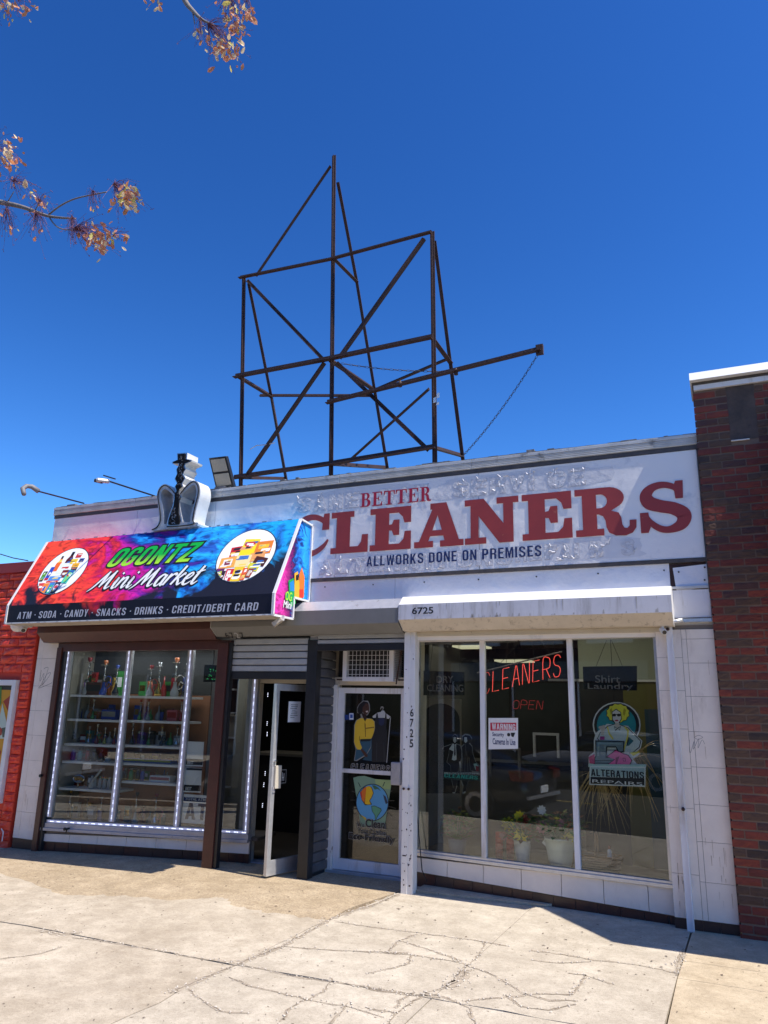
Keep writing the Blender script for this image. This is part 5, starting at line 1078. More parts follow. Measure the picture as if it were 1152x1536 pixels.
beam(RL['L'][0]+Vector((-.2, 0, .05)), Vector((RL['M'][0].x, RL['M'][0].y, RL['L'][0].z+.02)), .05, name='rear_rail')
beam(RL['M'][0], RL['R'][0]+Vector((0, 0, .06)), .05, name='rear_rail')
beam(on(528, 690, 1.9), on(645, 585, 1.3), .045, name='beam')
# projecting arm with chain
p0, p1 = on(491, 607, .93), on(812, 527, .93)
beam(p0, p1, .07, name='arm'); MB().bar(p1+Vector((-.02, 0, -.04)), p1+Vector((-.02, 0, .09)), .09, .05).build('arm_end', 'rust', bb)
for q in ((600, 580), (684, 562)): MB().lathe([(.03, 0), (.03, .05), (.012, .09)], on(*q, .92), 6).build('clamp', 'rust', bb)
def chain_obj(a, b, sag, name, nl, seed=1):
    mb = MB(); a = Vector(a); b = Vector(b); P = [a.lerp(b, i/nl)+Vector((0, 0, -sag*4*(i/nl)*(1-i/nl))) for i in range(nl+1)]
    for i in range(nl):
        c = (P[i]+P[i+1])/2; d = (P[i+1]-P[i]); L = d.length*.62; d.normalize(); s_ = Vector((0, 1, 0)) if i % 2 else d.cross(Vector((0, 1, 0))).normalized()
        loop = [c+d*L*math.cos(t)+s_*.012*math.sin(t) for t in [2*PI*k/8 for k in range(9)]]; mb.tube(loop, .0035, 4, cap=False)
    return mb.build(name, 'chain', bb)
chain_obj(on(806, 533, .9), on(695, 683, .9), .07, 'chain', 40); chain_obj(on(512, 545, 1.2), on(675, 557, 1.2), .04, 'chain', 26)
MB().tube([on(*q, 1.0) for q in ((375, 674), (385, 668), (400, 667), (412, 664))], .008, 4).build('wire', 'paper', bb)
rg = MB(); r_ = random.Random(2)
for i in range(5):
    p = on(653+r_.uniform(-3, 3), 590+i*3.5, .95); rg.slab([p, p+Vector((.035, 0, .01)), p+Vector((.03, 0, -.03)), p+Vector((-.01, 0, -.035))], (0, .002, 0))
rg.build('torn_tape', 'paper', bb)

# ------------------------------------------------------------------ brick building on the right
br = thing('brick_building', 'taller dark red brick building with white coping beside the cleaners', 'building', (.6, -.08, 0))
YBk = -.075
MB().box(-.075, 4.5, YBk+.012, .3, -.1, 4.9).build('mortar_wall', 'dark_mortar', br)
MB().box(-.075, -.05, .3, 8, 0, 4.9).build('side_wall', 'mortar', br); MB().box(-.05, 4.5, .3, 8, 4.6, 4.9).build('roof', 'tar', br)
bc = [('brick_red', (.24, .044, .024), (.17, .033, .020)), ('brick_deep_red', (.17, .034, .021), (.125, .026, .018)), ('brick_brown', (.115, .060, .036), (.085, .043, .027)), ('brick_purple', (.095, .038, .031), (.07, .03, .025)), ('brick_dark', (.062, .036, .027), (.045, .027, .021))]
for nme, c, c_ in bc: M[nme] = mat(nme, c, .75, col2=c_, nscale=22, bump=.8, bscale=30, bdist=.010, stretch=(.6, 1, 1.1))
def brick_mesh(L, seed):
    r = random.Random(seed); nx, nz = (4, 2) if L > .15 else (2, 2); h = .058; vs = []; 
    for j in range(nz+1):
        for i in range(nx+1): vs.append((L*i/nx, -.004-r.uniform(0, .007)*(1 if 0 < i < nx or 0 < j < nz else .3), h*j/nz))
    b = len(vs); vs += [(0, .02, 0), (L, .02, 0), (L, .02, h), (0, .02, h)]; W = nx+1
    fs = [(j*W+i, j*W+i+1, (j+1)*W+i+1, (j+1)*W+i) for j in range(nz) for i in range(nx)]
    fs += [tuple([b, b+1]+[i for i in range(nx, -1, -1)]), tuple([b+3]+[nz*W+i for i in range(nx+1)]+[b+2]), (b, 0)+tuple(j*W for j in range(1, nz+1))+(b+3,), (b+1, b+2)+tuple(j*W+nx for j in range(nz, -1, -1))]
    return vs, fs
BMs = {}
def brick(x, z, L, par, m_, seed, off):
    k = (round(L, 3), m_, seed)
    if k not in BMs:
        vs, fs = brick_mesh(L, seed); me = bpy.data.meshes.new('brick'); me.from_pydata(vs, [], fs); me.materials.append(M[m_]); BMs[k] = me
    o = bpy.data.objects.new('brick', BMs[k]); COL.objects.link(o); o.parent = par; o.location = Vector((x, YBk+.012+off, z+rb.uniform(-.0015, .0015)))-wloc(par); o.rotation_euler = (rb.uniform(-.02, .02), rb.uniform(-.006, .006), 0); return o
CH = .0735; rb = random.Random(21); rest = MB(); row = 0; z = -.03
wts = [6, 6, 5, 1.6, 1.6]
hx0, hx1, hz0, hz1 = .215, .455, 4.345, 4.86
while z < 4.88:
    x = -.088+(0 if row % 2 == 0 else -.10); 
    while x < 4.3:
        L = .198; a, b = max(x, -.088), x+L
        hd = (a < hx1 and b > hx0 and z+.05 > hz0)
        if hd:
            if a < hx0-.04: b = hx0
            elif b > hx1+.04: a = hx1
            else: x += L+.011; continue
        vis = a < .66-.09*(z/4.9)+.1
        m_ = rb.choices([q[0] for q in bc], wts)[0]
        if vis and b-a > .03: brick(a, z, b-a, br, m_, rb.randrange(4), rb.uniform(-.002, .002))
        elif b-a > .03:
            rest.m = [q[0] for q in bc].index(m_); rest.box(a, b, YBk-.002, YBk+.03, z, z+.058)
        x += L+.011
    z += CH; row += 1
rest.build('brick', [q[0] for q in bc], br, kind='stuff')
MB().box(hx0-.005, hx1+.005, YBk-.004+.012, YBk+.2, hz0, hz1+.04).build('infill_panel', 'concrete_niche', br); 
MB().box(hx0, hx1-.08, YBk-.012, YBk+.01, hz0-.008, hz0).build('mortar_ledge', 'white_cap', br)
MB().box(-.075, 4.5, YBk-.02, .3, 4.905, 4.955).build('fascia_board', 'white_metal', br)
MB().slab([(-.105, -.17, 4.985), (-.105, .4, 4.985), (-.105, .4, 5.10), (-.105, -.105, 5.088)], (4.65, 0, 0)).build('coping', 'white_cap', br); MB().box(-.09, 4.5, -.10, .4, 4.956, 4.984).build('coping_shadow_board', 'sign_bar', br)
# its own awning, beyond the right edge of the picture
na = thing('shop_awning', 'plain dark sloping awning on the brick building to the right of the cleaners', 'awning', (2, -.1, 2.9))
nx0 = .615; pr = [(-.09, 4.72), (-.93, 3.02), (-.93, 2.82), (-.09, 2.82)]
for xx in (nx0, 3.9): MB().slab([(xx, y, z) for y, z in pr], (.01, 0, 0)).build('side_panel', 'navy', na)
MB().slab([(nx0, pr[0][0], pr[0][1]), (3.9, pr[0][0], pr[0][1]), (3.9, pr[1][0], pr[1][1]), (nx0, pr[1][0], pr[1][1])], (0, .01, .01)).build('awning_front', 'navy', na)
MB().box(nx0, 3.9, -.94, -.93, 2.82, 3.02).build('valance', 'navy', na)

# ------------------------------------------------------------------ red painted building on the left
rd = thing('painted_building', 'low building of bright red painted rough masonry at the left edge', 'building', (-9.6, .0, 0))
YR = -.035
MB().box(-13.5, XL-.012, YR+.014, .4, -.2, 3.62).build('wall', 'red_joint', rd)
rv = random.Random(31); z = -.12; row = 0
wx0, wx1, wz0, wz1 = -11.6, on(29, 1020, YR).x, on(3, 1205, YR).z, on(25, 1020, YR).z
SM = {}
while z < 3.55:
    x = XL-.014; h = .108
    x -= 0; first = True
    while x > -10.9:
        L = (.19 if row % 2 else .33) if first else rv.choice((.30, .36, .40)); first = False
        a, b = x-L, x; x -= L+.012
        if b > wx0 and a < wx1 and z+h > wz0 and z < wz1:
            if b > wx1+.05 and a < wx1+.04: a = wx1+.04
            else: continue
        n = 3; k_ = (round(b-a, 2), rv.randrange(3))
        if k_ not in SM:
            r = random.Random(str(k_)); W = b-a; vs = []; NX, NZ = 5, 4
            for j in range(NZ+1):
                for i in range(NX+1): e = (i in (0, NX)) or (j in (0, NZ)); vs.append((W*i/NX, (-.002 if e else -r.uniform(.006, .030)), h*j/NZ))
            bq = len(vs); vs += [(0, .02, 0), (W, .02, 0), (W, .02, h), (0, .02, h)]; Wd = NX+1
            fs = [(j*Wd+i, j*Wd+i+1, (j+1)*Wd+i+1, (j+1)*Wd+i) for j in range(NZ) for i in range(NX)]
            fs += [(bq, bq+1, NX, 0), (bq+3, NZ*Wd, NZ*Wd+NX, bq+2), (bq, 0, NZ*Wd, bq+3), (bq+1, bq+2, NZ*Wd+NX, NX)]
            me = bpy.data.meshes.new('stone'); me.from_pydata(vs, [], fs); me.materials.append(M['red_wall']); SM[k_] = me
        o = bpy.data.objects.new('stone', SM[k_]); COL.objects.link(o); o.parent = rd; o.location = Vector((a, YR, z))-wloc(rd)
    z += h+.011; row += 1
MB().box(-13.5, XL-.014, YR-.035, .45, 3.555, 3.70).build('parapet_band', mat('dark_red_paint', (.34, .024, .02), .5), rd)
MB().box(-13.5, XL-.014, .45, 9, 3.3, 3.5).build('roof', 'tar', rd); 
fr_ = MB(); fw = .075
fr_.box(wx1-fw, wx1, YR-.05, YR+.03, wz0, wz1); fr_.box(wx0, wx1-fw, YR-.05, YR+.03, wz1-fw, wz1); fr_.box(wx0, wx1-fw, YR-.05, YR+.03, wz0, wz0+fw); fo = fr_.build('window_frame', 'white_cap', rd, bevel=.004)
MB().box(wx0, wx1-fw-.03, YR-.015, YR+.02, wz0+fw, wz1-fw-.06).build('poster', flat('#c89018'), rd)
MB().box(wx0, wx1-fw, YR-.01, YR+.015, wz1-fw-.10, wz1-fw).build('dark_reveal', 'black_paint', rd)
RP = PL((0, YR-.015, 0), (1, 0, 0), (0, 0, 1))
decal(RP, [('#9c3420', [(5,1052),(22,1038),(17,1076)]), ('#3d7a38', [(0,1030),(3,1030),(2,1055),(0,1060)]), ('#b8c8b8', [(0,1075),(4,1055),(12,1092),(14,1108),(0,1108)]), ('#505c50', [(3,1092),(13,1090),(13,1106),(4,1106)]), ('#a03828', [(0,1090),(4,1094),(3,1102),(0,1104)]), ('#b02820', [(0,1125),(2,1128),(0,1134)])], rd, 'poster_picture', .003)
pc = MB(); pc.tube([on(0, 831, .5), on(20, 837, .3), on(42, 841, .1)], .008, 5); tag(pc.build('overhead_cable', 'cable'), 'thin black cable running over the red building', 'cable')
MB().tube([on(3, 1262, -.07), on(5, 1248, -.07), on(2, 1243, -.07)], .008, 5).build('pipe_stub', 'white_cap', rd)

# ------------------------------------------------------------------ market interior behind the left window
part('display_floor', 'floor_in', MB().pbox(W1, 0, W1L+.1, w1b-.09, w1b-.055, -.55, -.05))
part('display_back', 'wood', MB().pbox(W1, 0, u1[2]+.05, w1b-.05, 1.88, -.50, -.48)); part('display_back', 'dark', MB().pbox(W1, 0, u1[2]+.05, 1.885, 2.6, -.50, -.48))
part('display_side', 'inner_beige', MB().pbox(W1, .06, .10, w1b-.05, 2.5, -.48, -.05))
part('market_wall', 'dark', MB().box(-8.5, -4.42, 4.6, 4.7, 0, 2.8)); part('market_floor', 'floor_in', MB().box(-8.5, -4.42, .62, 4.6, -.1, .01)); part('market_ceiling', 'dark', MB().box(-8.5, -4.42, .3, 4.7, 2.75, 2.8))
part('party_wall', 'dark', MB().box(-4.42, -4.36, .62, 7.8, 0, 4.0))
def W1p(u, v, c): return W1.at(u, v, c)
rows = {}
def shelf(i, y, name):
    u0, u1_ = u1[i]+.03, u1[i+1]-.035; uu, v = W1.uv(*y, -.07); rows[name] = v
    MB().pbox(W1, u0, u1_, v-.015, v+.012, -.44, -.07).build('display_shelf', 'shelf', bld)
    return v
SH = {(0, 1): shelf(0, (140, 1044), 'a'), (0, 2): shelf(0, (135, 1080.5), 'a'), (0, 3): shelf(0, (128, 1117.5), 'a'), (0, 4): shelf(0, (125, 1144), 'a'), (0, 5): shelf(0, (125, 1185), 'a'),
      (1, 1): shelf(1, (240, 1046), 'b'), (1, 2): shelf(1, (235, 1083), 'b'), (1, 3): shelf(1, (230, 1120.5), 'b'), (1, 4): shelf(1, (225, 1147.5), 'b'), (1, 5): shelf(1, (222, 1175), 'b'), (0, 6): w1b-.055, (1, 6): w1b-.05}
hue = dict(red=(.30, .02, .02), blue=(.02, .05, .28), green=(.05, .25, .06), black=(.015, .015, .018), clear=(.35, .36, .36), pink=(.5, .12, .14), orange=(.45, .12, .03), gold=(.45, .28, .06), silver=(.5, .5, .52), purple=(.12, .03, .2), teal=(.03, .18, .2), yellow=(.5, .42, .05))
for k, v in hue.items(): M['g_'+k] = mat('glossy_'+k, v, .15, .9 if k in ('silver', 'gold') else .0, coat=.3)
def hookah(bay, row, px_, h, base, bowl, label, hose=None, lean=0):
    v = SH[(bay, row)]+.012; u = W1.uv(px_, 1100, -.22)[0]; c = W1p(u, v, -.22); t = thing('water_pipe', label, 'hookah', c, 'water pipes in the market window'); s = h
    MB().lathe([(.09*s, 0), (.11*s, .05*s), (.11*s, .12*s), (.055*s, .24*s), (.04*s, .34*s), (.055*s, .37*s)], c, 12).build('vase', 'g_'+base, t, smooth=True)
    MB().lathe([(.022*s, .36*s), (.022*s, .5*s), (.045*s, .53*s), (.02*s, .57*s), (.02*s, .68*s), (.04*s, .71*s), (.02*s, .75*s), (.02*s, .86*s)], c, 8).build('stem', 'steel', t, smooth=True)
    MB().lathe([(.02*s, .845*s), (.13*s, .86*s), (.135*s, .87*s), (.02*s, .862*s)], c, 12).build('tray', 'steel', t)
    MB().lathe([(.025*s, .87*s), (.06*s, .93*s), (.065*s, 1.0*s), (.05*s, 1.0*s)], c, 10).build('bowl', 'g_'+bowl, t, smooth=True)
    if hose:
        pts = smooth_path([(0, .45, 0), (.16, .55, .03), (.30, .45, .05), (.26, .25, .07), (.14, .2, .07), (.2, .38, .06), (.32, .3, .05)], 4)
        MB().tube([c+W1.u*(p[0]*s)+Vector((0, 0, p[1]*s))+W1.n*(p[2]*s) for p in pts], .016*s, 5).build('hose', 'g_'+hose, t)
    return t
HK = [(0,1,122,.50,'clear','red','tall silver stemmed water pipe at the left end of the top shelf','red'),(0,1,147,.46,'blue','orange','blue water pipe with a clay bowl in the middle of the top left shelf','blue'),(0,1,166,.40,'black','blue','water pipe with a blue bowl and silver stem on the top left shelf',None),
 (1,1,218,.40,'clear','red','clear water pipe with red fittings on the top shelf of the middle bay','red'),(1,1,231,.44,'gold','silver','pale gold water pipe with a wide tray on the top middle shelf',None),(1,1,256,.50,'clear','orange','white glass water pipe with an orange bowl on the top middle shelf','silver'),(1,1,273,.42,'black','silver','black water pipe with a silver hose against the third bar on the top shelf',None),
 (0,2,136,.26,'green','silver','short dark green water pipe on the second shelf of the left bay',None),(0,2,180,.22,'black','blue','small black water pipe at the right end of the second left shelf',None),
 (1,2,207,.26,'green','red','green glass water pipe on the second shelf of the middle bay',None),(1,2,219,.27,'clear','red','clear water pipe beside the green one on the second middle shelf',None),(1,2,269,.28,'red','red','red water pipe with a gold stem at the right end of the second shelf',None),
 (0,3,107,.25,'black','silver','black water pipe with a coiled hose at the left end of the third shelf','black'),(0,3,134,.22,'silver','silver','small silver water pipe on the third left shelf',None),(0,3,146,.25,'red','silver','water pipe with a red hose on the third left shelf','red'),(0,3,158,.21,'yellow','silver','yellow based water pipe on the third left shelf',None),(0,3,172,.21,'red','silver','small red based water pipe next to the second bar on the third shelf',None),
 (1,3,199,.26,'black','silver','tall black water pipe on the third shelf of the middle bay',None),(1,3,224,.22,'green','silver','green based water pipe on the third middle shelf',None),(1,3,243,.24,'black','gold','black water pipe with a gold bowl on the third middle shelf','black'),(1,3,266,.25,'silver','black','silver based water pipe at the right end of the third shelf',None),
 (0,6,100,.30,'clear','red','water pipe with a red cap standing left on the display floor',None),(0,6,117,.36,'black','gold','brown and black water pipe second from left on the display floor',None),(0,6,143,.26,'black','black','dark tripod shaped water pipe on the display floor',None),(0,6,164,.30,'blue','silver','blue water pipe on the floor beside the second bar',None),
 (1,6,187,.37,'clear','silver','clear tall water pipe left on the floor of the middle bay',None),(1,6,215,.38,'clear','black','water pipe with a black ring hose on the floor of the middle bay','black'),(1,6,244,.38,'silver','red','water pipe with a bright red stem on the floor of the middle bay','pink')]
for a in HK: hookah(*a[:6], a[6], hose=a[7])
def jar(bay, row, px_, h, r, m_, cap, name, label, cat, group=None):
    v = SH[(bay, row)]+.012; c = W1p(W1.uv(px_, 1100, -.2)[0], v, -.2); t = thing(name, label, cat, c, group)
    MB().lathe([(r*.9, 0), (r, h*.1), (r, h*.65), (r*.55, h*.8), (r*.55, h*.86)], c, 10).build('body', m_, t, smooth=True); MB().lathe([(r*.6, h*.86), (r*.6, h)], c, 8).build('cap', cap, t)
for i, (p, m_, w) in enumerate(((96,'clear','clear'),(105,'red','red'),(114,'blue','dark blue'),(124,'teal','teal'),(135,'red','dark red'),(145,'black','black'),(156,'black','smoky black'),(166,'clear','small pale'))):
    jar(0, 4, p, .15 if i in (2, 3, 4, 5, 6) else .07, .035, 'g_'+m_, 'g_black' if i % 2 else 'g_silver', 'glass_jar', '%s glass bottle on the fourth left shelf, %s' % (w, ('leftmost', 'second from left', 'third from left', 'fourth from left', 'fourth from right', 'third from right', 'second from right', 'rightmost')[i]), 'bottle', 'glass bottles in the market window')
for i, (p, m_) in enumerate(((151,'green'),(158,'teal'),(165,'orange'),(172,'clear'))): jar(0, 5, p, .15, .026, 'g_clear', 'g_'+m_, 'glass_tube', 'tall clear glass tube with %s cap on the fifth left shelf' % {'green':'a green','teal':'a teal','orange':'an orange','clear':'a clear'}[m_], 'glass tube', 'capped glass tubes in the market window')
for i, (p, m_) in enumerate(((188,'clear'),(194,'black'),(203,'green'),(213,'black'),(220,'blue'))): jar(1, 5, p, .14, .030, 'g_'+m_, 'g_silver', 'glass_jar', '%s bottle on the fifth shelf of the middle bay, %s' % (m_ if m_ != 'black' else 'black', ('leftmost', 'second from left', 'in the middle', 'second from right', 'rightmost')[i]), 'bottle', 'bottles on the fifth middle shelf')
def obox(name, label, cat, bay, row, p0, p1, h, m_, group=None, extra=None):
    v = SH[(bay, row)]+.012; a, b = W1.uv(p0, 1100, -.2)[0], W1.uv(p1, 1100, -.2)[0]; t = thing(name, label, cat, W1p((a+b)/2, v, -.25), group)
    MB().pbox(W1, a, b, v, v+h, -.32, -.18).build('box', m_, t, bevel=.004); MB().pbox(W1, a+.01, b-.01, v+h*.3, v+h*.8, -.179, -.177).build('label_panel', extra or 'paper', t)
obox('gift_bag', 'dark red and black carry case behind the pipes on the top left shelf', 'case', 0, 1, 122, 145, .17, 'brown_paint', extra='black')
obox('gift_box', 'blue box with a beige top on the second left shelf', 'box', 0, 2, 150, 172, .13, 'g_blue', extra='inner_beige')
obox('carry_bag', 'pink rounded bag on the second shelf of the middle bay', 'bag', 1, 2, 249, 264, .14, 'g_pink', extra='g_red')
obox('pouch_stack', 'long blue and yellow pouch lying on the fourth shelf of the middle bay', 'pouch', 1, 4, 190, 262, .05, 'g_blue', extra='g_yellow')
obox('carton', 'small white and pink cartons on the fifth shelf of the middle bay', 'cartons', 1, 5, 232, 262, .07, 'paper', extra='g_pink')
t = thing('ring_display', 'oval silver tray with three discs on the fifth left shelf', 'tray', W1p(.6, SH[(0, 5)], -.2)); c = W1.px(118, 1168, -.15)
lp = [c+W1.u*.085*math.cos(a)+Vector((0, 0, .042*math.sin(a))) for a in [2*PI*k/16 for k in range(17)]]; MB().tube(lp, .009, 6, cap=False).build('rim', 'steel', t)
for k in (-1, 0, 1): MB().lathe([(.024, 0), (.024, .01)], c+W1.u*.045*k, 10, W1.n).build('disc', 'g_gold', t)
MB().tube([c+Vector((0, 0, -.04)), W1p(W1.uv(118, 1168, -.15)[0], SH[(0, 5)]+.012, -.15)], .012, 6).build('stand', 'steel', t)
t = thing('leaning_pipe', 'grey glass pipe leaning on the fifth left shelf', 'pipe', W1.px(137, 1180, -.15)); MB().lathe([(.035, 0), (.04, .05), (.015, .11), (.013, .16)], W1p(W1.uv(137, 1180, -.15)[0], SH[(0, 5)]+.012, -.15), 10).build('base', 'g_clear', t, smooth=True); MB().tube([W1.px(138, 1172, -.13), W1.px(152, 1155, -.12)], .014, 6).build('tube', 'g_clear', t)
rk = random.Random(77); cols = [('g_red', 'red'), ('g_blue', 'blue'), ('g_black', 'black'), ('g_gold', 'gold'), ('g_teal', 'teal'), ('g_purple', 'purple'), ('g_clear', 'clear'), ('g_orange', 'orange'), ('g_green', 'green')]
bay = ('left', 'middle'); rown = {1: 'top', 2: 'second', 3: 'third', 4: 'fourth', 5: 'fifth', 6: 'bottom'}
for (b_, r_), x0, x1, n in (((0, 1), 112, 172, 5), ((1, 1), 205, 272, 6), ((0, 2), 112, 176, 5), ((1, 2), 200, 270, 5), ((0, 3), 100, 174, 7), ((1, 3), 196, 268, 7), ((0, 4), 98, 168, 6), ((1, 4), 190, 262, 4), ((0, 5), 90, 170, 6), ((1, 5), 186, 262, 6), ((0, 6), 90, 162, 5), ((1, 6), 180, 260, 5)):
    n += 3; hs_ = {1: .30, 2: .18, 3: .16, 4: .10, 5: .14, 6: .20}[r_]
    for i in range(n):
        px_ = x0+(x1-x0)*(i+rk.uniform(.2, .8))/n; mt, cn_ = rk.choice(cols); v = SH[(b_, r_)]+.012; u = W1.uv(px_, 1100, -.34)[0]; c = W1p(u, v, -.34-.04*(i % 2)); h = hs_*rk.uniform(.6, 1.1); kind = rk.choice(('canister', 'carton', 'flask'))
        where = 'behind the pipes on the %s shelf of the %s bay, item %s from its left end' % (rown[r_], bay[b_], ('first', 'second', 'third', 'fourth', 'fifth', 'sixth', 'seventh', 'eighth', 'ninth', 'tenth')[i]); lab = '%s %s %s' % (cn_, kind, where.replace('behind the pipes on the', 'on the').replace('item ', ''))
        t = thing(kind, ' '.join(lab.split()[:16]), kind, c, 'packed goods at the back of the market shelves')
        if kind == 'carton':
            w_ = rk.uniform(.03, .06); MB().pbox(W1, u-w_, u+w_, v, v+h, -.37-.04*(i % 2), -.32-.04*(i % 2)).build('box', mt, t); MB().pbox(W1, u-w_*.8, u+w_*.8, v+h*.35, v+h*.75, -.3195-.04*(i % 2), -.3185-.04*(i % 2)).build('label_panel', rk.choice(('paper', 'g_gold', 'g_red', 'black')), t)
        elif kind == 'canister':
            r = rk.uniform(.022, .04); MB().lathe([(r, 0), (r, h*.8), (r*.9, h*.82)], c, 10).build('body', mt, t, smooth=True); MB().lathe([(r*1.04, h*.82), (r*1.04, h)], c, 10).build('lid', rk.choice(('g_silver', 'g_black')), t)
        else:
            r = rk.uniform(.03, .05); MB().lathe([(r*.8, 0), (r, h*.15), (r*.8, h*.4), (r*.25, h*.6), (r*.22, h*.95)], c, 10).build('body', mt, t, smooth=True); MB().lathe([(r*.34, h*.95), (r*.34, h)], c, 8).build('stopper', 'steel', t)
# right bay of the market window: columns, shelf unit, posters, signs
part('inner_column', 'inner_beige', MB().box(on(352, 1100, .9).x, on(372, 1100, .9).x, .9, 1.0, 0, 2.7))
part('inner_column', 'alu_dull', MB().box(on(297, 1050, .8).x, on(312, 1050, .8).x, .8, .95, 0, 2.7))
for i, y in enumerate((1034, 1069, 1106, 1180)): part('inner_rail', 'alu_dull', MB().box(on(312, y, 1.1).x, on(352, y, 1.1).x, 1.1, 1.15, on(330, y, 1.1).z-.01, on(330, y, 1.1).z+.012))
part('inner_panel', 'inner_beige', MB().box(on(318, 1100, 1.2).x, on(354, 1100, 1.2).x, 1.2, 1.22, on(330, 1106, 1.2).z, on(330, 1071, 1.2).z)); part('inner_panel', 'inner_beige', MB().box(on(330, 1100, 1.25).x, on(354, 1100, 1.25).x, 1.25, 1.27, .2, on(330, 1108, 1.2).z))
def sheet(pl, q, c, m_, name, label, cat, par=None):
    mb = MB(); mb.quadbox(pl, q, c, c+.002); o = mb.build(name, m_, par)
    return tag(o, label, cat) if label else o
for k, (y0, y1, wd) in enumerate(((1112, 1149, 'upper'), (1151, 1188, 'lower'))):
    t = thing('poster', wd+' white poster with a dark band inside the market window', 'poster', W1.px(290, y1, -.03), 'posters in the market window')
    xo = -k*3; MB().quadbox(W1, [(278+xo, y1), (304+xo, y1+1), (306+xo, y0+1), (280+xo, y0)], -.034, -.032).build('paper_sheet', 'paper', t)
    b0 = y1-11; MB().quadbox(W1, [(278.4+xo, y1-2), (303.6+xo, y1-1), (304.4+xo, b0+1), (279.2+xo, b0)], -.0318, -.0312).build('dark_band', 'dark', t)
    if k: MB().quadbox(W1, [(279.5, y0+4), (303, y0+5), (303, y0+1.6), (279.7, y0+.8)], -.0318, -.0312).build('dark_band', 'dark', t)
    a, b = W1.uv(281+xo, b0+8, -.031); c, d = W1.uv(298+xo, b0+2, -.031); mb = MB(); put_text(mb, 'BEST', W1, a, b, (c-a)*.55, (d-b)*.7, -.0308, fat=.01); mb.build('lettering', 'paper', t)
t = thing('atm_sign', 'white and blue ATM sign standing at the bottom of the market window', 'sign', W1.px(305, 1238, -.03))
MB().quadbox(W1, [(272, 1234), (334, 1238), (336.5, 1195), (276, 1191)], -.036, -.032).build('board', 'paper', t)
MB().quadbox(W1, [(275.5, 1201.5), (333.5, 1204.5), (334, 1198.5), (276, 1195.5)], -.0318, -.031).build('band', 'navy', t)
a, b = W1.uv(277.5, 1200.5, -.03); c, d = W1.uv(331, 1199.5, -.03); mb = MB(); put_text(mb, 'TOTAL ATM SERVICE', W1, a, b+.004, c-a, .030, -.0306, fat=.015); mb.build('lettering', 'paper', t)
a, b = W1.uv(277, 1228.5, -.03); c, d = W1.uv(332, 1206, -.03); mb = MB(); block_text('ATM', W1, a, b, c-a, .185, -.031, mb=mb); mb.build('lettering', 'navy', t)
t = thing('led_atm_sign', 'small black LED sign with green dotted letters high in the market window', 'LED sign', W1.px(318, 1020, -.1))
MB().quadbox(W1, [(306, 1023), (332, 1023), (334, 998), (308, 997)], -.12, -.10).build('case', 'black_gloss', t)
gm = mat('green_led', (.05, .5, .15), .5, emit=(.05, .8, .25), estr=.5); vs, fs, x0, x1_, y0, y1_ = text('ATM', .0); a, b = W1.uv(310, 1019, -.098); rl = random.Random(3); mb = MB()
for k in range(0, len(vs), 1):
    p = vs[k]; q = W1.at(a+(p[0]-x0)/(x1_-x0)*.24+rl.uniform(-.003, .003), b+(p[1]-y0)/(y1_-y0)*.12+rl.uniform(-.003, .003), -.098)
    mb.add([q, q+W1.u*.007, q+W1.u*.007+Vector((0, 0, .007)), q+Vector((0, 0, .007))], [(0, 1, 2, 3)])
mb.build('green_led', gm, t, kind='stuff')
ga = MB(); ra = random.Random(4)      # glints of the LED lights deeper in the market
for x, y in ((401, 1045), (400, 1088), (400, 1104), (397, 1163), (395, 1180), (393, 1211)):
    q = on(x, y, 1.6)
    for k in range(3): ga.box(q.x+.0, q.x+.007, q.y, q.y+.007, q.z+k*.022, q.z+k*.022+.007)
tag(ga.build('led_glint', 'led', kind='stuff'), 'small blue white LED dots in the dark market interior', 'LED lights')
ct = thing('counter', 'dark counter inside the market behind the open door', 'counter', (-5.6, 2.6, 0)); MB().box(-6.6, -4.7, 2.4, 3.0, 0, 1.05).build('front', 'dark', ct); MB().box(-6.65, -4.65, 2.36, 3.05, 1.05, 1.09).build('top', 'inner_beige', ct)

# ------------------------------------------------------------------ cleaners interior behind the right window
part('display_floor', 'floor_in', MB().pbox(W2, -.05, W2L+.02, s2l-.06, s2l-.02, -.75, -.05))
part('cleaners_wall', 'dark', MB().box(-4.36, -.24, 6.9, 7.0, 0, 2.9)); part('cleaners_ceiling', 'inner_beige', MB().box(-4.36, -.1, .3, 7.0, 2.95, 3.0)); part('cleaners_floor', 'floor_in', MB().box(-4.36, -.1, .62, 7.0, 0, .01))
part('arch_wall', 'inner_beige', MB().box(on(620, 1100, 1.3).x, on(690, 1100, 1.3).x, 1.3, 1.36, .0, on(650, 1048, 1.3).z), label='low beige partition with an arched niche')
IP = PL((0, 1.298, 0), (1, 0, 0), (0, 0, 1)); mb = MB(); vs, fs = outline([[IP.uv(*p) for p in [(630,1190),(632,1090)]+ell(661, 1082, 29, 27, 12, 180, 360)+[(690,1090),(690,1190)]]]); mb.add([IP.at(p[0], p[1], .003) for p in vs], fs); part('arch_niche', 'dark', mb)
pxr = on(868, 1000, 1.5).x
part('side_partition', 'inner_green', MB().box(pxr, -.1, 1.5, 1.56, on(930, 1019, 1.5).z, 2.95)); part('white_rail', 'shelf', MB().box(pxr, -.1, 1.47, 1.5, on(930, 1021, 1.5).z-.012, on(930, 1021, 1.5).z+.012))
part('side_partition', 'dark', MB().box(pxr, on(938, 1100, 1.5).x, 1.5, 1.56, 0, on(930, 1022, 1.5).z)); part('side_partition', 'olive', MB().box(on(938, 1100, 1.5).x, -.1, 1.5, 1.56, 0, on(930, 1022, 1.5).z))
part('inner_door', 'teal_door', MB().box(on(969, 1100, 1.48).x, -.25, 1.46, 1.5, 0, on(975, 1064, 1.46).z))
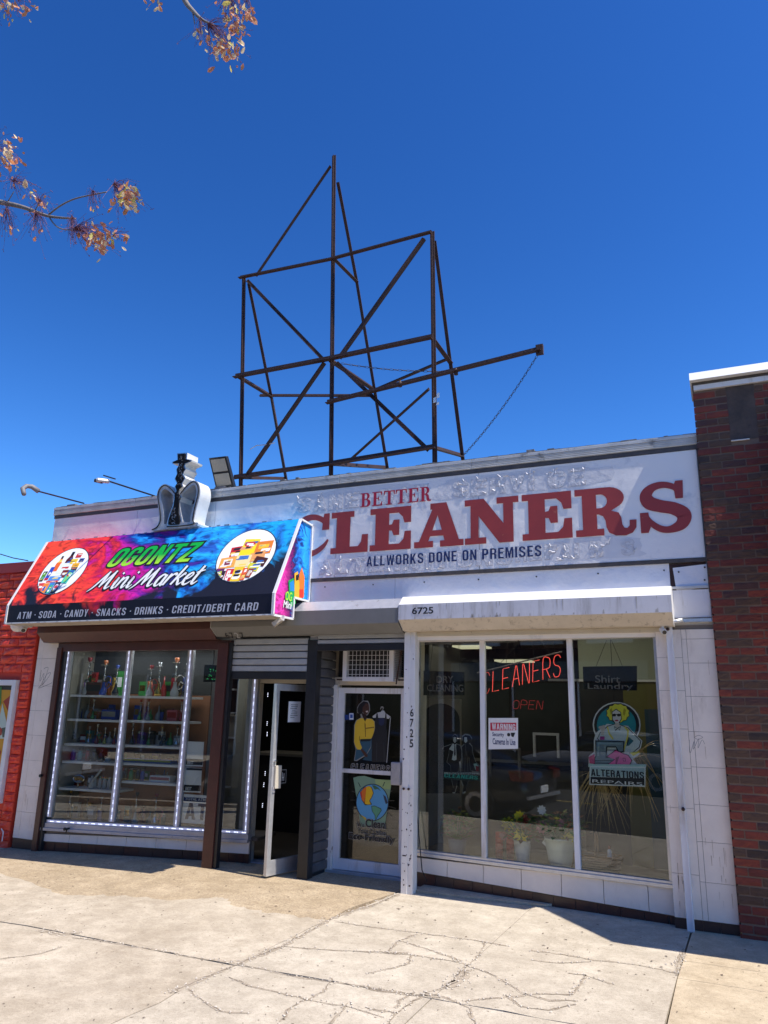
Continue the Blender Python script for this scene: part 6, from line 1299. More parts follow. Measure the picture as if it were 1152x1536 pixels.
part('white_rail', 'shelf', MB().box(on(822, 1019, 2.6).x, on(856, 1019, 2.6).x+.4, 2.6, 2.63, on(840, 1020, 2.6).z-.015, on(840, 1020, 2.6).z+.015))
ceil = [((705, 972), 5.2), ((772, 993), 6.4)]
for (x, y), d in ceil:
    p = on(x, y, d); t = thing('ceiling_light', 'fluorescent ceiling panel glowing inside the cleaners, %s' % ('nearer the second bar' if x > 740 else 'behind the first window bar'), 'ceiling light', p, 'ceiling lights in the cleaners')
    MB().box(p.x-.32, p.x+.32, p.y-.25, p.y+.25, p.z, p.z+.03).build('diffuser', mat('lit_diffuser', (.6, .55, .4), .5, emit=(1, .92, .62), estr=.35), t); MB().box(p.x-.34, p.x+.34, p.y-.27, p.y+.27, p.z+.031, p.z+.05).build('frame', 'inner_beige', t)
def frame_of(x0, y0, x1, y1, d, m_, lab, cat, name='inner_frame'):
    t = thing(name, lab, cat, on((x0+x1)/2, y1, d)); a, b = on(x0, y1, d), on(x1, y0, d); w_ = .03
    MB().box(a.x, b.x, d, d+.03, b.z-w_, b.z).build('top_rail', m_, t); MB().box(b.x-w_, b.x, d, d+.03, a.z, b.z-w_).build('leg', m_, t); MB().box(a.x, a.x+w_, d, d+.03, a.z, b.z-w_).build('leg', m_, t); return t
frame_of(733, 1122, 780, 1165, 1.9, 'inner_beige', 'pale metal stand behind the warning sign inside the cleaners', 'stand'); frame_of(800, 1100, 838, 1135, 2.2, 'shelf', 'white garment rack in the dark cleaners interior', 'rack')
cn = thing('service_counter', 'grey service counter deep inside the cleaners', 'counter', (-2.4, 3.0, 0)); MB().box(-3.8, -1.6, 2.8, 3.3, 0, 1.05).build('front', 'inner_beige', cn); MB().box(-3.85, -1.55, 2.75, 3.35, 1.05, 1.1).build('top', 'dark', cn)

def lamp(name, loc, sx, sy, power, colr, rot=(0, 0, 0)):
    l_ = bpy.data.lights.new(name, 'AREA'); l_.shape = 'RECTANGLE'; l_.size = sx; l_.size_y = sy; l_.energy = power; l_.color = colr
    o = bpy.data.objects.new(name, l_); COL.objects.link(o); o.location = loc; o.rotation_euler = rot; return o
# the lit ceiling panels seen in the cleaners and the lit LED strips round the market display, plus two added fill lamps
for (x, y), d in ceil: p = on(x, y, d); lamp('ceiling_panel_light', (p.x, p.y-1.2, p.z-.05), 1.2, 1.2, 5, (1, .93, .72))
lamp('cleaners_front_fill', (-1.6, .55, 2.9), 1.8, .3, 4.2, (1, .95, .8), (rad(-8), 0, 0))  # added fill lamp without a fixture, brightens the pots and window display
for u, v in ((.9, 2.50), (1.9, 2.50)): q = W1.at(u, v, -.22); lamp('display_strip_light', q, .8, .12, 3.0, (.9, .93, 1), (0, 0, math.atan2(W1.u.y, W1.u.x)))
lamp('market_fill', (-5.6, 2.2, 2.7), 1.2, 1.2, 2.5, (1, .95, .9))  # added fill lamp, no fitting behind it, lifts the dark market room

# neon and hanging signs
def nstroke(mb, pl, ch, a, b, w, h, c, sh, r):
    G = {'C': [[(1,.82),(.8,1),(.35,1),(.05,.75),(.0,.3),(.2,.0),(.7,.0),(.95,.2)]], 'L': [[(.1,1),(0,0),(.9,0)]], 'E': [[(1,1),(.1,1),(0,0),(.9,0)],[(.06,.52),(.8,.52)]], 'A': [[(0,0),(.5,1),(.62,1),(1,0)],[(.2,.36),(.86,.36)]], 'N': [[(0,0),(.08,1),(.2,1),(.85,0),(.95,.0),(1,1)]], 'R': [[(0,0),(.08,1),(.75,1),(.98,.85),(.92,.55),(.6,.48),(.06,.48)],[(.45,.48),(.95,0)]], 'S': [[(1,.85),(.75,1),(.3,1),(.08,.8),(.2,.58),(.75,.45),(.92,.25),(.7,.0),(.2,.0),(0,.18)]], 'O': [[(.5,1),(.15,.9),(0,.5),(.12,.1),(.5,0),(.85,.1),(1,.5),(.88,.9),(.5,1)]], 'P': [[(0,0),(.08,1),(.75,1),(.98,.8),(.9,.52),(.05,.5)]]}[ch]
    for s_ in G:
        P = smooth_path(s_, 4) if ch in 'CSORP' else s_
        mb.tube([pl.at(a+p[0]*w+p[1]*sh, b+p[1]*h, c) for p in P], r*.66, 5)
NP = PL(W2.at(0, 0, -.16), W2.u, (0, 0, 1), W2.n)
nz = thing('neon_sign', 'red neon CLEANERS sign slanting up to the right in the middle pane', 'neon sign', NP.px(790, 1040))
L0, L1 = NP.uv(724, 1041), NP.uv(846, 1012); T0 = NP.uv(730, 1012); ang = math.atan2(L1[1]-L0[1], L1[0]-L0[0]); N2 = PL(NP.px(724, 1041), W2.u*math.cos(ang)+Vector((0, 0, 1))*math.sin(ang), W2.u*-math.sin(ang)+Vector((0, 0, 1))*math.cos(ang), W2.n)
tw = math.hypot(L1[0]-L0[0], L1[1]-L0[1])+.0; cw = tw/8
for i, ch in enumerate('CLEANERS'):
    mb = MB(); nstroke(mb, N2, ch, i*cw, .0, cw*.72, .205, 0, .05, .0052); mb.build('letter_tube', 'neon_faint' if i < 1 else 'neon', nz, smooth=True)
MB().tube([N2.at(-.02, .235, -.03), N2.at(tw+.03, .235, -.03)], .008, 5).build('support_bar', 'grey_cable', nz)
wr = MB(); top = N2.at(tw*.55, 1.0, -.03)
for k in (.05, .35, .7, .95): q = N2.at(tw*k, .235, -.03); wr.tube([q, Vector((q.x+(.02 if k < .5 else -.03), q.y, t2+.0))], .0025, 4)
wr.tube([N2.at(.2, .235, -.03), W2.at(um[0]+.45, t2+.02, -.18)], .003, 4); wr.tube([N2.at(tw-.1, .235, -.03), W2.at(um[0]+.55, t2+.02, -.18)], .003, 4); wr.build('hanging_wire', 'cable', nz)
t = thing('junction_box', 'small rusty junction box on the window head over the neon sign', 'junction box', W2.px(783, 953, .02)); MB().quadbox(W2, [(772, 959), (791, 958), (791, 949), (772, 950)], .021, .05).build('box', 'rusty_white', t, bevel=.003); MB().tube([W2.px(776, 957, .05), W2.px(782, 975, -.1)], .004, 5).build('wire', 'cable', t)
no = thing('open_sign', 'dim red neon OPEN sign below the large neon letters', 'neon sign', NP.px(790, 1067)); a, b = NP.uv(768, 1063); c, d = NP.uv(815, 1053)
for i, ch in enumerate('OPEN'): mb = MB(); nstroke(mb, NP, ch, a+i*(c-a)/4, b, (c-a)/4*.78, .085, -.02, .01, .0035); mb.build('letter_tube', 'neon_dim', no)
MB().tube([NP.at(a+.03, b+.1, -.03), NP.at(a+.03, t2, -.03)], .002, 4).build('hanging_wire', 'cable', no)
def board(q, c, lines, name, label, m_text, wires):
    t = thing(name, label, 'hanging sign', W2.px(q[0][0], q[0][1], c)); MB().quadbox(W2, q, c-.03, c).build('board', 'black_gloss', t, bevel=.005)
    for s_, x0, y0, x1, y1 in lines:
        a, b = W2.uv(x0, y0, c); c_, d = W2.uv(x1, y1, c); mb = MB(); put_text(mb, s_, W2, a, b, c_-a, d-b, c+.003, fat=.006); mb.build('lettering', m_text, t)
    for (xa_, ya_), (xb_, yb_) in wires: MB().tube([W2.px(xa_, ya_, c-.01), W2.px(xb_, yb_, c-.01)], .0025, 4).build('hanging_wire', 'cable', t)
board([(636, 1043), (697, 1043), (697, 1008), (636, 1006)], -.22, [('DRY', 655, 1024, 680, 1014), ('CLEANING', 641, 1037, 695, 1027)], 'hanging_sign', 'black hanging board with dim DRY CLEANING letters in the left pane', 'neon_off', [((645, 1007), (650, 960)), ((690, 1007), (688, 960))])
board([(876, 1034), (956, 1036), (956, 999), (875, 1000)], -.20, [('Shirt', 893, 1024, 930, 1013), ('Laundry', 882, 1036, 949, 1025)], 'hanging_sign', 'black hanging board with grey Shirt Laundry letters in the right pane', 'neon_off', [((894, 1000), (910, 960)), ((934, 1000), (917, 960))])
LPn = PL(W2.at(0, 0, -.006), W2.u, (0, 0, 1), W2.n); WSP = LPn
t = thing('warning_sign', 'white and red WARNING security camera notice in the middle pane', 'sign', LPn.px(755, 1120)); MB().quadbox(LPn, [(733, 1124), (777, 1123), (777, 1077), (733, 1077)], .002, .006).build('board', 'white_cap', t)
MB().quadbox(LPn, [(735.5, 1096), (774.5, 1095.5), (774.5, 1084), (735.5, 1084)], .0063, .0067).build('red_band', mat('warning_red', (.50, .02, .05), .5), t)
a, b = LPn.uv(738, 1094.2, .007); c, d = LPn.uv(773, 1086.2, .007); block_text('WARNING', LPn, a, b, c-a, d-b, .0071, off=-.0004).build('lettering', 'white_cap', t)
for s_, x0, y0, x1, y1, m_ in (('Security', 738.5, 1106, 756, 1099, 'navy'), ('Cameras In Use', 739, 1116.5, 773, 1108.5, 'navy')):
    a, b = LPn.uv(x0, y0, .007); c, d = LPn.uv(x1, y1, .007); mb = MB(); put_text(mb, s_, LPn, a, b, c-a, d-b, .0068, fat=.02); mb.build('lettering', m_, t)
MB().lathe([(.018, 0), (.018, .001)], LPn.px(763, 1102, .0065), 10, LPn.n).build('camera_symbol', 'black', t); MB().quadbox(LPn, [(767, 1104.5), (770, 1106), (773, 1099), (766, 1099)], .0066, .0070).build('camera_symbol', 'black', t)

LPn = PL(W2.at(0, 0, -.040), W2.u, (0, 0, 1), W2.n)
# window pictures (flat vinyl on the inside of the panes)
def z8(*P): return [(840+x/6.676, 960+y/6.676) for x, y in P]
def z8e(cx, cy, rx, ry, n=26, a0=0, a1=360, w=0): return [(840+x/6.676, 960+y/6.676) for x, y in [(cx+(rx+(w if i % 2 else -w))*math.cos(rad(a0+(a1-a0)*i/n)), cy+(ry+(w if i % 2 else -w))*math.sin(rad(a0+(a1-a0)*i/n))) for i in range(n)]]
dk = '#161a1c'
alt = [('#d8d8d4', z8e(568, 850, 240, 230)), ('#101214', z8e(568, 850, 227, 217)), ('#148a92', z8e(566, 852, 196, 190)),
 ('#d8d8d4', z8((340,1000),(360,930),(470,840),(680,860),(730,920),(825,1010),(810,1080),(740,1140),(805,1130),(780,1160),(730,1190),(770,1240),(870,1245),(860,1280),(285,1270),(290,1160),(340,1120))),
 ('#2a2a2c', z8((372,985),(402,925),(475,860),(550,838),(600,845),(685,875),(725,920),(815,1012),(800,1075),(725,1135),(640,1135),(640,1085),(560,1105),(465,1105))),
 ('#c4cfcc', z8((380,985),(406,930),(480,868),(550,845),(600,852),(680,882),(718,925),(806,1014),(792,1070),(722,1128),(648,1128),(648,1080),(560,1098),(470,1098))),
 ('#1f5f6a', z8((690,970),(740,1010),(690,1060),(672,1060))), ('#2a2a2c', z8((676,968),(688,972),(692,1010),(672,1066),(666,1062))),
 ('#d8cc50', z8((470,870),(482,866),(500,930),(540,990),(530,1000),(488,945))), ('#d8cc50', z8((640,868),(655,866),(692,900),(688,960),(660,1060),(648,1110),(636,1108),(650,1040),(672,960),(672,910))), ('#d8cc50', z8((700,1128),(790,1112),(800,1125),(735,1160))),
 ('#c8bcae', z8((420,860),(445,850),(455,880),(440,950),(410,950),(415,900),(385,880),(395,862))), ('#a83880', z8((402,965),(448,965),(448,1000),(402,1000))), ('#e8e0dc', z8((640,1118),(700,1120),(690,1150),(640,1145))),
 ('#141414', z8((542,860),(575,882),(612,860),(600,905),(580,888),(556,912))), ('#c4cfcc', z8((552,872),(572,886),(555,898))), ('#c4cfcc', z8((602,872),(585,886),(598,896))),
 ('#3a3010', z8e(582, 732, 118, 98, 24, w=5)), ('#e4dc3c', z8e(582, 732, 110, 90, 24, w=6)), ('#a89a20', z8((500,700),(520,680),(530,720),(510,750))), ('#a89a20', z8((640,680),(665,700),(650,760),(632,740))),
 ('#1a1614', z8((520,720),(565,688),(612,722),(622,790),(590,850),(560,848),(525,800))), ('#dcd6d0', z8((527,724),(565,698),(606,726),(614,788),(586,836),(562,836),(532,796))), ('#c8bcae', z8((556,830),(596,830),(600,862),(574,880),(552,860))),
 ('#181414', z8e(546, 752, 20, 15, 10)), ('#181414', z8e(592, 752, 20, 15, 10)), ('#181414', z8((536,742),(606,742),(606,748),(536,748))), ('#b83848', z8e(570, 806, 18, 9, 10)),
 ('#10181c', z8((355,1005),(650,1012),(642,1125),(588,1128),(560,1076),(476,1076),(470,1168),(556,1172),(548,1258),(345,1258),(348,1175),(360,1160))), ('#6c8088', z8((366,1016),(638,1022),(632,1114),(594,1116),(566,1064),(466,1064),(460,1178),(544,1182),(540,1250),(354,1250),(356,1182),(368,1166))), ('#88a0a4', z8((380,1026),(620,1030),(616,1048),(400,1044),(392,1160),(378,1160))), ('#10181c', z8((356,1205),(545,1206),(545,1212),(356,1211))), ('#10181c', z8((356,1228),(540,1230),(540,1235),(356,1233))),
 ('#c03c6c', z8((292,1170),(350,1140),(350,1240),(300,1232))), ('#401830', z8((468,1165),(560,1098),(625,1128),(690,1150),(728,1205),(700,1268),(446,1268),(548,1192))), ('#d85a9c', z8((478,1168),(562,1106),(622,1134),(684,1156),(718,1206),(692,1262),(462,1262),(556,1196))), ('#8a2a60', z8((560,1180),(600,1160),(570,1250),(560,1255))), ('#8a2a60', z8((630,1180),(660,1180),(664,1215),(634,1215))), ('#d85a9c', z8((636,1186),(654,1186),(657,1208),(640,1208))),
 ('#aed0c8', z8((290,1242),(860,1246),(858,1274),(292,1268))), ('#e4e8e6', z8((302,1262),(862,1270),(858,1468),(300,1448))), ('#b4ccc8', z8((312,1272),(850,1280),(848,1378),(310,1366))), ('#101010', z8((310,1368),(850,1384),(850,1456),(310,1438)))]
ad = decal(LPn, alt, None, 'window_decal', .0025, .0004); tag(ad, 'round teal decal of a blonde seamstress reading ALTERATIONS REPAIRS on the right pane', 'window decal')
for s_, x0, y0, x1, y1, m_, ft in (('ALTERATIONS', 318, 1362, 842, 1282, 'black', .03), ('REPAIRS', 330, 1424, 826, 1392, 'paper', .0)):
    a, b = LPn.uv(*z8((x0, y0))[0]); c, d = LPn.uv(*z8((x1, y1))[0]); mb = MB(); hh = LPn.uv(*z8((x0, y1))[0])[1]-b
    (block_text(s_, LPn, a, b+.004, c-a, hh-.01, .0235, mb=mb) if s_[0] == 'A' else put_text(mb, s_, LPn, a, b, c-a, hh, .0235, fat=ft)); mb.build('lettering', m_, ad)
def zc(*P): return [(620+x/6.4, 1080+y/6.4) for x, y in P]
man = zc((378,150),(400,132),(424,150),(428,200),(415,225),(455,240),(470,300),(465,370),(450,420),(440,500),(425,500),(420,640),(405,690),(400,705),(375,705),(385,660),(365,560),(358,440),(320,405),(340,330),(345,285),(300,300),(280,275),(290,255),(350,235),(385,222),(376,195))
wom = zc((470,150),(500,130),(545,140),(565,175),(555,205),(535,215),(565,245),(575,320),(600,400),(635,430),(630,480),(600,500),(560,490),(575,520),(520,610),(500,700),(470,710),(480,640),(460,600),(452,500),(470,370),(462,250),(490,225),(465,195))
def shrink(P, k): cx = sum(p[0] for p in P)/len(P); cy = sum(p[1] for p in P)/len(P); return [(cx+(x-cx)*k, cy+(y-cy)*(k+.02)) for x, y in P]
cp = decal(LPn, [('#8a8a86', wom), ('#14100f', shrink(wom, .93)), ('#8a8a86', man), ('#150c0d', shrink(man, .94)), ('#b8bcb8', zc((385,165),(412,165),(415,205),(400,222),(385,205))), ('#100c0c', zc((378,152),(400,138),(422,152),(418,172),(400,160),(382,172))), ('#b8bcb8', zc((490,165),(515,165),(520,205),(503,222),(490,205))), ('#100c0c', zc((382,175),(392,175),(392,180),(382,180))), ('#100c0c', zc((404,175),(414,175),(414,180),(404,180))), ('#c8ccc8', zc((385,225),(400,240),(415,225),(412,260),(418,380),(395,390),(372,380),(388,300),(345,280),(375,235))), ('#35363a', zc((397,240),(405,240),(410,330),(400,350),(392,330))), ('#b0a8a0', zc((440,398),(458,398),(456,470),(444,420))),
 ('#5a5a58', zc((500,230),(505,230),(512,340),(508,340))), ('#5a5a58', zc((480,360),(484,360),(470,500),(466,500))), ('#5a5a58', zc((498,360),(502,360),(498,500),(494,500))), ('#5a5a58', zc((518,360),(522,360),(530,500),(526,500))), ('#5a5a58', zc((536,360),(540,360),(555,495),(551,495))), ('#88a8a0', zc((580,420),(610,415),(635,450),(600,480))), ('#7a2020', zc((600,440),(635,445),(630,490),(605,490))), ('#b0b4b0', zc((300,500),(640,505),(640,525),(300,520))), ('#203a38', zc((296,520),(645,535),(640,582),(430,578),(300,560)))], None, 'window_decal', .0025, .0004)
tag(cp, 'decal of a dark suited couple over a teal CLEANERS word on the left pane', 'window decal')
a, b = LPn.uv(*zc((300, 556))[0]); c, d = LPn.uv(*zc((638, 532))[0]); hh = .05; mb = block_text('CLEANERS', LPn, a, b+.008, c-a-.02, hh-.012, .0138, shear=.2); mb.build('lettering', mat('teal_letters', (.04, .42, .34), .5), cp)
a, b = LPn.uv(*zc((340, 520))[0]); mb = MB(); put_text(mb, 'PROFESSIONAL', LPn, a, b+.004, (c-a)*1.0, .022, .0138, fat=.01, shear=.2); mb.build('lettering', 'black', cp)

DP = PL((0, Y2-.0045, 0), (1, 0, 0), (0, 0, 1))
def z9(*P): return [(500+x/9.6, 1020+y/9.6) for x, y in P]
def z9g(*P): return [(500+x/9.6, 1150+y/9.6) for x, y in P]
def off(P, dx): return P
lady = [('#8c8c88', z9((345,400),(370,350),(430,298),(500,298),(525,350),(530,440),(500,500),(470,520),(470,545),(560,560),(600,600),(600,700),(580,820),(545,850),(545,960),(500,1070),(340,1168),(298,1160),(325,1000),(298,900),(300,650),(330,580),(400,540),(390,500),(345,470))),
 ('#2c5468', z9((330,1010),(395,850),(545,850),(540,960),(480,1065),(330,1155),(310,1150))), ('#24485a', z9((545,850),(600,830),(590,1170),(540,1165),(420,1150),(480,1080),(545,970))),
 ('#e0b830', z9((312,650),(340,585),(400,548),(470,560),(555,560),(592,600),(597,680),(575,820),(530,850),(385,860),(385,900),(415,975),(395,1005),(350,1000),(320,950),(302,890))), ('#a88420', z9((372,820),(385,800),(388,870),(372,880))), ('#7a5a20', z9((455,600),(468,640),(470,820),(462,820),(452,650))), ('#8a6820', z9((455,690),(590,672),(592,690),(460,705))),
 ('#30190f', z9((395,440),(430,540),(460,600),(482,560),(480,500),(430,480))), ('#141012', z9((350,410),(380,350),(440,305),(500,320),(510,350),(440,400),(420,480),(380,500),(352,460))), ('#4a2c20', z9((425,400),(470,335),(512,350),(520,400),(518,450),(490,495),(450,495),(425,460))), ('#d8c8c0', z9((470,446),(505,442),(498,465),(478,466))), ('#1c1210', z9((470,385),(488,380),(488,388),(470,392))),
 ('#181c24', z9((395,852),(540,848),(540,880),(392,885))), ('#4a2c20', z9((420,990),(470,1040),(500,1090),(490,1110),(460,1100),(400,1010))),
 ('#b8bab8', z9((570,520),(640,470),(690,460),(700,440),(735,440),(750,470),(830,530),(800,560),(740,545),(660,545),(575,545))), ('#8c8c88', z9((680,420),(690,385),(715,378),(732,400),(722,425),(712,450),(705,448),(718,412),(708,395),(694,402),(690,425))),
 ('#14161c', z9((628,480),(642,480),(655,560),(700,600),(745,560),(755,480),(768,480),(775,560),(765,680),(780,760),(765,1180),(560,1180),(560,830),(610,700),(600,620))), ('#1c2448', z9((655,560),(700,545),(742,560),(735,640),(700,660),(660,640))), ('#30343c', z9((630,900),(636,900),(630,1170),(624,1170))), ('#30343c', z9((730,900),(736,900),(740,1170),(734,1170))),
 ('#9a9c9a', z9((822,540),(834,540),(810,820),(780,1190),(768,1190),(798,820))), ('#2c50a0', z9((232,475),(300,475),(300,575),(232,575))), ('#dcdee0', z9((238,480),(296,480),(296,570),(238,570))), ('#3458a8', z9((248,495),(286,495),(286,548),(248,548))), ('#203c80', z9((172,500),(228,500),(228,570),(172,575)))]
ld_ = decal(DP, lady, None, 'door_decal', .003, .0004); tag(ld_, 'decal of a woman in a yellow blouse holding a navy dress on the cleaners door', 'window decal')
def dtext(par, s, q0, q1, mat_, c, fat=.01, shear=0, rim=True, h=None):
    a, b = DP.uv(*q0); c_, d = DP.uv(*q1)
    rim_m = mat('grey_vinyl_rim', (.40, .39, .37), .6)
    if s.isupper(): block_text(s, DP, a, b, c_-a-.02, h or d-b, c-.0012, shear=shear, off=.003, gap=2.2).build('letter_rim', rim_m, par); block_text(s, DP, a, b, c_-a-.02, h or d-b, c, shear=shear, off=-.0015, gap=2.2).build('lettering', mat_, par); return
    mb = MB(); W_ = c_-a; put_text(mb, s, DP, a-.004, b-.004, W_+.008, (h or d-b)+.008, c-.0012, fat=fat+.012, shear=shear); mb.build('letter_rim', rim_m, par)
    mb = MB(); put_text(mb, s, DP, a, b, c_-a, h or d-b, c, fat=fat, shear=shear); mb.build('lettering', mat_, par)
q = z9((250, 1315), (832, 1215)); dtext(ld_, 'CLEANERS', q[0], q[1], 'black', .016, .02, .15, h=.088)
g0 = [('#7c9c80', z9g((288,160),(360,138),(450,132),(560,165),(640,190),(840,190),(830,300),(740,860),(400,860),(330,420))), ('#9cb478', z9g((600,178),(840,196),(820,330),(620,300))), ('#30483c', z9g((355,225),(368,228),(398,290),(385,292))), ('#30483c', z9g((735,220),(748,220),(722,285),(708,285))), ('#1c2028', [(500+x/9.6, 1150+y/9.6) for x, y in ell(563, 515, 238, 270, 30)]), ('#58a0cc', [(500+x/9.6, 1150+y/9.6) for x, y in ell(563, 515, 226, 258, 30)]),
 ('#2c2410', z9g((385,370),(440,300),(520,275),(560,300),(585,380),(560,440),(530,490),(560,545),(520,550),(460,555),(410,480))), ('#e07020', z9g((392,372),(445,308),(480,290),(470,400),(450,520),(412,470))), ('#e8b818', z9g((480,288),(522,280),(552,304),(576,380),(552,436),(520,490),(545,540),(500,545),(455,535),(470,400))), ('#c8302c', z9g((390,380),(410,360),(420,450),(408,450))),
 ('#20301c', z9g((550,565),(600,560),(690,600),(700,630),(640,720),(610,790),(600,700),(560,640))), ('#5a9c78', z9g((556,572),(600,568),(682,606),(692,630),(634,712),(612,770),(608,700),(568,640))), ('#3c6c50', z9g((560,265),(600,270),(650,300),(690,350),(640,320),(600,330),(580,300))), ('#c8b030', z9g((400,690),(480,740),(470,770),(420,720))), ('#303c50', z9g((720,400),(760,430),(790,520),(760,540),(740,480)))]
for k, (x0, y0, x1, y1) in enumerate(((810,490,885,490),(800,570,905,600),(790,660,850,720),(815,365,855,345),(250,480,320,480),(270,350,330,370),(280,600,330,600),(290,690,330,660))): g0.append(('#5a5850', z9g((x0,y0-3),(x1,y1-3),(x1,y1+3),(x0,y0+3))))
gl = decal(DP, g0, None, 'door_decal', .003, .0004); tag(gl, 'decal of a globe over green leaves reading We Clean Your Clothes Eco-Friendly on the door', 'window decal')
for s_, x0, y0, x1, y1, h_, ft in (('We', 345, 858, 455, 800, .045, 0), ('Clean', 468, 868, 752, 785, .088, .025), ('Your Clothes', 350, 950, 760, 890, .05, -.0), ('Eco-Friendly', 232, 1062, 880, 975, .085, .025)):
    q = z9g((x0, y0), (x1, y1)); dtext(gl, s_, q[0], q[1], 'black', .0135, ft, 0, h=h_)

# pots, basket, dried fronds, mesh rolls in the window
def foliage(t, c, r, h, n, mats, seed, flowers=()):
    rf = random.Random(seed); mb = MB(); st = MB()
    for i in range(n):
        a = rf.uniform(0, 2*PI); rr_ = r*math.sqrt(rf.random()); q = c+Vector((rr_*math.cos(a), rr_*.7*math.sin(a), h*rf.uniform(.15, 1)*(1-.35*rr_/r)))
        L = rf.uniform(.05, .10); d = Vector((math.cos(a), math.sin(a), rf.uniform(-.4, .8))).normalized(); w_ = d.cross(Vector((0, 0, 1))).normalized()*L*.3
        mb.m = rf.randrange(len(mats)); mb.add([q, q+d*L*.5+w_, q+d*L+Vector((0, 0, -.01)), q+d*L*.5-w_], [(0, 1, 2, 3)])
        if i % 4 == 0: st.tube([c+Vector((0, 0, -.01)), q], .003, 4)
    mb.build('foliage', mats, t, kind='stuff'); st.build('stems', 'g_green', t, kind='stuff')
    for i, (dx, dz_, m_, s) in enumerate(flowers):
        q = c+W2.u*dx+Vector((0, -.06, dz_)); fb = MB()
        for k in range(9):
            a = 2*PI*k/9; d = Vector((math.cos(a), -.15, math.sin(a))); w_ = Vector((-math.sin(a), 0, math.cos(a)))*s*.28
            fb.add([q, q+d*s*.6+w_, q+d*s, q+d*s*.6-w_], [(0, 1, 2, 3)])
        fb.build('flower', m_, t)
gm_ = [mat('leaf_dark_green', (.05, .13, .03), .6), mat('leaf_mid_green', (.12, .25, .05), .6), mat('leaf_olive', (.24, .24, .06), .6), mat('leaf_rusty', (.28, .12, .06), .6)]
ym = mat('yellow_petal', (.85, .68, .04), .6); pm = mat('pink_petal', (.55, .22, .24), .6)
def pot(px_, pyb, pyt, r, m_, lab, fol, dep=-.20, flowers=(), sp_=1.0, seed=1, cat='potted plant'):
    p = W2.px(px_, pyb, dep); z0 = s2l-.02; h = (W2.px(px_, pyt, dep).z-z0); c = Vector((p.x, p.y, z0)); t = thing('potted_plant', lab, cat, c, 'potted plants in the cleaners window')
    MB().lathe([(r*.62, 0), (r*.80, h*.25), (r*.97, h*.75), (r*1.0, h*.93), (r*1.06, h*.95), (r*1.06, h), (r*.9, h), (r*.88, h*.9)], c, 20).build('pot', m_, t, smooth=True)
    foliage(t, c+Vector((0, 0, h*.95)), r*1.5*sp_, fol, 230, gm_, seed, flowers); return t, c, h
pot(841, 1296, 1256, .145, mat('cream_pot', (.80, .80, .68), .4), 'large cream pot of trailing plants with a paper tag', .27, flowers=((-.16, .10, pm, .07), (.06, -.02, ym, .06), (.1, .03, ym, .06), (-.16, .26, 'white_cap', .05), (.02, .16, pm, .05), (.12, .14, 'g_orange', .05)), sp_=1.25, seed=3)
pot(784, 1284, 1260, .085, 'white_cap', 'small white tapered pot of yellow flowers', .28, flowers=((-.13, .16, ym, .075), (.0, .06, ym, .08), (-.01, .24, ym, .06), (-.18, .04, pm, .05), (.07, .14, 'g_orange', .06), (.05, .22, 'g_red', .05)), sp_=1.6, seed=5)
pot(686, 1278, 1257, .10, mat('slate_pot', (.16, .20, .28), .5), 'slate blue pot with a dark leafy plant in the left pane', .32, seed=7)
tg = thing('price_tag', 'white paper tag hanging from the large cream pot', 'tag', LPn.px(820, 1262, -.12)); MB().quadbox(LPn, [(813, 1264), (820, 1271), (824, 1258), (819, 1254)], -.12, -.118).build('card', 'paper', tg); MB().quadbox(LPn, [(817, 1262), (820, 1265), (822, 1259), (819, 1257)], -.1178, -.117).build('print_mark', 'brown_paint', tg)
for x, w_ in ((749, 'left'), (765.5, 'right')):
    p = W2.px(x, 1278, -.22); t = thing('mesh_roll', 'red ribbed plastic roll, %s of the pair in the middle pane' % w_, 'plastic roll', Vector((p.x, p.y, s2l-.02)), 'red rolls')
    for k in range(8): MB().lathe([(.036, k*.034), (.040, k*.034+.008), (.040, k*.034+.022), (.036, k*.034+.032)], (p.x, p.y, s2l-.02), 10).build('ring', mat('red_plastic', (.70, .09, .06), .5), t)
bk = thing('wicker_basket', 'wicker basket with a tall handle on the floor of the right pane', 'basket', W2.px(896, 1296, -.28)); p = W2.px(896, 1298, -.28); z0 = s2l-.02
wk = mat('wicker', (.48, .25, .11), .8, col2=(.32, .16, .07), nscale=80, bump=.8, bscale=90)
for k in range(7):
    s_ = 1+.03*k; cpt = [Vector((p.x+.20*s_*math.cos(a)*(abs(math.cos(a))**-.3 if abs(math.cos(a)) > .3 else 1), p.y+.10*s_*math.sin(a), z0+.012+k*.022)) for a in [2*PI*i/18 for i in range(19)]]; MB().tube(cpt, .012, 5, cap=False).build('weave', wk, bk)
hd = [Vector((p.x, p.y-.1+.2*i/10, z0+.15+.20*math.sin(PI*i/10))) for i in range(11)]; MB().tube(hd, .012, 5).build('handle', wk, bk)
MB().box(p.x-.18, p.x+.18, p.y-.09, p.y+.09, z0+.005, z0+.015).build('base', wk, bk)
t = thing('spray_bottle', 'small white and red bottle standing in the wicker basket', 'bottle', (p.x+.12, p.y, z0+.02)); MB().lathe([(.022, 0), (.022, .16), (.01, .18)], (p.x+.12, p.y, z0+.03), 8).build('body', 'paper', t); MB().lathe([(.012, 0), (.012, .03)], (p.x+.12, p.y, z0+.21), 8).build('cap', 'g_red', t)
dp = thing('dried_palm', 'bunch of dried straw coloured palm fronds hanging in the right pane', 'dried fronds', W2.px(925, 1150, -.4)); rp = random.Random(8)
fm = mat('dried_frond', (.62, .47, .22), .8, col2=(.42, .28, .12), nscale=20)
mb = MB()
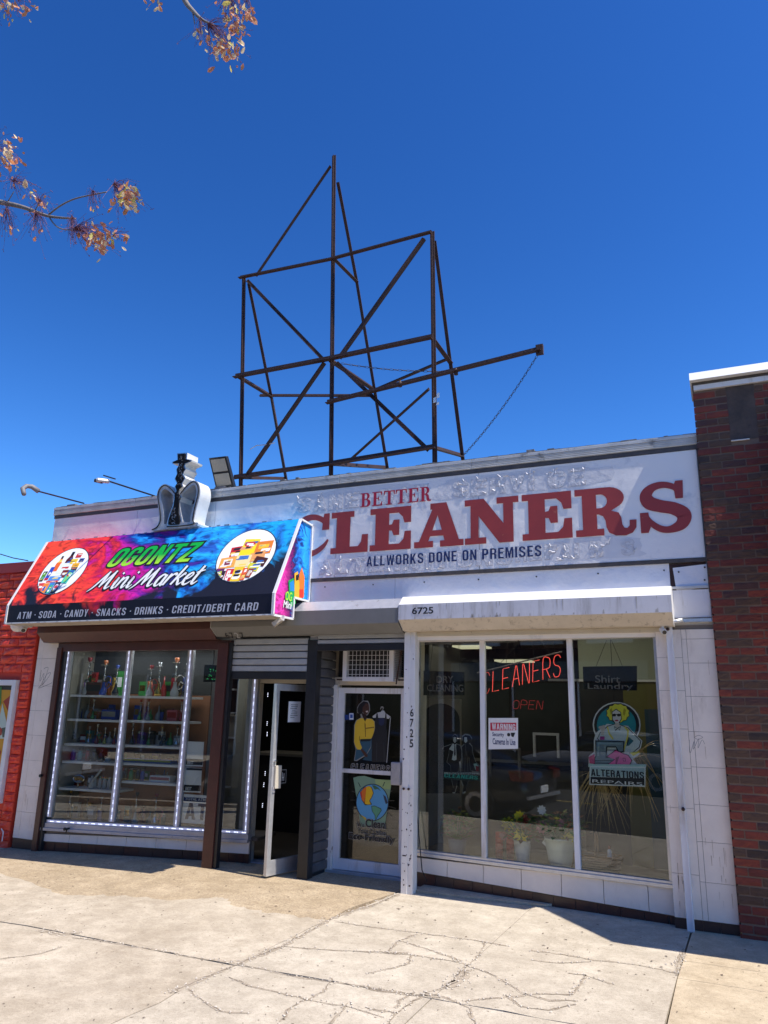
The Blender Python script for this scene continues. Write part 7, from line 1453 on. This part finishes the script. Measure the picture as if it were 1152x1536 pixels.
for i in range(84):
    ox, oy = (900+rp.uniform(-12, 12), 1155+rp.uniform(-8, 8)) if i % 2 else (948+rp.uniform(-12, 12), 1130+rp.uniform(-14, 14))
    ex = ox+rp.uniform(-48, 48)*(1 if rp.random() < .7 else 1.2); ey = oy+rp.uniform(35, 105) if rp.random() < .75 else oy+rp.uniform(-30, 30); ex = min(max(ex, 835), 1003)
    dp0 = -.16-rp.uniform(0, .15); A = W2.px(ox, oy, dp0); B = W2.px(ex, ey, dp0-.05); Cc = A.lerp(B, .45)+Vector((0, rp.uniform(-.03, .03), rp.uniform(.02, .12)))
    if B.z < s2l+.02: B.z = s2l+.02
    P = [A.lerp(Cc, t_).lerp(Cc.lerp(B, t_), t_) for t_ in [k/5 for k in range(6)]]; w_ = rp.uniform(.007, .015); vs = []
    for k, q in enumerate(P): ww = w_*(1-k/5.6); vs += [q+W2.u*ww, q-W2.u*ww+Vector((0, .004, 0))]
    mb.add(vs, [(2*k, 2*k+1, 2*k+3, 2*k+2) for k in range(5)])
mb.build('frond', fm, dp, kind='stuff'); MB().tube([W2.px(925, 1130, -.4), W2.px(925, 1165, -.4)], .03, 8).build('stalk_bundle', fm, dp); MB().tube([W2.px(925, 1132, -.4), Vector((W2.px(925, 1132, -.4).x, W2.px(925, 1132, -.4).y, 2.9))], .003, 4).build('hanging_wire', 'cable', dp)
lc = MB(); lc.tube([W2.px(625, 985, .02), W2.px(629, 1010, .03), W2.px(624, 1060, .03), W2.px(624, 1200, .04), W2.px(630, 1270, .06), W2.px(633, 1305, .07), on(640, 1322, .1)], .006, 5); tag(lc.build('loose_cable', 'cable'), 'loose black cable dangling beside the white guide post', 'cable')
t = thing('tag_scrawl', 'thin black marker scrawl on the left marble tiles', 'graffiti', TP.px(68, 1020)); g1 = MB()
for pts in ([(62,1005),(60,1022),(66,1010),(64,1028),(72,1004),(70,1001),(66,1003)], [(60,1030),(70,1012),(76,1010),(68,1022),(58,1032),(72,1027),(78,1024)]): ribbon(g1, PL((0, -.0205, 0), (1, 0, 0), (0, 0, 1)), pts, .0045, .0005)
g1.build('marker_line', 'cable', t)
t = thing('tag_scrawl', 'thin grey marker scrawl with a halo on the right marble tiles', 'graffiti', TP.px(1046, 1115)); g1 = MB()
for pts in ([(1034,1110),(1035,1130),(1041,1112),(1040,1124),(1048,1108),(1047,1122),(1053,1110),(1057,1116)], [(1041,1106),(1048,1103),(1054,1106),(1047,1109),(1041,1106)]): ribbon(g1, PL((0, -.0205, 0), (1, 0, 0), (0, 0, 1)), pts, .003, .0005)
g1.build('marker_line', 'grey_cable', t)
t = thing('valve', 'small dark hose valve on the ledge under the market window', 'valve', W1.px(101, 1242, .05)); p = W1.px(101, 1243, .06); MB().lathe([(.012, 0), (.012, .06), (.02, .065), (.02, .08)], p+Vector((0, .03, 0)), 8, (0, -1, 0)).build('body', 'cable', t); MB().tube([p+Vector((-.025, -.03, .01)), p+Vector((.03, -.03, .0))], .007, 5).build('lever', 'cable', t); MB().tube([p, p+Vector((.0, -.02, -.05))], .009, 5).build('spout', 'cable', t)

# ------------------------------------------------------------------ the other side of the street (seen in the reflections)
struct(MB().box(-60, 50, -17.2, -13.6, -.25, .0).build('far_sidewalk', 'grey_cream_concrete'))
def shop(x0, x1, h, mw, n, label, y=-17.2):
    t = thing('street_building', label, 'building', ((x0+x1)/2, y-4, 0), 'buildings across the street')
    MB().box(x0, x1, y-9, y, 0, h).build('wall', mw, t); MB().box(x0-.05, x1+.05, y-9, y+.18, h, h+.25).build('cornice', 'coping', t)
    MB().box(x0+.4, x1-.4, y, y+.12, 2.75, 3.4).build('shop_fascia', 'grey_hood', t)
    k = max(2, int((x1-x0)/2.4)); w = (x1-x0-.8)/k
    for i in range(k):
        a = x0+.4+i*w; MB().box(a+.1, a+w-.1, y, y+.05, .45, 2.7).build('shop_window', 'black_gloss', t); MB().box(a+.04, a+.1, y, y+.1, 0, 2.75).build('pillar', 'white_cap', t)
        for fl_ in range(n):
            z = 4.1+fl_*3; MB().box(a+w*.22, a+w*.78, y, y+.04, z, z+1.5).build('window', 'black_gloss', t); MB().box(a+w*.18, a+w*.82, y, y+.12, z-.12, z-.002).build('sill', 'white_cap', t)
    return t
M['far_brick'] = mat('far_brick', (.12, .045, .035), .85, col2=(.085, .035, .028), nscale=9); M['far_stone'] = mat('far_stone', (.15, .135, .115), .85, col2=(.11, .10, .085), nscale=4)
shop(-34, -22, 7.4, 'far_brick', 1, 'brick two storey building across the street, farthest left'); shop(-21.9, -13, 7.0, 'far_stone', 1, 'pale stone two storey building across the street'); shop(-12.9, -5, 7.9, 'far_brick', 1, 'tall red brick building across the street'); shop(-4.9, 4, 4.2, 'far_stone', 0, 'low pale shop across the street'); shop(4.1, 14, 7.2, 'far_brick', 1, 'brick two storey building across the street, farthest right')
def car(x, y, label, paint, flip=1):
    t = thing('parked_car', label, 'car', (x, y, -.13), 'cars parked at the kerb'); L = 4.7
    S = [(0, .62, .38, .62), (.06, .82, .28, .80), (.45, .90, .22, .95), (1.1, .92, .20, .97), (2.2, .92, .20, .94), (3.3, .92, .20, .92), (4.0, .90, .22, .82), (4.55, .80, .28, .68), (4.7, .60, .36, .58)]
    def loft(S_, ring, name, m_, sm=True):
        vs = []; 
        for s_ in S_: vs += ring(*s_)
        k = len(ring(*S_[0])); N = len(S_); fs = [(i*k+j, i*k+(j+1) % k, (i+1)*k+(j+1) % k, (i+1)*k+j) for i in range(N-1) for j in range(k)]+[tuple(range(k))[::-1], tuple(range((N-1)*k, N*k))]
        mb = MB(); mb.add([Vector((x-flip*p[0], y+p[1], -.13+p[2])) for p in vs], fs); return mb.build(name, m_, t, smooth=sm)
    def ring(d, w, zb, zt_): h = zt_-zb; return [(d, -w*.88, zb), (d, w*.88, zb), (d, w, zb+h*.3), (d, w, zb+h*.7), (d, w*.90, zt_), (d, 0, zt_+.02), (d, -w*.90, zt_), (d, -w, zb+h*.7), (d, -w, zb+h*.3)]
    loft(S, ring, 'body', paint)
    def ring2(d, w, zb, zt_): return [(d, -w, zb), (d, w, zb), (d, w*.84, zt_), (d, 0, zt_+.03), (d, -w*.84, zt_)]
    loft([(.55, .80, .93, .95), (1.25, .82, .93, 1.36), (1.9, .82, .92, 1.43), (2.6, .82, .92, 1.40), (3.45, .80, .90, .93)], ring2, 'cabin', 'black_gloss')
    loft([(1.2, .74, 1.34, 1.385), (1.9, .74, 1.38, 1.455), (2.65, .72, 1.36, 1.42)], ring2, 'roof', paint)
    for d in (.85, 3.75):
        for s_ in (-1, 1):
            c = Vector((x-flip*d, y+s_*.80, -.13+.33)); wh = MB().lathe([(.33, -.0), (.33, .16), (.26, .18)], c-Vector((0, 0, 0)), 20, (0, s_, 0)).build('wheel', 'cable', t); MB().lathe([(.2, .165), (.21, .19), (.06, .17)], c, 10, (0, s_, 0)).build('rim', 'alu', wh)
    for s_ in (-1, 1):
        MB().hexa([Vector((x-flip*d, y+s_*w_, z)) for d, w_, z in ((-.01, .45, .60), (.0, .80, .60), (.2, .925, .62), (.1, .5, .62), (-.01, .45, .74), (.0, .80, .74), (.25, .915, .78), (.1, .5, .76))]).build('tail_light', mat('tail_light_red', (.10, .004, .004), .2), t)
        MB().box(x-flip*2.9-.1, x-flip*2.9+.1, y+s_*1.0-.08, y+s_*1.0+.08, .80, .92).build('side_mirror', paint, t)
    MB().box(x+flip*.015-.01, x+flip*.015+.01, y-.16, y+.16, .38, .50).build('number_plate', 'paper', t)
    MB().bar((x+.01*flip, y-.7, .33), (x+.01*flip, y+.7, .33), .05).build('bumper_trim', 'alu', t)
M['car_dark'] = mat('dark_car_paint', (.012, .014, .02), .18, coat=.6); M['car_grey'] = mat('grey_car_paint', (.18, .18, .19), .2, coat=.5); M['car_grey2'] = M['car_grey']
car(-4.25, -5.75, 'dark sedan parked at the near kerb, mirrored in the cleaners window', 'car_dark'); car(-11.2, -5.75, 'charcoal sedan parked at the near kerb beyond the dark one', 'car_grey'); car(-3.0, -12.6, 'grey sedan parked across the street', 'car_grey')

# ------------------------------------------------------------------ maple branches reaching in from the left
tree = thing('maple_tree', 'street maple with purple stalked flowers and first leaves reaching in at top left', 'tree', (-6.4, -4.0, -.05))
TX = Vector((-6.4, -4.0, -.1)); YT = -3.1
def tp(x, y, d=0): return on(x, y, YT+d)
MB().tube([TX, TX+Vector((.05, 0, 2)), TX+Vector((-.05, .05, 4.2))], .17, 12, .11).build('trunk', 'bark', tree, smooth=True)
fork = TX+Vector((-.05, .05, 4.2))
bch = [([fork, tp(-260, 330), tp(-120, 290), tp(-40, 296), tp(0, 303), tp(35, 311), tp(72, 324), tp(113, 328)], .055, .008), ([tp(73, 322), tp(90, 309), tp(110, 299), tp(134, 293), tp(160, 288)], .009, .006), ([tp(73, 324), tp(82, 337), tp(95, 344), tp(118, 345)], .008, .005), ([tp(11, 303), tp(10, 318)], .006, .004), ([tp(12, 302), tp(21, 287)], .006, .004), ([tp(41, 313), tp(50, 326)], .006, .004), ([tp(52, 318), tp(58, 305), tp(62, 300)], .006, .004),
 ([fork, tp(-300, 60), tp(-100, -60), tp(120, -90), tp(262, -40), tp(277, 0), tp(290, 17), tp(304, 30), tp(322, 38)], .06, .007), ([tp(288, 13), tp(292, 35)], .008, .005), ([tp(262, -40), tp(320, -20), tp(350, 0)], .012, .006), ([tp(-100, -60), tp(0, -20), tp(25, -4)], .02, .006), ([tp(-120, 290), tp(-50, 240), tp(0, 212)], .02, .006), ([tp(120, -90), tp(220, -30), tp(235, -8)], .012, .005), ([tp(-40, 296), tp(-20, 268), tp(2, 272)], .01, .005)]
for pts, a, b in bch: MB().tube([Vector(p) for p in smooth_path([tuple(q) for q in pts], 4)], a, 7, b).build('branch', 'bark', tree, smooth=True)
rt = random.Random(12); lf1 = mat('leaf_cream', (.85, .64, .38), .55); lf2 = mat('leaf_orange', (.70, .28, .12), .55); lf3 = mat('leaf_lime', (.74, .60, .16), .55); lf4 = mat('leaf_pink', (.62, .24, .14), .55)
for m_ in (lf1, lf2, lf3, lf4):
    n_ = m_.node_tree.nodes; l_ = m_.node_tree.links; b_ = n_['Principled BSDF']; t_ = n_.new('ShaderNodeBsdfTranslucent'); t_.inputs[0].default_value = b_.inputs['Base Color'].default_value; x_ = n_.new('ShaderNodeMixShader'); x_.inputs[0].default_value = .4; l_.new(b_.outputs[0], x_.inputs[1]); l_.new(t_.outputs[0], x_.inputs[2]); l_.new(x_.outputs[0], n_['Material Output'].inputs[0])
def cluster(x, y, rx, ry, nl, ns, dirx=0, diry=1, leaf=.5):
    c = tp(x, y); k = (tp(x+1, y)-c).length; sb = MB(); lb = MB()
    root = c-CU*(0)-CR*(dirx*rx*k*.8)+CU*(diry*ry*k*.8)
    for i in range(ns):
        e = c+CR*rt.gauss(0, rx*.42)*k+CU*rt.gauss(0, ry*.45)*k-CF*rt.gauss(0, rx*.35)*k; m_ = root.lerp(e, .5)+CR*rt.uniform(-3, 3)*k+CU*rt.uniform(0, 5)*k
        sb.tube([root+Vector([rt.uniform(-.006, .006) for _ in range(3)]), m_, e], .0016, 4, .0012)
        if rt.random() < .5:
            for _ in range(2): q = e+Vector([rt.uniform(-.015, .015) for _ in range(3)]); sb.tube([e, q], .0015, 4, .003)
    for i in range(int(nl*1.7)):
        q = c+CR*rt.gauss(dirx*rx*.2, rx*.30)*k+CU*rt.gauss(-diry*ry*.25, ry*.30)*k-CF*rt.gauss(0, rx*.3)*k
        L = rt.uniform(.035, .085)*(1.2 if rt.random() < .2 else .85); a = rt.uniform(-2.6, -.3) if rt.random() < .8 else rt.uniform(-3.1, 3.1)
        d = (CR*math.cos(a)+CU*math.sin(a)-CF*rt.uniform(-.6, .6)).normalized(); w_ = d.cross(CF+Vector((rt.uniform(-.7, .7), rt.uniform(-.7, .7), rt.uniform(-.7, .7)))).normalized()*L*rt.uniform(.14, .30); up_ = d.cross(w_).normalized()*L*.08
        lb.m = rt.choices([0, 1, 2, 3], [4, 4, 1, 4])[0]; lb.add([q, q+d*L*.35+w_*.8+up_, q+d*L*.75+w_, q+d*L, q+d*L*.75-w_, q+d*L*.35-w_*.8+up_, q+d*L*.5], [(0, 6, 2, 1), (6, 3, 2), (6, 0, 5, 4), (6, 4, 3)])
    sb.build('flower_stalks', 'stalk', tree, kind='stuff')
    if nl: lb.build('leaf_cluster', [lf1, lf2, lf3, lf4], tree, kind='stuff')
for a in ((187, 291, 24, 22, 62, 70, .6, .6), (140, 352, 28, 20, 60, 110, .9, .4), (140, 304, 9, 15, 2, 34, 0, 1), (10, 334, 13, 17, 3, 60, 0, 1), (28, 277, 22, 14, 6, 60, .3, .3), (62, 305, 16, 12, 8, 44, .2, .3), (55, 340, 16, 18, 4, 60, .1, .9), (10, 228, 19, 25, 44, 44, .8, .3), (108, 345, 8, 18, 0, 40, 0, 1), (335, 62, 30, 30, 58, 90, .7, .8), (347, 12, 24, 22, 26, 90, .2, .9), (303, 45, 14, 18, 6, 30, .2, .8), (372, 14, 10, 14, 16, 16, .2, .9), (8, 6, 14, 14, 26, 20, .6, .4), (38, 8, 14, 14, 12, 14, .6, .4), (232, 0, 16, 6, 12, 12, .2, .4), (178, 352, 12, 10, 8, 16, .6, -.2), (355, 40, 12, 12, 8, 16, .3, .3), (-60, 300, 30, 30, 20, 60, 0, 1), (-80, 200, 30, 30, 30, 60, 0, 1)): cluster(*a)
